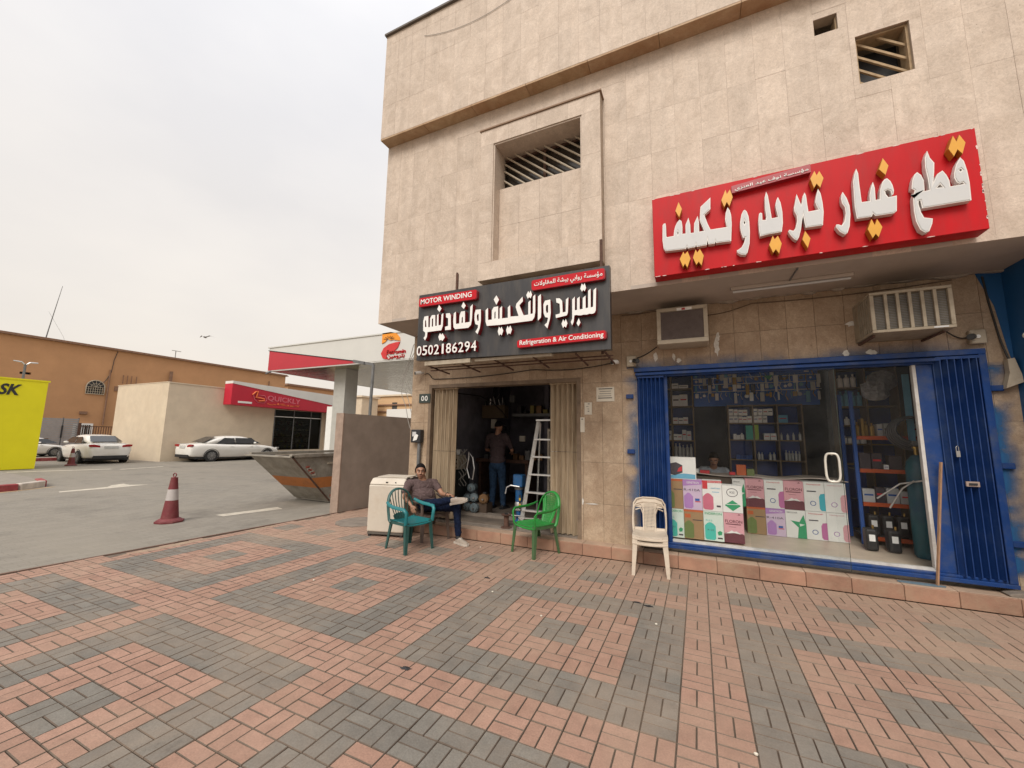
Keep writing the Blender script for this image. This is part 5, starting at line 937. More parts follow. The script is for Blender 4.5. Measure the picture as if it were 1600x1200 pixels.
for z_ in (4.42, 4.6, 4.75): m = MB(); m.bar((-39.93, 13.06, z_), (-39.93, 14.04, z_), .025); m.build('window_bar', M_cream, t)
for k in range(1, 6): a = radians(180-k*30); m = MB(); m.bar((-39.94, 13.55, 4.76), (-39.94, 13.55+.48*cos(a), 4.75+.48*sin(a)), .022); m.build('window_bar', M_cream, t)
m = MB(); m.tube([(-39.94, 13.55+.26*cos(radians(180-k*15)), 4.75+.26*sin(radians(180-k*15))) for k in range(13)], .012, 6); m.build('window_bar', M_cream, t)
for k in range(4): a = 9.3+k*.17; m = MB(); m.bar((-39.95, a, 4.2), (-39.95, a, 4.6), .025); m.build('window_bar', M_cream, t)
for (y_, z0, z1) in ((14.22, 2.0, 6.15), (26.5, 5.9, 6.9)): m = MB(); m.cyl((-39.93, y_, z0), (-39.93, y_, z1), .05, 8); m.build('drainpipe', M_oro, t)
for y_ in (15.0, 15.25, 15.5, 15.8): m = MB(); m.bar((-39.9, y_, 5.2), (-39.9, y_, 5.85), .04); m.build('bracket', M_oro, t)
m = MB(); m.bar((-39.85, 18.0, 5.6), (-39.85, 18.0, 6.6), .1, .2); m.build('bracket', M_oro, t)
m = MB(); m.tube([(-39.97, 14.5, 7.6), (-39.97, 14.35, 6.9), (-39.97, 14.3, 6.0), (-39.97, 14.05, 5.3), (-39.97, 13.9, 5.1)], .02, 6); m.build('wall_cable', M_black, t)
m = MB(); m.box(-40, -39.9, 12.9, 13.3, 2.75, 2.95); m.box(-40, -39.92, 14.6, 14.85, 4.6, 4.95); m.build('vent_box', M_oro, t)
# grey louvre gate
t = thing('louvre_gate', (-38, 11.4, 0), 'pair of grey louvred metal gates in front of the terracotta building', 'gate')
for a, b in ((10.55, 11.55), (11.6, 12.3)):
    for k in range(16): m = MB(); m.box(-38.02, -37.97, a, b, .3+k*.13, .415+k*.13); m.build('louvre_slat', mat('gate_grey', (0.27, 0.26, 0.26), .6, var=.1), t)
m = MB(); [m.box(-38.06, -38.02, a, a+.06, 0, 2.42) for a in (10.5, 11.55, 12.28)]; m.build('gate_frame', M_steel, t)
m = MB(); m.box(-37.965, -37.93, 11.52, 11.6, 1.1, 1.9); m.build('latch', M_black, t)
t = thing('railing', (-38, 13.2, 0), 'brown metal railing between the louvred gate and the cream building', 'railing')
for k in range(15): m = MB(); m.bar((-38, 12.45+k*.13, .2), (-38, 12.45+k*.13, 1.85), .03); m.build('baluster', M_rust, t)
m = MB(); m.box(-38.03, -37.97, 12.4, 14.4, 1.85, 1.90); m.box(-38.08, -37.92, 12.3, 12.44, 0, 2.1); m.build('rail', M_rust, t)
t = thing('window_door', (-39.9, 13.0, .6), 'white framed barred door in the terracotta wall behind the railing', 'door'); m = MB()
for a, b, c_, d in rect_minus((12.7, 13.7, .6, 2.1), [(12.82, 13.58, .7, 1.98)]): m.box(-39.99, -39.9, a, b, c_, d)
m.build('door_frame', M_white, t); m = MB(); m.box(-39.99, -39.97, 12.82, 13.58, .7, 1.98); m.build('pane', M_in, t)
for k in range(6): m = MB(); m.bar((-39.93, 12.92+k*.11, .7), (-39.93, 12.92+k*.11, 1.98), .03); m.build('bar', M_white, t)
# far buildings and street lamp, mast
for (x0, x1, y0, y1, z1, c_, lab) in ((-75, -60, 43, 53, 9.3, M_ora, 'small orange roofed block far behind the shop fascia'), (-90, -55, 54, 58, 8.3, M_bei, 'pale flat roofed building on the horizon with rooftop tanks'), (-58, -20, 60, 64, 9.0, mat('peach_wall', (0.55, 0.36, 0.2), .9, var=.1), 'peach coloured building with banded walls seen under the canopy')):
    t = thing('far_building', ((x0+x1)/2, y0, 0), lab, 'building', 'buildings in the far distance'); m = MB(); m.box(x0, x1, y0, y1, -.1, z1); m.build('wall', c_, t)
    m = MB(); m.box(x0-.3, x1+.3, y0-.3, y1+.3, z1+.001, z1+.3); m.build('roof', M_oro if c_ is M_ora else M_bei, t)
    for k in range(4): m = MB(); a = x0+(x1-x0)*(k+.5)/4; m.box(a, a+1.2, y0-.05, y0-.001, z1-2.6, z1-1.2); m.build('window', M_in, t)
    if c_ is MATS['peach_wall']:
        for z_ in (7.2, 5.9): m = MB(); m.box(x0, x1, y0-.25, y0-.001, z_, z_+.25); m.build('wall_band', M_oro, t)
    else: m = MB(); m.lathe([(.9, z1+.35), (.9, z1+1.2), (.5, z1+1.35)], c=((x0+x1)/2, y0+1.5, 0)); m.build('roof_tank', M_steel, t)
m = MB(); m.box(-40, -7.5, 44, 44.3, -.05, 5.2); tag(m.build('white_wall', mat('white_render', (0.64, 0.62, 0.58), .9, var=.05)), 'long plain white wall behind the filling station', 'wall')
m = MB(); m.tube([(-61, 16.1, 8), (-60.6, 16.35, 12), (-60, 16.65, 16.6)], [.08, .05, .02], 6); tag(m.build('radio_mast', M_steel), 'thin leaning aerial mast rising above the terracotta roof', 'mast')
m = MB(); m.tube([(-60.8, 16.2, 13.8), (-60, 17.3, 11.3), (-60, 18.0, 9.0)], .009, 5); tag(m.build('mast_guy_wire', M_steel), 'slack guy wire hanging beside the aerial mast', 'wire')
t = thing('street_lamp', (-31, 7.75, 0), 'short grey street lamp with two curved heads behind the yellow kiosk', 'street lamp'); m = MB(); m.cyl((-31, 7.75, 0), (-31, 7.78, 4.9), .05, 8); m.build('pole', M_steel, t)
for s_ in (-1, 1): m = MB(); m.tube([(-31, 7.78, 4.85), (-31, 7.78+.15*s_, 5.0), (-31, 7.78+.42*s_, 5.02)], [.03, .04, .03], 6); m.build('lamp_head', M_alu, t)
t = thing('rooftop_aerial', (-42, 19.1, 7.8), 'small T shaped aerial on the terracotta roof', 'aerial'); m = MB(); m.cyl((-42, 19.1, 7.4), (-42, 19.1, 8.75), .03, 6); m.build('pole', M_steel, t); m = MB(); m.cyl((-42, 18.8, 8.75), (-42, 19.5, 8.75), .025, 6); m.build('crossbar', M_steel, t)
bird = MB(); Mb = Matrix.Translation((-59.3, 30, 14.18)) @ Matrix.Rotation(radians(-60), 4, 'Z'); bird.ball((0, 0, 0), (.34, .12, .12), 8, M=Mb); bird.add([(.1, 0, 0), (-.1, 0, 0), (-.35, .5, .25), (-.5, 1.0, .1), (-.05, .5, .27)], [(0, 1, 2, 4), (4, 2, 3)], 0, Mb); bird.add([(.1, 0, 0), (-.1, 0, 0), (-.3, -.5, .2), (-.5, -1.0, .0), (0, -.5, .22)], [(4, 2, 1, 0), (3, 2, 4)], 0, Mb); bird.add([(-.2, .05, 0), (-.2, -.05, 0), (-.5, -.1, .02), (-.5, .1, .02)], [(0, 1, 2, 3)], 0, Mb)
tag(bird.build('bird', mat('bird_grey', (0.22, 0.2, 0.19), .8)), 'small bird flying alone in the pale sky', 'bird')
# ============================================================ filling station canopy
t = thing('station_canopy', (-14, 14, 0), 'filling station canopy with a white and red fascia and a ribbed metal ceiling', 'canopy')
M_fw = mat('canopy_white', (0.56, 0.55, 0.52), .5, var=.05, scale=.6); M_fr = mat('canopy_red', (0.42, 0.025, 0.04), .5, var=.08, scale=.6)
cx0, cx1, cy0, cy1, cz0, cz1 = -20.9, -6, 13.72, 27, 4.9, 6.15
m = MB(); m.prism([(cx0+.05, cz0+.03), (-14, cz0+.03), (cx0+.05, 6.0)], 13.70, 13.719); m.build('red_fascia', M_fr, t)
m = MB(); m.prism([(cx0+.05, 6.03), (cx0+.05, cz1), (cx1, cz1), (cx1, cz0+.03), (-13.95, cz0+.03)], 13.70, 13.719); m.build('white_fascia', M_fw, t)
m = MB(); m.box(cx0, cx1, cy0, cy0+.1, cz0, cz1-.02); m.box(cx0, cx0+.1, cy0+.1, cy1, cz0, cz1-.02); m.box(cx0-.05, cx1, 13.66, 13.72, cz1, cz1+.06); m.box(cx0, cx1, 13.68, 13.80, cz0-.03, cz0-.001); m.build('frame', M_fw, t)
m = MB(); m.tube([(cx0-.02, 13.69, 6.02), (-13.9, 13.69, cz0+.03)], .02, 6); m.build('dark_trim', M_black, t)
m = MB(); m.box(cx0+.1, cx1, cy0+.1, cy1, cz1-.1, cz1-.03); m.build('roof_deck', M_fw, t)
M_rib = mat('ribbed_ceiling', (0.50, 0.49, 0.45), .10, metal=.9, var=.08, scale=.8, bump=1.0, bscale=3, stretch=(.5, 5, 1))
for k in range(62): m = MB(); a = cy0+.12+k*.213; m.prism([(a, cz0+.06), (a+.02, cz0+.01), (a+.17, cz0+.0), (a+.2, cz0+.06)], cx0+.12, cx1, 'x'); m.build('ceiling_strip', M_rib, t, fix=False)
for a in (-16.85, -11.75): m = MB(); m.box(a, a+.78, 14.6, 15.4, -.02, cz0); m.build('column', mat('column_grey', (0.42, 0.41, 0.38), .5, var=.06), t)
m = MB(); m.box(-17.35, -16.9, 14.7, 14.8, 0, 3.0); m.build('price_board', M_white, t)
def sxz(pts): return [(-12.95+u*1.12, 5.13+v*1.07) for u, v in pts]
lg = shape2d('logo', [sxz([(0.02, .55), (.02, 1.0), (.45, 1.02), (.75, .93), (.92, .75), (.95, .60), (.6, .68), (.45, .66), (.3, .74), (.2, .62)])], 13.66, .04, mat('logo_orange', (0.75, 0.27, 0.02), .5), t)
shape2d('logo_lower', [sxz([(.95, .55), (.75, .55), (.4, .50), (.12, .35), (.0, .12), (.1, -.08), (.28, -.15), (.3, .08), (.6, .12), (.85, .32)])], 13.66, .04, mat('logo_red', (0.55, 0.03, 0.03), .5), t)
for k in range(6): a = radians(25+k*26); m = MB(); m.bar((-12.52+.12*cos(a), 13.655, 5.86+.08*sin(a)), (-12.52+.34*cos(a), 13.655, 5.84+.20*sin(a)), .015, .025); m.build('sun_ray', M_black, lg)
text('lettering', 'Petromin', M_signred, t, -12.6, -11.55, 5.19, 5.38, 13.66, .04, .02); text('arabic_lettering', arabic('بترومين'), M_signred, t, -12.6, -11.6, 4.96, 5.15, 13.66, .04, .02)
for (a, b) in ((-20.6, 13.75), (-19.0, 18.0)): m = MB(); m.cyl((a, b, 4.9), (a-.1, b-.25, 4.72), .05, 8); m.build('floodlight', M_steel, t)
t = thing('lamp_pole', (-11.9, 12.1, 0), 'thin dark grey pole with a slanted arm standing behind the brown wall', 'lamp post'); m = MB(); m.cyl((-11.9, 12.1, 0), (-11.83, 12.1, 4.42), .06, 8); m.build('pole', M_steel, t, smooth=True); m = MB(); m.bar((-11.83, 12.1, 4.42), (-12.9, 12.1, 4.62), .05, .1); m.bar((-12.3, 12.1, 4.5), (-12.9, 12.1, 4.62), .12, .12); m.build('arm', M_steel, t)
# ============================================================ parked cars (length along +X, front at +X)
M_carw = mat('car_white', (0.72, 0.70, 0.66), .18, var=.02, dirt=(0.5, 0.44, 0.36), dscale=1.2, damt=.25, world=False); M_tyre = mat('tyre', (0.02, 0.02, 0.02), .8, var=.2); M_rim_ = mat('alloy', (0.40, 0.39, 0.38), .35, metal=.8)
M_cg = mat('car_glass', (0.03, 0.032, 0.035), .08, var=.1, spec=.8); M_tl = mat('tail_light', (0.30, 0.012, 0.015), .25); M_hl = mat('head_light', (0.5, 0.5, 0.5), .15)
def make_car(label, Lg, sedan=True, H=1.43):
    t = thing('parked_car', (0, 0, 0), label, 'car', 'white cars parked across the road'); Wd = .90; h = Lg/2
    # stations: x, belt height, sill, half width at belt, half width at sill
    st = [(-h, .70, .42, .62, .60), (-h+.05, .92, .30, .76, .74), (-h+.25, 1.0, .26, .84, .82), (-h+.8, 1.02, .24, .89, .88), (-.9, .97, .2, .905, .9), (0, .95, .2, .91, .9), (.9, .93, .2, .905, .9), (h-1.35, .92, .22, .90, .89), (h-.7, .84, .24, .87, .87), (h-.25, .74, .27, .78, .80), (h-.05, .62, .3, .68, .70), (h, .50, .38, .55, .58)]
    b = MB(); n = 12; rings = []
    for x, zt, zb, wt, wb in st:
        r = []
        for k, (u, v) in enumerate(((0, 1.0), (.55, .995), (.88, .965), (.985, .86), (1.03, .62), (1.0, .3), (.96, .05), (.85, 0), (.3, 0))):
            w = wb+(wt-wb)*v; r.append((x, w*u, zb+(zt-zb)*v))
        rings.append(r+[(x, -y_, z_) for x, y_, z_ in reversed(r[1:])])
    m_ = len(rings[0]); vs = [p for r in rings for p in r]; fs = [(i*m_+j, i*m_+(j+1) % m_, (i+1)*m_+(j+1) % m_, (i+1)*m_+j) for i in range(len(rings)-1) for j in range(m_)]+[tuple(range(m_)), tuple((len(rings)-1)*m_+j for j in range(m_))]
    b.add(vs, fs); body = b.build('body', M_carw, t, smooth=True); sb = body.modifiers.new('sub', 'SUBSURF'); sb.levels = 1; sb.render_levels = 2
    gh = [(-h+.6, .98, .70), (-h+1.48, H-.07, .56), (-h+2.1, H, .58), (-h+2.85, H-.02, .59), (-h+3.32, H-.14, .58), (h-1.2, .93, .72)]
    g = MB(); rs = []
    for x, z_, w in gh:
        zb = .92; rs.append([(x, w*.0, z_), (x, w*.75, z_-.005), (x, w, z_-.05), (x, max(w, .74+.0*w) if z_ > 1.1 else w, zb), (x, -(max(w, .74)) if z_ > 1.1 else -w, zb), (x, -w, z_-.05), (x, -w*.75, z_-.005)])
    q = len(rs[0]); g.add([p for r in rs for p in r], [(i*q+j, i*q+(j+1) % q, (i+1)*q+(j+1) % q, (i+1)*q+j) for i in range(len(rs)-1) for j in range(q)]+[tuple(range(q)), tuple((len(rs)-1)*q+j for j in range(q))])
    rf = g.build('roof', M_carw, t, smooth=True); sb = rf.modifiers.new('sub', 'SUBSURF'); sb.levels = 1; sb.render_levels = 2
    # side glass follows the greenhouse
    for s_ in (-1, 1):
        for (xa, xb, xc, xd) in ((-h+1.28, -h+2.3, -h+2.3, -h+1.75), (-h+2.36, -h+3.82, -h+3.22, -h+2.36)):
            w = MB(); yb_, yt_ = .758, .615; zt_ = H-.13; w.add([(xa, s_*yb_, .985), (xb, s_*yb_, .975), (xc, s_*yt_, zt_-.02), (xd, s_*yt_, zt_)], [(0, 1, 2, 3) if s_ < 0 else (3, 2, 1, 0)]); w.build('side_window', M_cg, t, fix=False)
    w = MB(); w.add([(-h+.70, -.60, 1.07), (-h+.70, .60, 1.07), (-h+1.36, .47, H-.075), (-h+1.36, -.47, H-.075)], [(3, 2, 1, 0)]); w.build('rear_window', M_cg, t, fix=False)
    w = MB(); w.add([(h-1.38, -.64, 1.0), (h-1.38, .64, 1.0), (-h+3.36, .5, H-.12), (-h+3.36, -.5, H-.12)], [(0, 1, 2, 3)]); w.build('windscreen', M_cg, t, fix=False)
    for s_ in (-1, 1):
        for x in (-h+1.02, h-.92):
            w = MB(); w.cyl((x, s_*.70, .325), (x, s_*.915, .325), .325, 28); tw = w.build('wheel', M_tyre, t, smooth=True)
            w = MB(); w.cyl((x, s_*.90, .325), (x, s_*.922, .325), .215, 24); w.build('rim', M_steel, tw)
            for k in range(10): a = 2*pi*k/10; w = MB(); w.bar((x, s_*.928, .325), (x+.21*cos(a), s_*.924, .325+.21*sin(a)), .03, .012); w.build('spoke', M_rim_, tw)
            w = MB(); w.tube([(x+.385*cos(radians(a)), s_*.895, .325+.37*sin(radians(a))) for a in range(-20, 201, 15)], .02, 6); w.build('wheel_arch', M_black, t)
        w = MB(); w.prism([(s_*.40, .80), (s_*.78, .84), (s_*.80, .93), (s_*.62, .95), (s_*.42, .90)], -h+.02, -h+.16, 'x'); w.build('tail_light', M_tl, t, bevel=.01)
        w = MB(); w.prism([(s_*.45, .60), (s_*.72, .66), (s_*.74, .74), (s_*.5, .70)], h-.20, h-.04, 'x'); w.build('head_light', M_hl, t)
        w = MB(); w.ball((h-1.75, s_*.93, 1.02), (.07, .10, .06), 10); w.build('wing_mirror', M_carw, t, smooth=True)
        for x in (-.55, .55): w = MB(); w.box(x, x+.16, s_*.915-.008, s_*.915+.008, .80, .82); w.build('door_handle', M_alu, t)
    w = MB(); w.box(-h-.005, -h+.06, -.26, .26, .74, .86); w.build('number_plate', mat('plate_white', (0.5, 0.5, 0.48), .5), t)
    w = MB(); w.box(-h+.0, -h+.12, -.62, .62, .26, .40); w.build('bumper_insert', M_black, t)
    w = MB(); w.tube([(-h+.02, -.55, .97), (-h-.01, 0, .985), (-h+.02, .55, .97)], .018, 6); w.build('chrome_strip', M_alu, t)
    w = MB(); w.box(-h+.3, h-.3, -.8, .8, .16, .26); w.build('underbody', M_black, t)
    return t
c = make_car('white saloon parked with its rear to the camera left of the cream building', 4.55); put(c, (-28.75, 10.05, -.02), 176)
d = copy_tree(c); put(d, (-36.6, 9.6, -.02), 94, .84, 'white car half hidden between the yellow kiosk and the saloon')
c = make_car('long white saloon parked side on along the cream wall', 5.1, H=1.44); put(c, (-25.45, 14.95, -.02), 90)
# ============================================================ people
M_skin = mat('skin', (0.34, 0.175, 0.11), .55, var=.08, scale=12); M_hair = mat('black_hair', (0.006, 0.005, 0.005), .8, var=.4, scale=60, bump=.6, bscale=200, spec=.2)
M_lip = mat('lips', (0.26, 0.10, 0.08), .6); M_eye = mat('eye', (0.02, 0.015, 0.012), .2); M_eyew = mat('eye_white', (0.6, 0.57, 0.53), .3)
def frame_of(face, up=(0, 0, 1)):
    y = Vector(face).normalized(); x = y.cross(Vector(up)).normalized(); z = x.cross(y); return Matrix(((x.x, y.x, z.x, 0), (x.y, y.y, z.y, 0), (x.z, y.z, z.z, 0), (0, 0, 0, 1)))
def body_mesh(name, prims, mats, parent, voxel=.009, smooth=3):
    """prims: (kind, label, ...) ; one continuous remeshed skin, coloured by the nearest limb"""
    mb = MB(); segs = []
    for p in prims:
        if p[0] == 'c':
            _, lab, a, b, ra, rb = p; a, b = Vector(a), Vector(b); n = 6
            pts = [a.lerp(b, k/n) for k in range(n+1)]; mb.tube(pts, [ra+(rb-ra)*k/n for k in range(n+1)], 14); mb.ball(a, ra*.995, 12); mb.ball(b, rb*.995, 12); segs.append((lab, a, b, ra, rb))
        else:
            _, lab, c, r, M = p; MM = Matrix.Translation(c) @ (M or Matrix()); mb.ball((0, 0, 0), r, 20, M=MM); segs.append((lab, Vector(c), Vector(c), min(r), min(r)))
    o = mb.build(name, mats[0], parent); md = o.modifiers.new('r', 'REMESH'); md.mode = 'VOXEL'; md.voxel_size = voxel
    sm = o.modifiers.new('s', 'SMOOTH'); sm.factor = .5; sm.iterations = smooth
    bpy.context.view_layer.update(); me = bpy.data.meshes.new_from_object(o.evaluated_get(bpy.context.evaluated_depsgraph_get())); o.modifiers.clear(); o.data = me
    me.materials.clear(); [me.materials.append(m) for m in mats]; off = root_of(o).location
    from mathutils import noise
    nrm = [v.normal.copy() for v in me.vertices]; shift = {}
    for f in me.polygons:
        c = f.center+off; best = None
        for lab, a, b, ra, rb in segs:
            d = b-a; t = max(0, min(1, (c-a).dot(d)/d.length_squared)) if d.length > 1e-6 else 0
            q = (c-a.lerp(b, t)).length-(ra+(rb-ra)*t)
            if best is None or q < best[0]: best = (q, lab)
        f.material_index = best[1]; f.use_smooth = True
        if best[1]:
            for vi in f.vertices: shift[vi] = 1
    for vi in shift:
        v = me.vertices[vi]; q = v.co*1.0; w = noise.noise(Vector((q.x*16, q.y*16, q.z*30+8*noise.noise(q*7))))+.5*noise.noise(q*42)
        v.co += nrm[vi]*(.004+.0085*w)
    me.update()
    return o
def hand(prims, w, d, side, lab, s=1.0, curl=.6, palm_n=(0, 0, -1)):
    """wrist w, direction d, palm normal; four unequal bent fingers and a thumb"""
    w, d, nn = Vector(w), Vector(d).normalized(), Vector(palm_n).normalized(); nn = (nn-d*nn.dot(d)).normalized(); sd = d.cross(nn)*side
    prims.append(('c', lab, w, w+d*.03*s, .021*s, .024*s))
    for k, (off, ln) in enumerate(((-.027, .062), (-.009, .072), (.009, .067), (.026, .052))):
        base = w+d*.075*s+sd*off*s; prims.append(('c', lab, w+d*.02*s+sd*off*.6*s, base, .013*s, .0115*s))
        k1 = base+(d*cos(curl*.5)+nn*sin(curl*.5))*ln*.55*s; k2 = k1+(d*cos(curl*1.4)+nn*sin(curl*1.4))*ln*.5*s
        prims.append(('c', lab, base, k1, .0095*s, .0088*s)); prims.append(('c', lab, k1, k2, .0088*s, .0075*s))
    tb = w+d*.025*s-sd*.028*s; t1 = tb+(d*.7-sd*.6+nn*.3)*.035*s; prims.append(('c', lab, tb, t1, .0125*s, .0105*s)); prims.append(('c', lab, t1, t1+(d*.9-sd*.1+nn*.5)*.028*s, .0105*s, .0085*s))
def head_prims(prims, c, face, lab, s=1.0):
    F = frame_of(face); P = lambda x, y, z: Vector(c)+(F @ Vector((x, y, z)))*s
    prims += [('e', lab, P(0, -.012, .03), (.076*s, .093*s, .088*s), F), ('e', lab, P(0, .018, -.045), (.058*s, .066*s, .062*s), F), ('e', lab, P(0, .05, -.082), (.03*s, .03*s, .024*s), F),
        ('c', lab, P(0, .082, .008), P(0, .104, -.026), .009*s, .014*s), ('c', lab, P(-.012, .09, -.03), P(.012, .09, -.03), .009*s, .009*s), ('c', lab, P(-.03, .077, .028), P(.03, .077, .028), .012*s, .012*s),
        ('e', lab, P(-.08, -.01, -.01), (.012*s, .02*s, .032*s), F), ('e', lab, P(.08, -.01, -.01), (.012*s, .02*s, .032*s), F), ('e', lab, P(-.036, .045, -.03), (.028*s, .030*s, .030*s), F), ('e', lab, P(.036, .045, -.03), (.028*s, .030*s, .030*s), F),
        ('c', lab, P(-.02, .082, -.056), P(.02, .082, -.056), .010*s, .010*s)]
def head_details(t, c, face, s=1.0, beard=False, back=False):
    F = frame_of(face); P = lambda x, y, z: Vector(c)+(F @ Vector((x, y, z)))*s
    mb = MB()  # hair: shell over the skull, cut back from the face
    def hp(u, v):
        a = 2*pi*u; lim = 1.30+.95*(1-cos(a-pi/2))/2 - .20*max(0, sin(a))
        b = lim*v; r = Vector((.0805*sin(b)*cos(a), .0965*sin(b)*sin(a)-.0, .094*cos(b)))*(1+.02*sin(9*a)*v+.02*sin(23*a+5*v)); return P(r.x, r.y-.014, r.z+.032)
    mb.grid(hp, 36, 12); mb.build('hair', M_hair, t, smooth=True)
    for sx in (-1, 1):
        mb = MB(); mb.ball(P(sx*.031, .0735, .004), (.010*s, .010*s, .005*s), 10); mb.build('eye', M_eyew, t, smooth=True); mb = MB(); mb.ball(P(sx*.030, .0825, .004), .0058*s, 8); mb.build('pupil', M_eye, t)
        mb = MB(); mb.tube([P(sx*.014, .094, .030), P(sx*.032, .092, .036), P(sx*.052, .080, .030)], .0048*s, 6); mb.build('eyebrow', M_hair, t)
        mb = MB(); mb.tube([P(sx*.079, .01, .045), P(sx*.080, .006, .012), P(sx*.076, .012, -.01)], .009*s, 6); mb.build('sideburn', M_hair, t)
    mb = MB(); mb.tube([P(-.024, .086, -.060), P(0, .0955, -.058), P(.024, .086, -.060)], .005*s, 6); mb.build('lips', M_lip, t)
    mb = MB(); mb.tube([P(-.028, .084, -.047), P(0, .097, -.043), P(.028, .084, -.047)], .0045*s, 6); mb.build('moustache', M_hair, t)
def shoe(t, heel, toe, m_, sole, s=1.0, up=(0, 0, 1)):
    heel, toe = Vector(heel), Vector(toe); F = frame_of(toe-heel, up); ln = (toe-heel).length; P = lambda x, y, z: heel+(F @ Vector((x, y, z)))
    prof = [(-.02, .030, .06), (.02, .038, .075), (ln*.35, .040, .068), (ln*.6, .046, .05), (ln*.85, .044, .036), (ln, .028, .02)]
    def ring(y, w, h): return [P(w*cos(a)*1, y, .014+max(0, sin(a))*h) if sin(a) >= 0 else P(w*cos(a), y, .014) for a in [2*pi*k/12 for k in range(12)]]
    mb = MB(); rs = [ring(*p) for p in prof]; mb.add([v for r in rs for v in r], [(i*12+j, i*12+(j+1) % 12, (i+1)*12+(j+1) % 12, (i+1)*12+j) for i in range(5) for j in range(12)]+[tuple(range(12)), tuple(60+j for j in range(12))])
    o = mb.build('shoe', m_, t, smooth=True); sb = o.modifiers.new('s', 'SUBSURF'); sb.levels = 1; sb.render_levels = 2
    mb = MB(); out = [(-.045, -.028), (-.035, .0), (-.044, ln*.35), (-.052, ln*.65), (-.048, ln*.9), (-.02, ln*1.06), (.02, ln*1.06), (.048, ln*.9), (.052, ln*.65), (.044, ln*.35), (.036, 0), (.042, -.028)]
    n = len(out); mb.add([P(x, y, -.010) for x, y in out]+[P(x, y, .018) for x, y in out], [tuple(range(n)), tuple(range(2*n-1, n-1, -1))]+[(i, i+n, (i+1) % n+n, (i+1) % n) for i in range(n)]); mb.build('sole', sole, o)
    mb = MB(); [mb.cyl(P(-.02, ln*(.34+.07*k), .075-.008*k), P(.02, ln*(.36+.07*k), .075-.008*k), .004, 6) for k in range(4)]; mb.build('laces', M_white, o)['kind'] = 'stuff'
def cloth_mat(name, c, var=.2, wr=9, amt=.9):
    m, t, b = nodes(name); n = t.nodes.new; l = t.links.new; g = n('ShaderNodeNewGeometry')
    a = n('ShaderNodeTexNoise'); a.inputs['Scale'].default_value = wr; a.inputs['Detail'].default_value = 4; a.inputs['Distortion'].default_value = 1.4; l(g.outputs['Position'], a.inputs['Vector'])
    r = n('ShaderNodeMapRange'); r.inputs[1].default_value = .3; r.inputs[2].default_value = .7; r.inputs[3].default_value = 1-var; r.inputs[4].default_value = 1+var; l(a.outputs['Fac'], r.inputs[0])
    s = n('ShaderNodeVectorMath'); s.operation = 'SCALE'; s.inputs[0].default_value = c; l(r.outputs[0], s.inputs['Scale']); l(s.outputs[0], b.inputs['Base Color']); b.inputs['Roughness'].default_value = .9; b.inputs['Specular IOR Level'].default_value = .15
    bp = n('ShaderNodeBump'); bp.inputs['Strength'].default_value = amt; bp.inputs['Distance'].default_value = .02; l(a.outputs['Fac'], bp.inputs['Height']); l(bp.outputs[0], b.inputs['Normal']); MATS[name] = m; return m
M_tee = cloth_mat('mauve_grey_cotton', (0.105, 0.072, 0.07)); M_jean = cloth_mat('navy_jeans', (0.006, 0.011, 0.03), .35, 14); M_jean2 = cloth_mat('blue_jeans', (0.025, 0.05, 0.095), .4, 14); M_shirt = cloth_mat('pale_blue_shirt', (0.35, 0.38, 0.42), .15); M_tee2 = cloth_mat('dull_brown_shirt', (0.07, 0.05, 0.052))
# ---- the seated man
t = thing('person', (-3.9, 5.3, 0), 'man in mauve grey T-shirt and navy trousers sitting with one ankle on his knee', 'person')
pr = []; face = (.62, -.78, -.06); hc = (-4.035, 5.275, 1.035)
head_prims(pr, hc, face, 0, .98)
pr.append(('c', 0, (-4.03, 5.31, .97), (-4.03, 5.33, .90), .052, .058))
FT = frame_of((.72, -.69, .1)); T = 1; J = 2
pr += [('c', T, (-4.15, 5.18, .845), (-3.925, 5.455, .845), .062, .062), ('e', T, (-4.03, 5.325, .78), (.185, .115, .13), FT), ('e', T, (-3.985, 5.315, .66), (.185, .150, .14), FT), ('e', T, (-3.945, 5.335, .56), (.175, .15, .10), FT),
    ('c', T, (-4.165, 5.16, .84), (-4.145, 5.075, .73), .062, .054), ('c', 0, (-4.145, 5.075, .73), (-4.125, 5.03, .655), .041, .036), ('c', 0, (-4.125, 5.03, .655), (-3.985, 5.01, .555), .036, .024),
    ('c', T, (-3.905, 5.475, .84), (-3.80, 5.455, .755), .060, .052), ('c', 0, (-3.80, 5.455, .755), (-3.70, 5.42, .685), .040, .036), ('c', 0, (-3.70, 5.42, .685), (-3.52, 5.31, .70), .035, .023)]
pr += [('e', J, (-3.90, 5.36, .50), (.17, .15, .095), FT), ('c', J, (-3.86, 5.43, .495), (-3.40, 5.375, .515), .085, .060), ('c', J, (-3.40, 5.375, .515), (-3.34, 5.345, .14), .058, .044),
    ('c', J, (-3.92, 5.27, .51), (-3.60, 5.07, .60), .088, .064), ('c', J, (-3.60, 5.07, .60), (-3.42, 5.22, .645), .060, .046)]
hand(pr, (-3.975, 5.008, .548), (.45, .05, -.9), -1, 0, .95, .5, (-.2, 1, 0)); hand(pr, (-3.51, 5.305, .702), (.9, -.25, .05), 1, 0, .95, .5, (0, -.3, -1))
body_mesh('body', pr, [M_skin, M_tee, M_jean], t, .0075)
head_details(t, hc, face, .98)
M_shoe = mat('beige_trainers', (0.30, 0.25, 0.205), .8, var=.12, scale=20, bump=.3); M_sole = mat('pale_sole', (0.42, 0.37, 0.32), .8)
m = MB(); m.cyl((-3.34, 5.345, .135), (-3.335, 5.335, .07), .036, 12); m.build('sock', M_black, t); m = MB(); m.cyl((-3.43, 5.215, .645), (-3.38, 5.25, .655), .034, 12); m.build('sock', M_black, t)
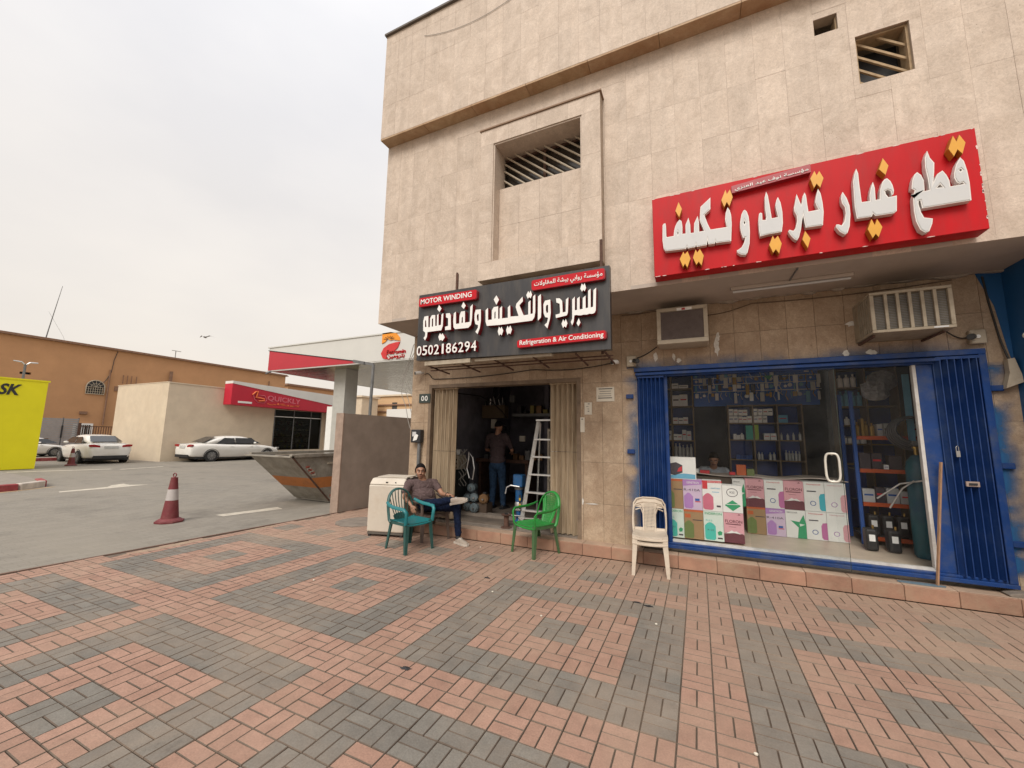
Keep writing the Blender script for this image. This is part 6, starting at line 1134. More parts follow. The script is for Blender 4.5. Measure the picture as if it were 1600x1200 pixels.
shoe(t, (-3.36, 5.345, .012), (-3.13, 5.27, .012), M_shoe, M_sole); shoe(t, (-3.385, 5.225, .60), (-3.165, 5.27, .655), M_shoe, M_sole, up=(.25, -.35, 1))
m = MB(); m.tube([(-3.555+.0*k+.028*cos(k*pi/6)*.4, 5.335+.028*cos(k*pi/6), .70+.028*sin(k*pi/6)) for k in range(12)], .006, 6, closed=True); m.build('watch', M_black, t)
# ---- the man standing in the workshop, seen from behind
t = thing('person', (-3.66, 7.25, .19), 'man in dull shirt and blue jeans standing with his back turned inside the workshop', 'person')
pr = []; hc = (-3.66, 7.27, 1.79); face = (.05, 1, -.3); head_prims(pr, hc, face, 0, .97); Z = .19
pr += [('c', 0, (-3.66, 7.25, 1.72), (-3.66, 7.24, 1.64), .052, .06), ('c', T, (-3.84, 7.24, 1.60), (-3.48, 7.24, 1.60), .062, .062), ('e', T, (-3.66, 7.24, 1.47), (.19, .115, .17), None), ('e', T, (-3.66, 7.24, 1.30), (.165, .115, .17), None), ('e', T, (-3.66, 7.24, 1.14), (.175, .125, .13), None),
    ('c', T, (-3.86, 7.24, 1.58), (-3.94, 7.30, 1.40), .058, .05), ('c', 0, (-3.94, 7.30, 1.40), (-3.96, 7.34, 1.33), .038, .036), ('c', 0, (-3.96, 7.34, 1.33), (-3.84, 7.56, 1.28), .036, .025), ('c', T, (-3.46, 7.24, 1.58), (-3.40, 7.30, 1.40), .058, .05), ('c', 0, (-3.40, 7.30, 1.40), (-3.39, 7.34, 1.33), .038, .036), ('c', 0, (-3.39, 7.34, 1.33), (-3.50, 7.56, 1.28), .036, .025),
    ('e', J, (-3.66, 7.24, 1.03), (.17, .125, .12), None), ('c', J, (-3.75, 7.24, 1.0), (-3.76, 7.27, .62), .092, .066), ('c', J, (-3.76, 7.27, .62), (-3.77, 7.24, .27), .062, .052), ('c', J, (-3.57, 7.24, 1.0), (-3.56, 7.29, .62), .092, .066), ('c', J, (-3.56, 7.29, .62), (-3.55, 7.30, .27), .062, .052)]
hand(pr, (-3.84, 7.56, 1.28), (.3, .95, -.1), 1, 0, 1, .8); hand(pr, (-3.50, 7.56, 1.28), (-.3, .95, -.1), -1, 0, 1, .8)
body_mesh('body', pr, [M_skin, M_tee2, M_jean2], t, .0105); head_details(t, hc, face, .97)
shoe(t, (-3.77, 7.19, .20), (-3.79, 7.44, .20), M_black, M_black); shoe(t, (-3.55, 7.25, .20), (-3.52, 7.50, .20), M_black, M_black)
# ---- the shopkeeper behind the counter
t = thing('person', (.21, 7.75, .25), 'shopkeeper in pale shirt sitting with his head bent behind the shop counter', 'person')
pr = []; hc = (.22, 7.62, 1.27); face = (-.1, -1, -.55); head_prims(pr, hc, face, 0, .95)
pr += [('c', 0, (.22, 7.70, 1.19), (.21, 7.74, 1.13), .05, .058), ('c', T, (.04, 7.75, 1.08), (.38, 7.75, 1.08), .062, .062), ('e', T, (.21, 7.76, .95), (.19, .12, .18), None), ('e', T, (.21, 7.77, .78), (.17, .125, .15), None), ('c', T, (.02, 7.74, 1.06), (-.02, 7.60, .88), .06, .05), ('c', T, (-.02, 7.60, .88), (.06, 7.42, .90), .045, .04), ('c', 0, (.06, 7.42, .90), (.14, 7.33, .92), .034, .024), ('c', T, (.40, 7.74, 1.06), (.46, 7.60, .90), .06, .05), ('c', T, (.46, 7.60, .90), (.38, 7.42, .92), .045, .04), ('c', 0, (.38, 7.42, .92), (.30, 7.33, .93), .034, .024),
    ('e', J, (.21, 7.78, .68), (.17, .14, .1), None), ('c', J, (.13, 7.76, .67), (.12, 7.42, .68), .085, .062), ('c', J, (.12, 7.42, .68), (.12, 7.42, .32), .06, .045), ('c', J, (.30, 7.76, .67), (.31, 7.42, .68), .085, .062), ('c', J, (.31, 7.42, .68), (.31, 7.42, .32), .06, .045)]
hand(pr, (.14, 7.33, .92), (.4, -.9, 0), 1, 0, 1, .8); hand(pr, (.30, 7.33, .93), (-.4, -.9, 0), -1, 0, 1, .8)
body_mesh('body', pr, [M_skin, M_shirt, M_jean], t, .0105); head_details(t, hc, face, .95)
m = MB(); m.box(0, .42, 7.62, 8.0, .55, .59); [m.box(a, a+.04, b, b+.04, .25, .549) for a in (.02, .36) for b in (7.64, 7.94)]; m.box(.0, .42, 7.97, 8.0, .591, 1.0); tag(m.build('stool', M_steel), 'plain chair the shopkeeper sits on behind the counter', 'chair')
# ============================================================ inside the blue shop
random.seed(17)
CB = {n: mat('carton_'+n, c, .7, var=.06, scale=5) for n, c in dict(brown=(.30, .185, .09), lilac=(.52, .40, .52), white=(.66, .65, .62), pink=(.58, .29, .32), mint=(.55, .62, .55), red=(.5, .03, .04), maroon=(.12, .03, .04), violet=(.36, .18, .42), rose=(.50, .13, .19), green=(.03, .27, .12), teal=(.06, .42, .34), cyan=(.05, .35, .42), magenta=(.42, .12, .28), olive=(.13, .17, .05), ink=(.05, .04, .05), blue=(.02, .08, .3), sky=(.12, .35, .5), orange=(.45, .1, .03)).items()}
def carton(kind, x0, x1, z0, z1, y, lab, grp='refrigerant gas cartons stacked in the shop window'):
    m = MB(); m.box(x0+.002, x1-.002, y, y+.22, z0, z1-.002); w = x1-x0; h = z1-z0; yy = y-.0015
    base = dict(brown='brown', lilac='lilac', red='white', diamond='white', inderon='mint', floron='pink', star='white', honey='white', honeyc='white', faded='white')[kind]
    o = m.build('carton', CB[base]); tag(o, lab, 'carton', grp)
    def panel(n, pts, k, dy=0):
        mb = MB(); mb.add([(x0+u*w, yy-dy, z0+v*h) for u, v in pts], [tuple(range(len(pts)))]); return mb.build(n, CB[k], o, fix=False)
    R4 = lambda a, b, c, d: [(a, c), (b, c), (b, d), (a, d)]
    cyl_ = lambda a, b, c, d: [(a, c+.05), (a+.08, c), (b-.08, c), (b, c+.05), (b, d-.12), (b-.12, d-.04), ((a+b)/2+.05, d), ((a+b)/2-.05, d), (a+.12, d-.04), (a, d-.12)]
    tx = lambda s, k, a, b, c, d, bold=.01: text('print', s, CB[k], o, x0+a*w, x0+b*w, z0+c*h, z0+d*h, yy-.001, .001, bold)
    if kind == 'brown': panel('print', R4(0, 1, .93, 1), 'orange'); panel('print', cyl_(-.0, .5, .02, .62), 'olive'); panel('print', R4(.05, .35, .72, .85), 'orange'); panel('print', R4(.45, .95, .64, .67), 'ink')
    if kind == 'lilac': panel('print', [(0, .78), (1, .86), (1, 1), (0, 1)], 'violet'); tx('GENETRON', 'white', .2, .85, .87, .94); tx('R-410A', 'ink', .05, .9, .62, .70, 0); panel('print', cyl_(.05, .52, .04, .56), 'violet', .0005); panel('print', R4(.62, .85, .3, .38), 'blue'); panel('print', R4(.62, .9, .26, .29), 'red')
    if kind == 'red': panel('print', R4(0, 1, .93, 1), 'red'); tx('Honeywell', 'white', .3, .95, .942, .985); panel('print', R4(.02, .28, .72, .93), 'red'); tx('Genuine R22 refrigerant', 'sky', .45, .92, .72, .78); panel('print', R4(.5, .85, .62, .64), 'sky'); panel('print', cyl_(.02, .55, .04, .58), 'rose'); panel('print', R4(.7, .9, .14, .2), 'ink')
    if kind == 'diamond':
        panel('print', [(.5, .06), (.9, .26), (.5, .46), (.1, .26)], 'green'); panel('print', [(.2, .28), (.8, .30), (.8, .32), (.2, .30)], 'white', .0005)
        mb = MB(); mb.tube([(x0+w*(.5+.27*cos(a)), yy, z0+h*(.74+.15*sin(a))) for a in [2*pi*k/20 for k in range(20)]], .0035, 5, closed=True); mb.build('ring_print', CB['ink'], o); tx('R22', 'ink', .38, .62, .71, .78)
    if kind == 'inderon': tx('INDERON', 'green', .08, .92, .88, .96, .015); tx('R22', 'teal', .12, .45, .66, .71, 0); panel('print', cyl_(.06, .60, .03, .62), 'teal'); tx('R-22', 'ink', .2, .5, .34, .39, 0); panel('print', [(.68, .3), (.8, .36), (.92, .32), (.88, .22), (.72, .2)], 'green'); panel('print', R4(.68, .92, .08, .13), 'ink')
    if kind == 'floron':
        tx('FLORON', 'maroon', .08, .92, .66, .76, .02); panel('print', R4(.1, .85, .60, .63), 'maroon'); panel('print', R4(.25, .6, .52, .53), 'maroon'); panel('print', [(.7, .93), (.78, .97), (.86, .93)], 'maroon')
        panel('print', [(0, 0), (1, 0), (1, .28), (.9, .32), (.75, .30), (.62, .38), (.5, .36), (.38, .40), (.25, .31), (.1, .33), (0, .28)], 'maroon'); panel('print', [(.0, .29), (.2, .33), (.38, .41), (.5, .37), (.62, .39), (.8, .32), (1, .33), (.75, .31), (.5, .33), (.3, .31)], 'white', .0004)
    if kind == 'star': tx('GENTLE AIR', 'ink', .08, .6, .88, .93, 0); panel('print', [(.25, .62), (.68, .58), (.9, .85), (1.0, .52), (1, .0), (.55, .0), (.62, .38)], 'green'); panel('print', [(.68, .52), (.95, .5), (.7, .42)], 'mint', .0005)
    if kind in ('honey', 'honeyc', 'faded'):
        tx('Honeywell', 'red' if kind != 'faded' else 'pink', .15, .82, .88, .94, .012); panel('print', R4(.15, .6, .66, .70), 'ink') if kind != 'faded' else None
        mb = MB(); mb.tube([(x0+w*(.42+.13*cos(a)), yy, z0+h*(.27+.075*sin(a))) for a in [2*pi*k/14 for k in range(14)]], .004, 5, closed=True); mb.build('ring_print', CB['blue' if kind != 'faded' else 'violet'], o)
        panel('print', [(.72, .1), (.8, .03), (1, .03), (1, .62), (.8, .6), (.72, .5)], {'honey': 'magenta', 'honeyc': 'cyan', 'faded': 'pink'}[kind])
    return o
yl = 6.12; xs = [-.445, -.225, .015, .255, .49]
top = [('brown', 'brown carton at the left end of the upper row of cartons'), ('lilac', 'lilac and white carton second from the left in the upper row'), ('red', 'white carton with a red top band and rose gas bottle print'), ('diamond', 'white carton with a green diamond and a black ring print')]
bot = [('inderon', 'pale mint carton with a teal gas bottle, left end of the lower row'), ('brown', 'brown carton in the lower row between two mint cartons'), ('inderon', 'pale mint carton with a teal gas bottle, third in the lower row'), ('floron', 'pink and maroon carton standing in the lower row of the left window')]
for k in range(4):
    carton(bot[k][0], xs[k], xs[k+1], .27, .65, yl+.01*k, bot[k][1]); carton(top[k][0], xs[k], xs[k+1]-.0*(k == 3), .652, 1.05-(.05 if k == 3 else 0), yl+.01*k, top[k][1])
m = MB(); m.box(-.445, -.05, 6.13, 6.3, 1.052, 1.35); o = m.build('carton', CB['white']); tag(o, 'wide white carton with a dark car battery picture on top of the left stack', 'carton')
m = MB(); m.add([(-.43, 6.128, 1.13), (-.32, 6.128, 1.10), (-.22, 6.128, 1.14), (-.22, 6.128, 1.24), (-.30, 6.128, 1.28), (-.43, 6.128, 1.25)], [tuple(range(6))]); m.build('print', CB['ink'], o, fix=False); m = MB(); m.add([(-.29, 6.126, 1.15), (-.225, 6.126, 1.16), (-.225, 6.126, 1.23), (-.27, 6.126, 1.2)], [(0, 1, 2, 3)]); m.build('print', CB['red'], o, fix=False)
m = MB(); m.add([(-.44, 6.128, 1.06), (-.06, 6.128, 1.06), (-.06, 6.128, 1.12), (-.2, 6.128, 1.13), (-.44, 6.128, 1.09)], [tuple(range(5))]); m.build('print', CB['sky'], o, fix=False)
yr = 6.98; X0 = .60; wv = .238
topr = [('floron', 'pink and maroon carton at the left of the upper counter row'), ('honey', 'white carton with a magenta edge between the two pink cartons'), ('floron', 'pink and maroon carton third in the upper counter row'), ('honeyc', 'white carton with a cyan gas bottle edge in the upper counter row'), ('faded', 'faded white carton behind the door handle, upper row')]
botr = [('brown', 'brown carton at the left of the lower counter row'), ('lilac', 'lilac and white carton in the lower counter row'), ('star', 'white carton with a big green star'), ('honey', 'white carton with a magenta edge right of the green star carton'), ('faded', 'faded white carton behind the glass door, lower row')]
for k in range(5):
    carton(botr[k][0], X0+k*wv, X0+(k+1)*wv, .25, .63, yr, botr[k][1], 'cartons in front of the counter'); carton(topr[k][0], X0+k*wv, X0+(k+1)*wv, .632, 1.03, yr, topr[k][1], 'cartons in front of the counter')
carton('star', .43, .595, .632, 1.02, 6.95, 'pale carton half hidden behind the diamond carton', 'cartons in front of the counter')
t = thing('counter', (.9, 7.3, .25), 'low shop counter with a cloth covered top behind the cartons', 'counter'); m = MB(); m.box(-.3, 1.85, 7.22, 7.7, .25, 1.02); m.build('cabinet', mat('counter_wood', (.10, .07, .05), .6, var=.2), t); m = MB(); m.grid(lambda u, v: (-.34+2.22*u, 7.18+.55*v, 1.04+.012*sin(17*u)+.01*sin(9*u+6*v)), 30, 6, thick=(0, 0, .012)); m.build('counter_cloth', mat('counter_cloth', (.45, .38, .33), .8, var=.2), t, smooth=True)
for k, (a, w, h, c) in enumerate(((-.18, .16, .07, 'white'), (.0, .14, .05, 'red'), (.52, .13, .16, 'orange'), (.66, .1, .1, 'olive'), (.42, .08, .04, 'red'))):
    m = MB(); m.box(a, a+w, 7.26, 7.38, 1.056, 1.056+h); tag(m.build('box', CB[c]), ('white box at the left end of the counter top', 'low red box on the counter before the shopkeeper', 'orange box on the counter right of the shopkeeper', 'small olive packet on the counter', 'flat red packet in the middle of the counter')[k], 'box')
# shelving
M_shelf = mat('shelf_edge_wood', (.20, .14, .09), .6, var=.15); M_navy = mat('navy_board', (.015, .05, .24), .6, var=.2); M_bboard = mat('blue_board', (.02, .15, .62), .5, var=.1)
def shelf(name, lab, xs_, zs_, y0, y1, z0=.25):
    t = thing(name, ((xs_[0]+xs_[-1])/2, y0, z0), lab, 'shelf', 'shelf units in the blue shop')
    for x_ in xs_: m = MB(); m.box(x_-.012, x_+.012, y0, y1, z0, zs_[-1]+.012); m.build('upright', M_shelf, t)
    for z_ in zs_:
        for a, b in zip(xs_, xs_[1:]): m = MB(); m.box(a+.0125, b-.0125, y0+.001, y1, z_-.01, z_+.01); m.build('shelf_board', M_shelf, t)
    m = MB(); m.box(xs_[0], xs_[-1], y1+.001, y1+.01, z0, zs_[-1]); m.build('back_board', M_navy, t); return t
def fill(xa, xb, z, y, kinds, lab, cat, grp, hmax=.26, dens=.95, nm='box'):
    x = xa+.01; cnt = 0; ORD = ['first', 'second', 'third', 'fourth', 'fifth', 'sixth', 'seventh', 'eighth', 'ninth', 'tenth', 'eleventh', 'twelfth', 'thirteenth', 'fourteenth', 'fifteenth', 'sixteenth']
    while x < xb-.03:
        kind = random.choice(kinds); w, h, c, shp = kind; w *= random.uniform(.9, 1.1); h = min(h*random.uniform(.85, 1.1), hmax)
        if x+w > xb-.005: break
        if random.random() < dens:
            m = MB(); 
            if shp == 'b': m.box(x, x+w, y, y+.12, z+.0105, z+.0105+h)
            else: m.lathe([(w/2, 0), (w/2, h*.72), (w*.3, h*.8), (w*.16, h*.84), (w*.2, h)], c=(x+w/2, y+.06, z+.0105), n=10)
            o = m.build(nm, c); tag(o, lab+', '+ORD[min(cnt, 15)]+' along', cat, grp); cnt += 1
            if shp == 'b' and w > .05: m = MB(); m.box(x+w*.12, x+w*.88, y-.002, y-.0005, z+.0105+h*.5, z+.0105+h*.62); m.build('label_stripe', CB[random.choice(('red', 'red', 'blue', 'ink'))], o)
        x += w+random.uniform(.001, .012)
W_, G_, SK = mat('bright_white_stock', (.80, .79, .77), .6, var=.05), mat('grey_tin', (.48, .48, .48), .4, metal=.2), CB['sky']
t = shelf('shelf_unit', 'wooden shelf unit full of white boxes in the middle of the back wall', [.51, .90, 1.27, 1.63], [.9, 1.25, 1.60, 1.90, 2.22], 8.3, 8.6)
for (a, b) in ((.51, .90), (.90, 1.27)):
    for dz in (0, .13): fill(a, b, 1.90+dz, 8.31, [(.07, .115, W_, 'b')], 'red striped white carton, %s %s bay of the top shelf' % (('lower row,', 'upper row,')[dz > 0], ('left', 'middle')[a > .6]), 'carton', 'white cartons on the top middle shelf', .118)
fill(1.27, 1.63, 1.90, 8.31, [(.12, .16, W_, 'b'), (.09, .13, CB['mint'], 'b'), (.14, .12, SK, 'b')], 'box on the right bay of the top middle shelf', 'box', 'boxes on the middle shelf right bay')
fill(.51, .78, 1.60, 8.31, [(.07, .12, W_, 'v'), (.05, .09, W_, 'b')], 'white pot on the second shelf, left bay', 'pot', 'white pots on the second shelf', nm='pot')
m = MB(); m.box(.78, .885, 8.31, 8.42, 1.611, 1.86); tag(m.build('box', CB['teal']), 'tall teal and white box on the second shelf', 'box'); m = MB(); m.box(.915, .975, 8.31, 8.42, 1.611, 1.875); tag(m.build('box', mat('lime', (.28, .42, .02), .5)), 'bright lime green box on the second shelf', 'box')
fill(1.04, 1.26, 1.60, 8.31, [(.07, .15, W_, 'v'), (.09, .12, G_, 'b')], 'white bottle or tin on the second shelf, middle bay', 'bottle', 'bottles on the second shelf middle bay', nm='bottle')
fill(1.29, 1.62, 1.60, 8.31, [(.038, .13, G_, 'v')], 'slim grey spray can in the row on the second shelf, right bay', 'can', 'grey spray cans on the second shelf', nm='spray_can')
fill(.93, 1.25, 1.25, 8.31, [(.045, .15, G_, 'v'), (.06, .2, W_, 'v')], 'slim can on the third shelf, middle bay', 'can', 'cans on the third shelf middle bay', nm='spray_can', dens=.85)
fill(1.29, 1.62, 1.25, 8.31, [(.042, .17, G_, 'v')], 'slim grey can in the row on the third shelf, right bay', 'can', 'grey cans on the third shelf', nm='spray_can')
fill(.53, .88, 1.25, 8.31, [(.08, .07, CB['blue'], 'b'), (.06, .1, SK, 'b')], 'blue packet on the third shelf, left bay', 'packet', 'blue packets on the third shelf', dens=.8, nm='packet')
t = shelf('shelf_unit', 'tall narrow shelf unit at the left side of the shop', [-.72, -.45, -.07], [1.25, 1.57, 1.88, 2.22, 2.56, 2.86], 8.3, 8.6)
for z_, ks, lb in ((2.56, [(.12, .1, W_, 'b'), (.16, .06, W_, 'b')], 'white box on the top shelf of the left unit'), (2.22, [(.14, .24, W_, 'b')], 'large white box with black ring print on the left unit'), (1.88, [(.09, .12, W_, 'b'), (.08, .25, SK, 'b')], 'small box on the third shelf of the left unit'), (1.57, [(.07, .2, G_, 'b'), (.07, .12, W_, 'b')], 'grey box on the fourth shelf of the left unit'), (1.25, [(.06, .25, G_, 'v')], 'dark bottle on the lowest seen shelf of the left unit')):
    fill(-.70, -.46, z_, 8.31, ks, lb+', narrow bay', 'box', 'goods in the narrow bay of the left shelf unit'); fill(-.44, -.08, z_, 8.31, ks, lb, 'box', 'goods on the left shelf unit')
t = shelf('shelf_unit', 'dark shelf unit of spray bottles behind the glass door', [2.05, 2.42, 2.8], [1.25, 1.56, 1.85, 2.15, 2.45, 2.76], 8.0, 8.3)
fill(2.07, 2.40, 2.45, 8.01, [(.075, .2, W_, 'v')], 'white and blue jar on the top shelf behind the glass door', 'jar', 'jars on the right unit top shelf', nm='jar'); fill(2.07, 2.40, 2.15, 8.01, [(.075, .25, SK, 'v')], 'pale blue spray bottle behind the glass door', 'bottle', 'pale blue spray bottles on the right unit', nm='bottle')
fill(2.44, 2.78, 2.45, 8.01, [(.2, .16, SK, 'b')], 'bright blue box at the top right of the right unit', 'box', 'blue boxes on the right unit'); fill(2.12, 2.40, 1.85, 8.01, [(.07, .12, W_, 'v')], 'small white bottle on the third shelf behind the door', 'bottle', 'white bottles on the right unit', nm='bottle', dens=.8); fill(2.07, 2.40, 1.56, 8.01, [(.07, .13, W_, 'v')], 'small white bottle on the fourth shelf behind the door', 'bottle', 'white bottles on the right unit, lower shelf', nm='bottle')
# blue display wall with hanging parts
t = thing('display_board', (1, 8.75, 2.2), 'bright blue display wall hung with packets and fittings above the shelves', 'display board')
m = MB(); m.box(-.05, 2.0, 8.78, 8.80, 2.25, 2.98); m.build('board', M_bboard, t)
for z_ in (2.52, 2.66, 2.78, 2.95): m = MB(); m.cyl((-.05, 8.62, z_), (2.0, 8.62, z_), .006, 6); m.build('rail', M_alu, t)
PK = [M_alu, W_, CB['white'], mat('brass', (.35, .22, .06), .35, metal=.7), G_, CB['ink'], CB['sky']]
for row, z_ in enumerate((2.95, 2.80, 2.66, 2.50)):
    x = -.02
    while x < 1.95:
        w = random.uniform(.025, .075) if row else random.uniform(.03, .09); h = random.uniform(.06, .20); c = random.choice(PK); m = MB(); sh_ = random.random(); y_ = 8.60+random.uniform(-.03, .02)
        if sh_ < .45: m.box(x, x+w, y_, y_+.015, z_-.02-h, z_-.02)
        elif sh_ < .75: m.cyl((x+w/2, y_, z_-.03-h*.3), (x+w/2, y_+.02, z_-.03-h*.3), w*.5, 12)
        else: m.tube([(x+w*.5, y_, z_-.01), (x+w*.2, y_, z_-h*.5), (x+w*.7, y_, z_-h)], .007, 6)
        m.cyl((x+w/2, 8.61, z_+.004), (x+w/2, 8.61, z_-.028), .003, 4)
        tag(m.build('hanging_packet', c), '%s %s hung on the %s rail of the blue wall, %s' % ({'aluminium': 'silver', 'carton_white': 'white', 'bright_white_stock': 'white', 'brass': 'brass', 'grey_tin': 'grey', 'carton_ink': 'black', 'carton_sky': 'blue'}[c.name], 'flat packet' if sh_ < .45 else 'round fitting' if sh_ < .75 else 'twisted hook', ('top', 'second', 'third', 'lowest')[row], 'left third' if x < .63 else 'middle third' if x < 1.3 else 'right third'), 'packet', ('packets on the top rail', 'packets on the second rail', 'packets on the third rail', 'packets on the lowest rail')[row]); x += w+random.uniform(.004, .03)
m = MB(); m.add([(1.14, 8.56, 2.78), (1.28, 8.56, 2.79), (1.22, 8.56, 2.70)], [(0, 1, 2)]); m.add([(1.14, 8.57, 2.78), (1.28, 8.57, 2.79), (1.22, 8.57, 2.70)], [(2, 1, 0)]); tag(m.build('pennant', CB['green']), 'small green triangular packet hanging in the middle of the blue wall', 'packet')
# orange and blue rack with stock
t = thing('storage_rack', (2.3, 7.2, .25), 'blue metal rack with orange beams seen through the right glass pane', 'rack'); M_obeam = mat('orange_beam', (.42, .07, .015), .5, var=.1)
for x_, y_ in ((1.93, 7.02), (2.82, 7.02), (1.93, 7.5), (2.82, 7.5)): m = MB(); m.box(x_, x_+.04, y_, y_+.04, .25, 2.3); m.build('post', CB['blue'], t)
for z_ in (.34, .78, 1.22, 1.66): m = MB(); m.box(1.975, 2.815, 7.0, 7.03, z_-.03, z_+.02); m.build('beam', M_obeam, t); m = MB(); m.box(1.975, 2.815, 7.035, 7.5, z_-.005, z_+.015); m.build('rack_shelf', M_steel, t)
fill(1.98, 2.8, 1.67, 7.05, [(.05, .2, mat('brass_fit', (.33, .2, .05), .4, metal=.6), 'v'), (.06, .16, M_alu, 'b'), (.03, .22, MATS['brass'], 'b')], 'brass or silver fitting in the crowded row on the top rack beam', 'fitting', 'fittings on the top of the rack', nm='fitting')
fill(1.98, 2.8, 1.225, 7.05, [(.05, .06, W_, 'b'), (.08, .12, G_, 'b'), (.12, .2, CB['ink'], 'b')], 'small white or grey part on the second rack shelf', 'part', 'parts on the second rack shelf', nm='spare_part'); fill(1.98, 2.8, .785, 7.05, [(.13, .18, G_, 'b'), (.1, .22, CB['ink'], 'b'), (.1, .14, M_alu, 'b')], 'silver or black motor part on the third rack shelf', 'part', 'motor parts on the third rack shelf', nm='spare_part')
for k, (a, z_) in enumerate(((2.02, .365), (2.17, .365), (2.32, .365), (1.86, .25), (2.08, .25))):
    t2 = thing('compressor', (a+.06, 6.85, z_), ('black compressor with a white label, left of three on the lowest rack beam', 'black compressor in the middle of three on the lowest rack beam', 'black compressor, right of three on the lowest rack beam', 'black compressor on the floor nearest the door edge', 'black compressor on the floor in front of the rack')[k], 'compressor', 'black compressors with white labels')
    y_ = 6.62 if z_ < .3 else 7.04; m = MB(); m.box(a, a+.125, y_, y_+.15, z_, z_+.27); m.build('shell', M_black, t2, bevel=.03, seg=3); m = MB(); m.box(a+.03, a+.09, y_-.002, y_-.0005, z_+.12, z_+.2); m.build('white_label', W_, t2); m = MB(); m.cyl((a+.09, y_+.05, z_+.27), (a+.09, y_+.05, z_+.31), .012, 8); m.build('pipe_stub', MATS['brass'], t2)
t = thing('gas_cylinder', (2.42, 6.55, .25), 'tall teal gas cylinder standing behind the right window pane', 'gas cylinder'); m = MB(); m.lathe([(.10, .0), (.115, .03), (.115, 1.02), (.10, 1.12), (.05, 1.19), (.03, 1.2)], c=(2.40, 6.55, .25), n=24); m.build('shell', mat('cylinder_teal', (.012, .085, .11), .45, var=.2, dirt=(.01, .04, .12), dscale=2, damt=.8), t, smooth=True); m = MB(); m.lathe([(.022, 1.2), (.022, 1.27), (.035, 1.275), (.035, 1.3)], c=(2.40, 6.55, .25), n=10); m.build('valve', MATS['brass'], t)
t = thing('hose_coil', (2.5, 6.75, 1.5), 'thick dark grey hose coil hanging behind the right window pane', 'hose')
for k in range(5): m = MB(); m.tube([(2.50+(.20+.012*k)*cos(a), 6.76+.03*k, 1.76-.01*k+(.16+.012*k)*sin(a)) for a in [2*pi*i/24 for i in range(24)]], .016, 8, closed=True); m.build('hose_loop', mat('hose_grey', (.05, .05, .055), .5), t, smooth=True)
m = MB(); m.box(2.44, 2.58, 6.72, 6.95, 1.56, 1.62); m.build('binding', M_steel, t)
m = MB(); m.box(2.50, 2.56, 6.95, 6.99, 1.6, 2.5); tag(m.build('post', CB['sky']), 'upright blue pole rising behind the hose coil', 'pole')
for k, (a, b, c, lab) in enumerate(((2.3, 2.5, 2.45, 'clear plastic bag bundle hanging at the top right of the shop'), (2.15, 2.1, 2.3, 'crumpled white bag lying on the rack behind the glass door'))):
    m = MB(); m.ball((a+.1, 7.3-.2*k, c), (.17, .08, .14), 12); o = m.build('bag', mat('bag_grey', (.25, .25, .26), .4, var=.4, scale=20, bump=1, bscale=30)); tag(o, lab, 'bag'); random.seed(k)
    for v in o.data.vertices: v.co *= random.uniform(.8, 1.15)
m = MB(); m.tube([(2.0, 6.6, .9), (2.2, 6.5, 1.1), (2.45, 6.35, 1.18)], .01, 6); m.tube([(2.1, 6.55, .8), (2.2, 6.45, 1.05), (2.3, 6.4, 1.15)], .01, 6); tag(m.build('copper_pipes', M_alu), 'pair of bent thin metal pipes in front of the gas cylinder', 'pipe')
# ============================================================ inside the workshop
M_mot = mat('motor_blue_grey', (.14, .18, .20), .5, metal=.2, var=.3, scale=10, dirt=(.06, .05, .04), dscale=12, damt=.6); M_cop = mat('copper_dull', (.2, .11, .05), .5, metal=.4, var=.3)
def motor(x, y, z, r, lab, ang=20, m_=None):
    t = thing('electric_motor', (x, y, z-r), lab, 'motor', 'small motors piled at the workshop door'); d = Vector((sin(radians(ang)), -cos(radians(ang)), 0)); c = Vector((x, y, z))
    m = MB(); m.cyl(c-d*-.0, c+d*-.16, r, 20); m.build('motor_body', m_ or M_mot, t, smooth=True, bevel=.006); m = MB(); m.cyl(c, c+d*.02, r*.8, 20); m.build('end_cap', m_ or M_mot, t, bevel=.004); m = MB(); m.cyl(c+d*.02, c+d*.06, r*.2, 10); m.build('shaft', M_metal, t)
    for k in range(10): a = 2*pi*k/10; s_ = d.cross(Vector((0, 0, 1))); q = c+(s_*cos(a)+Vector((0, 0, 1))*sin(a))*r*1.01; m = MB(); m.bar(q, q-d*.15, .008, .012); m.build('cooling_fin', m_ or M_mot, t)
    m = MB(); m.box(x-.03, x+.03, y+.04, y+.1, z+r, z+r+.03); m.build('terminal_box', M_black, t)
motor(-3.82, 6.5, .66, .075, 'topmost small grey motor of the pile inside the workshop door', 10); motor(-3.73, 6.45, .50, .075, 'middle small grey motor of the pile inside the workshop door', 25); motor(-3.90, 6.47, .48, .07, 'small grey motor at the left of the pile', -10); motor(-3.56, 6.5, .48, .085, 'round copper coloured motor at the right of the pile', 15, M_cop); motor(-3.72, 6.44, .32, .08, 'lowest small grey motor of the pile on the sill', 5); motor(-3.90, 6.5, .32, .075, 'grey motor at the bottom left of the pile', -5)
m = MB(); m.box(-4.0, -3.5, 6.52, 6.75, .2, .40); tag(m.build('wooden_crate', mat('dark_crate', (.07, .045, .03), .8)), 'dark low crate behind the pile of motors', 'crate')
t = thing('work_cabinet', (-4.2, 6.7, .2), 'dark cabinet with a beige top box behind the left folding door', 'cabinet'); m = MB(); m.box(-4.42, -4.10, 6.5, 6.9, .2, .97); m.build('cabinet_body', mat('dark_green_cabinet', (.02, .024, .022), .6), t); m = MB(); m.box(-4.40, -4.12, 6.5, 6.8, .972, 1.24); m.build('beige_box', M_cream, t, bevel=.01)
for k in range(3): m = MB(); m.box(-4.38, -4.14, 6.49, 6.4995, 1.0+k*.07, 1.03+k*.07); m.build('vent_slot', M_rust, t)
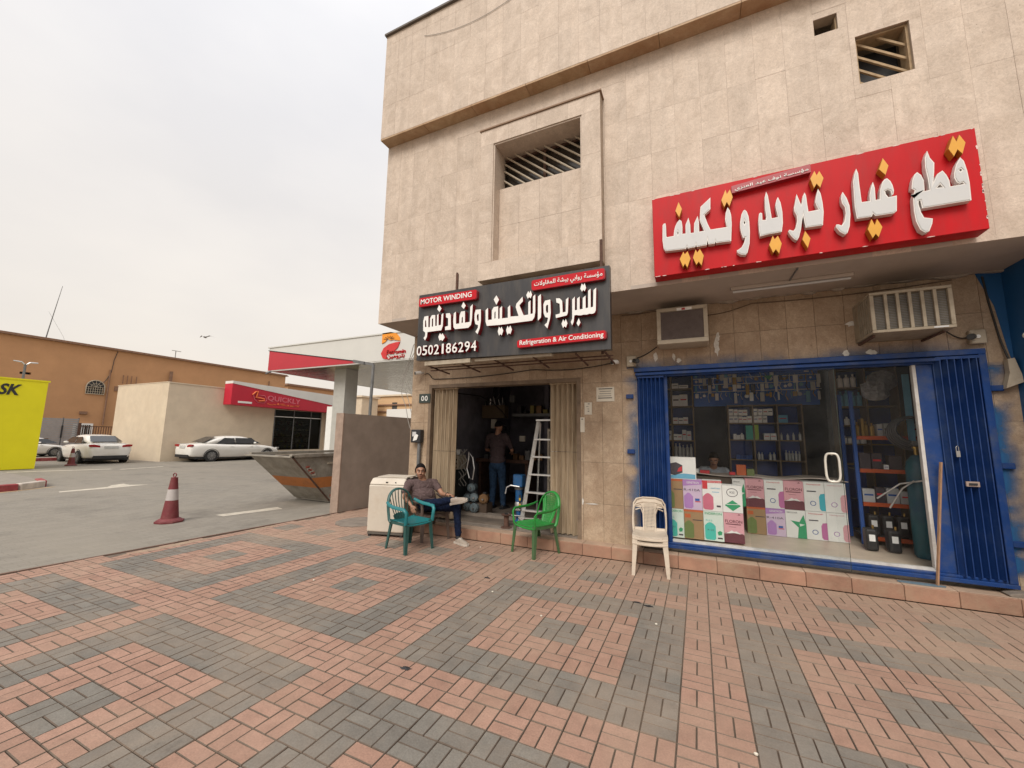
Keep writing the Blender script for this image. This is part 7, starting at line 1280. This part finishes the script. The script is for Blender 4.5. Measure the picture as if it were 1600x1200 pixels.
t = thing('paint_tin', (-4.2, 6.6, 1.245), 'small white tin on the beige box inside the workshop', 'tin'); m = MB(); m.cyl((-4.19, 6.6, 1.245), (-4.19, 6.6, 1.34), .05, 16); m.build('tin_body', M_white, t); m = MB(); m.cyl((-4.19, 6.6, 1.341), (-4.19, 6.6, 1.36), .053, 16); m.build('lid', M_steel, t)
m = MB(); m.tube([(-3.94, 6.6, 1.30), (-3.86, 6.6, 1.20), (-3.82, 6.6, 1.0), (-3.85, 6.6, .8), (-3.92, 6.6, .82), (-3.98, 6.6, 1.0), (-3.95, 6.6, 1.15)], .014, 6, closed=True); tag(m.build('bent_bracket', M_alu), 'pale bent metal frame leaning beside the motor pile', 'frame')
random.seed(6)
for k, lab in enumerate(('leftmost tangled grey cable hanging beside the cabinet', 'middle tangled cable hanging beside the cabinet', 'rightmost tangled cable hanging beside the cabinet')): cable([(-4.08+.04*k+.04*sin(i*1.3+k), 6.52+.02*k, 1.35-i*.045) for i in range(16)], .007, lab, M_wcab, 'tangled cables by the cabinet')
t = thing('workbench', (-3.8, 8.2, .2), 'dark workbench along the back of the workshop', 'workbench'); m = MB(); m.box(-4.45, -3.2, 7.75, 8.35, 1.05, 1.12); m.build('bench_top', M_rust, t)
for a in (-4.4, -3.3): m = MB(); m.box(a, a+.06, 7.8, 8.3, .2, 1.05); m.build('bench_leg', M_rust, t)
t = thing('wall_shelf', (-2.9, 8.3, 2.0), 'grey shelf loaded with tools at the upper right of the workshop', 'shelf'); m = MB(); m.box(-3.7, -1.3, 8.0, 8.38, 2.04, 2.10); m.build('shelf_board', M_steel, t)
random.seed(12)
for k in range(14): a = -3.6+k*.15; m = MB(); m.box(a, a+random.uniform(.05, .13), 8.05, 8.25, 2.101, 2.101+random.uniform(.06, .24)); tag(m.build('tool_box', random.choice((M_cop, M_steel, M_black, mat('dull_yellow', (.22, .18, .04), .6)))), 'tool box or tin on the workshop shelf, %s in the row of fourteen' % (('first', 'second', 'third', 'fourth', 'fifth', 'sixth', 'seventh', 'eighth', 'ninth', 'tenth', 'eleventh', 'twelfth', 'thirteenth', 'last')[k]), 'tool', 'tools on the workshop shelf')
for k, (x_, y_, z_, rx, rz, lab) in enumerate(((-3.9, 7.6, 2.55, .07, .15, 'round dark fan belt loop hanging high in the workshop'), (-3.75, 7.7, 1.75, .06, .1, 'black loop hanging behind the standing man'))): m = MB(); m.tube([(x_+rx*cos(a), y_, z_+rz*sin(a)) for a in [2*pi*i/18 for i in range(18)]], .014, 6, closed=True); tag(m.build('belt', M_black), lab, 'belt')
t = thing('wall_cabinet', (-4.0, 7.9, 1.9), 'small wooden wall box stuffed with tools above the bench', 'cabinet'); m = MB(); m.box(-4.35, -3.8, 7.8, 8.0, 2.0, 2.28); m.build('box', mat('old_box_wood', (.12, .085, .05), .8), t)
for k in range(9): m = MB(); a = -4.32+k*.06; m.bar((a, 7.9, 2.281), (a+random.uniform(-.06, .06), 7.88, 2.281+random.uniform(.08, .22)), .02, .012); m.build('tool', random.choice((M_steel, M_black, M_metal)), t)
for k, (a, z0, z1, c, lab) in enumerate(((-4.2, 1.78, 1.98, M_paper, 'pale paper sheet pinned under the wall box'), (-3.75, 2.35, 2.5, M_steel, 'grey box hanging beside the belt'), (-3.5, 1.5, 1.62, M_paper, 'small pale object on the bench right of the man'), (-4.3, 1.25, 1.7, M_black, 'black panel on the left workshop wall'))): m = MB(); m.box(a, a+.12, 7.95, 8.0, z0, z1); tag(m.build('wall_item', c), lab, 'box')
for k in range(10):
    a = -4.3+k*.14; m = MB(); m.box(a, a+.1, 7.85, 8.0, 1.121, 1.121+random.uniform(.08, .3)); tag(m.build('bench_tool', random.choice((M_steel, M_black, M_cop, M_mot))), 'dark part on the workbench, %s from its left end' % ('first', 'second', 'third', 'fourth', 'fifth', 'sixth', 'seventh', 'eighth', 'ninth', 'tenth')[k], 'part', 'parts on the workbench')
cable([(-4.3, 6.3, 2.42), (-3.95, 7.0, 2.40), (-3.88, 7.4, 2.3), (-3.75, 7.6, 2.12), (-3.7, 7.7, 2.0)], .012, 'black cable slanting from the door top to the wall box')
# aluminium step ladder
t = thing('step_ladder', (-2.35, 6.2, .165), 'tall aluminium step ladder standing in the workshop doorway', 'ladder'); TZ = 1.86
for (a, b) in (((-2.39, 6.2, TZ), (-2.62, 6.02, .165)), ((-2.13, 6.2, TZ), (-2.10, 6.02, .165))): m = MB(); m.bar(a, b, .028, .06); m.build('side_rail', M_alu, t)
for (a, b) in (((-2.38, 6.26, TZ-.03), (-2.58, 6.62, .24)), ((-2.14, 6.26, TZ-.03), (-2.12, 6.62, .24))): m = MB(); m.bar(a, b, .022, .04); m.build('rear_leg', M_alu, t)
for k in range(5): f = (.30+.28*k)/1.70; p = Vector((-2.39, 6.2, TZ)).lerp(Vector((-2.62, 6.02, .165)), f); q = Vector((-2.13, 6.2, TZ)).lerp(Vector((-2.10, 6.02, .165)), f); m = MB(); m.box(p.x, q.x, p.y-.04, p.y+.04, p.z-.012, p.z+.012); m.build('tread', M_alu, t)
m = MB(); m.box(-2.42, -2.10, 6.15, 6.30, TZ, TZ+.03); m.build('top_cap', M_alu, t, bevel=.005)
for k in range(2): f = .35+.4*k; p = Vector((-2.38, 6.26, TZ-.03)).lerp(Vector((-2.58, 6.62, .24)), f); q = Vector((-2.14, 6.26, TZ-.03)).lerp(Vector((-2.12, 6.62, .24)), f); m = MB(); m.bar(p, q, .015); m.build('rear_brace', M_alu, t)
# submersible pump, stand, spool, shelf stuff by the door
M_pb = mat('pump_blue', (.015, .10, .26), .4, var=.15, dirt=(.05, .06, .07), dscale=14, damt=.5)
t = thing('water_pump', (-2.75, 6.3, .165), 'upright blue pump with a steel collar standing beside the ladder', 'pump')
for prof, m_, nm in (([(.07, 0), (.07, .05), (.045, .07), (.045, .22)], M_pb, 'pump_foot'), ([(.062, .221), (.07, .24), (.07, .33), (.06, .36)], M_alu, 'steel_collar'), ([(.055, .361), (.06, .38), (.06, .56)], M_pb, 'pump_body'), ([(.075, .561), (.075, .60)], M_steel, 'flange')): m = MB(); m.lathe(prof, c=(-2.77, 6.3, .165), n=20); m.build(nm, m_, t, smooth=True)
m = MB(); m.box(-2.85, -2.68, 6.22, 6.38, .77, .97); m.build('motor_head', M_pb, t, bevel=.012); m = MB(); m.tube([(-2.72, 6.2, .78), (-2.86, 6.15, .80), (-2.93, 6.15, .76), (-2.95, 6.15, .66)], .012, 8); m.build('hand_lever', M_alu, t)
for s_ in (-.14, .1): m = MB(); m.cyl((-2.77+s_, 6.2, .31), (-2.77+s_*1.2, 6.16, .31), .035, 12); m.build('hand_wheel', M_alu, t); 
m = MB(); m.cyl((-2.93, 6.22, .31), (-2.62, 6.22, .31), .012, 8); m.build('cross_shaft', M_metal, t)
t = thing('steel_spool', (-2.83, 5.95, .165), 'short dark steel spool standing on the door sill', 'spool'); m = MB(); m.lathe([(.085, 0), (.085, .014), (.04, .016), (.04, .19), (.075, .192), (.085, .206)], c=(-2.83, 5.95, .165), n=20); m.build('spool_body', M_rust, t); m = MB(); m.cyl((-2.83, 5.95, .372), (-2.83, 5.95, .385), .03, 12); m.build('hub', M_black, t)
t = thing('motor_stand', (-2.4, 5.86, .15), 'small white painted metal frame standing behind the green chair', 'stand')
for a, b in (((-2.62, 5.95, .34), (-2.28, 5.95, .35)), ((-2.6, 5.95, .34), (-2.66, 5.98, .165)), ((-2.3, 5.95, .34), (-2.26, 5.98, .165)), ((-2.6, 5.95, .34), (-2.34, 5.98, .17)), ((-2.62, 5.95, .26), (-2.4, 5.96, .26))): m = MB(); m.bar(a, b, .016); m.build('strut', M_alu, t)
t = thing('tool_trolley', (-2.3, 6.7, .2), 'pale frame shelf with small grey parts seen through the ladder', 'shelf')
for a in (-2.42, -2.02): m = MB(); m.box(a, a+.04, 6.72, 6.76, .2, 1.75); m.build('upright', M_cream, t)
for z_ in (.5, .85, 1.2, 1.7): m = MB(); m.box(-2.379, -2.021, 6.70, 6.95, z_, z_+.03); m.build('shelf_board', M_cream, t)
for k in range(8): a = -2.37+(k % 4)*.085; z_ = (.531, .881)[k//4]; m = MB(); m.lathe([(.035, 0), (.035, .08), (.02, .1)], c=(a+.03, 6.78, z_), n=12); tag(m.build('motor_part', (M_steel, M_cop)[k % 2]), 'round motor part behind the ladder, %s board, %s from the left' % (('lower', 'upper')[k//4], ('first', 'second', 'third', 'fourth')[k % 4]), 'part', 'round parts behind the ladder')
for k, (x_, lab) in enumerate(((-2.66, 'yellow and black striped tape roll leaning on the ladder'),)): m = MB(); [m.box(x_, x_+.03, 6.05, 6.06, .45+.045*i, .49+.045*i, i % 2) for i in range(5)]; tag(m.build('striped_tape', [M_black, mat('tape_yellow', (.5, .33, .02), .5)]), lab, 'tape')
# litter on the paving
random.seed(40)
for k, (x_, y_) in enumerate(((-2.93, 5.3), (-1.35, 3.6), (-.4, 3.9), (.2, 2.6), (-3.9, 3.3), (-2.0, 3.9))):
    m = MB(); m.ball((x_, y_, .008), (.012, .009, .007), 6); tag(m.build('paper_scrap', M_paper), ('white scrap on the paving beside the seated man\'s shoe', 'pale scrap near the middle of the square paving pattern', 'pale scrap on the paving before the white chair', 'pale scrap at the bottom right of the paving', 'pale scrap on the left of the paving', 'pale scrap on the paving before the green chair')[k], 'litter')
for k, (x_, y_) in enumerate(((-.62, 4.32), (-.5, 4.28), (-2.25, 4.25), (-1.9, 2.42))):
    o = patch('oil_spot', blob(x_, y_, .045, .02, 12, .4), .0025, M_black); tag(o, kind='stuff')
for _o in bpy.data.objects:
    _l = _o.get('label')
    if _l and len(_l.split()) > 16:
        _w = _l.split()
        for _x in ('small', 'the', 'large', 'of', 'a', 'pale'):
            while len(_w) > 16 and _x in _w[1:]: _w.remove(_x) if _w[0] != _x else _w.pop(_w.index(_x, 1))
        _o['label'] = ' '.join(_w)
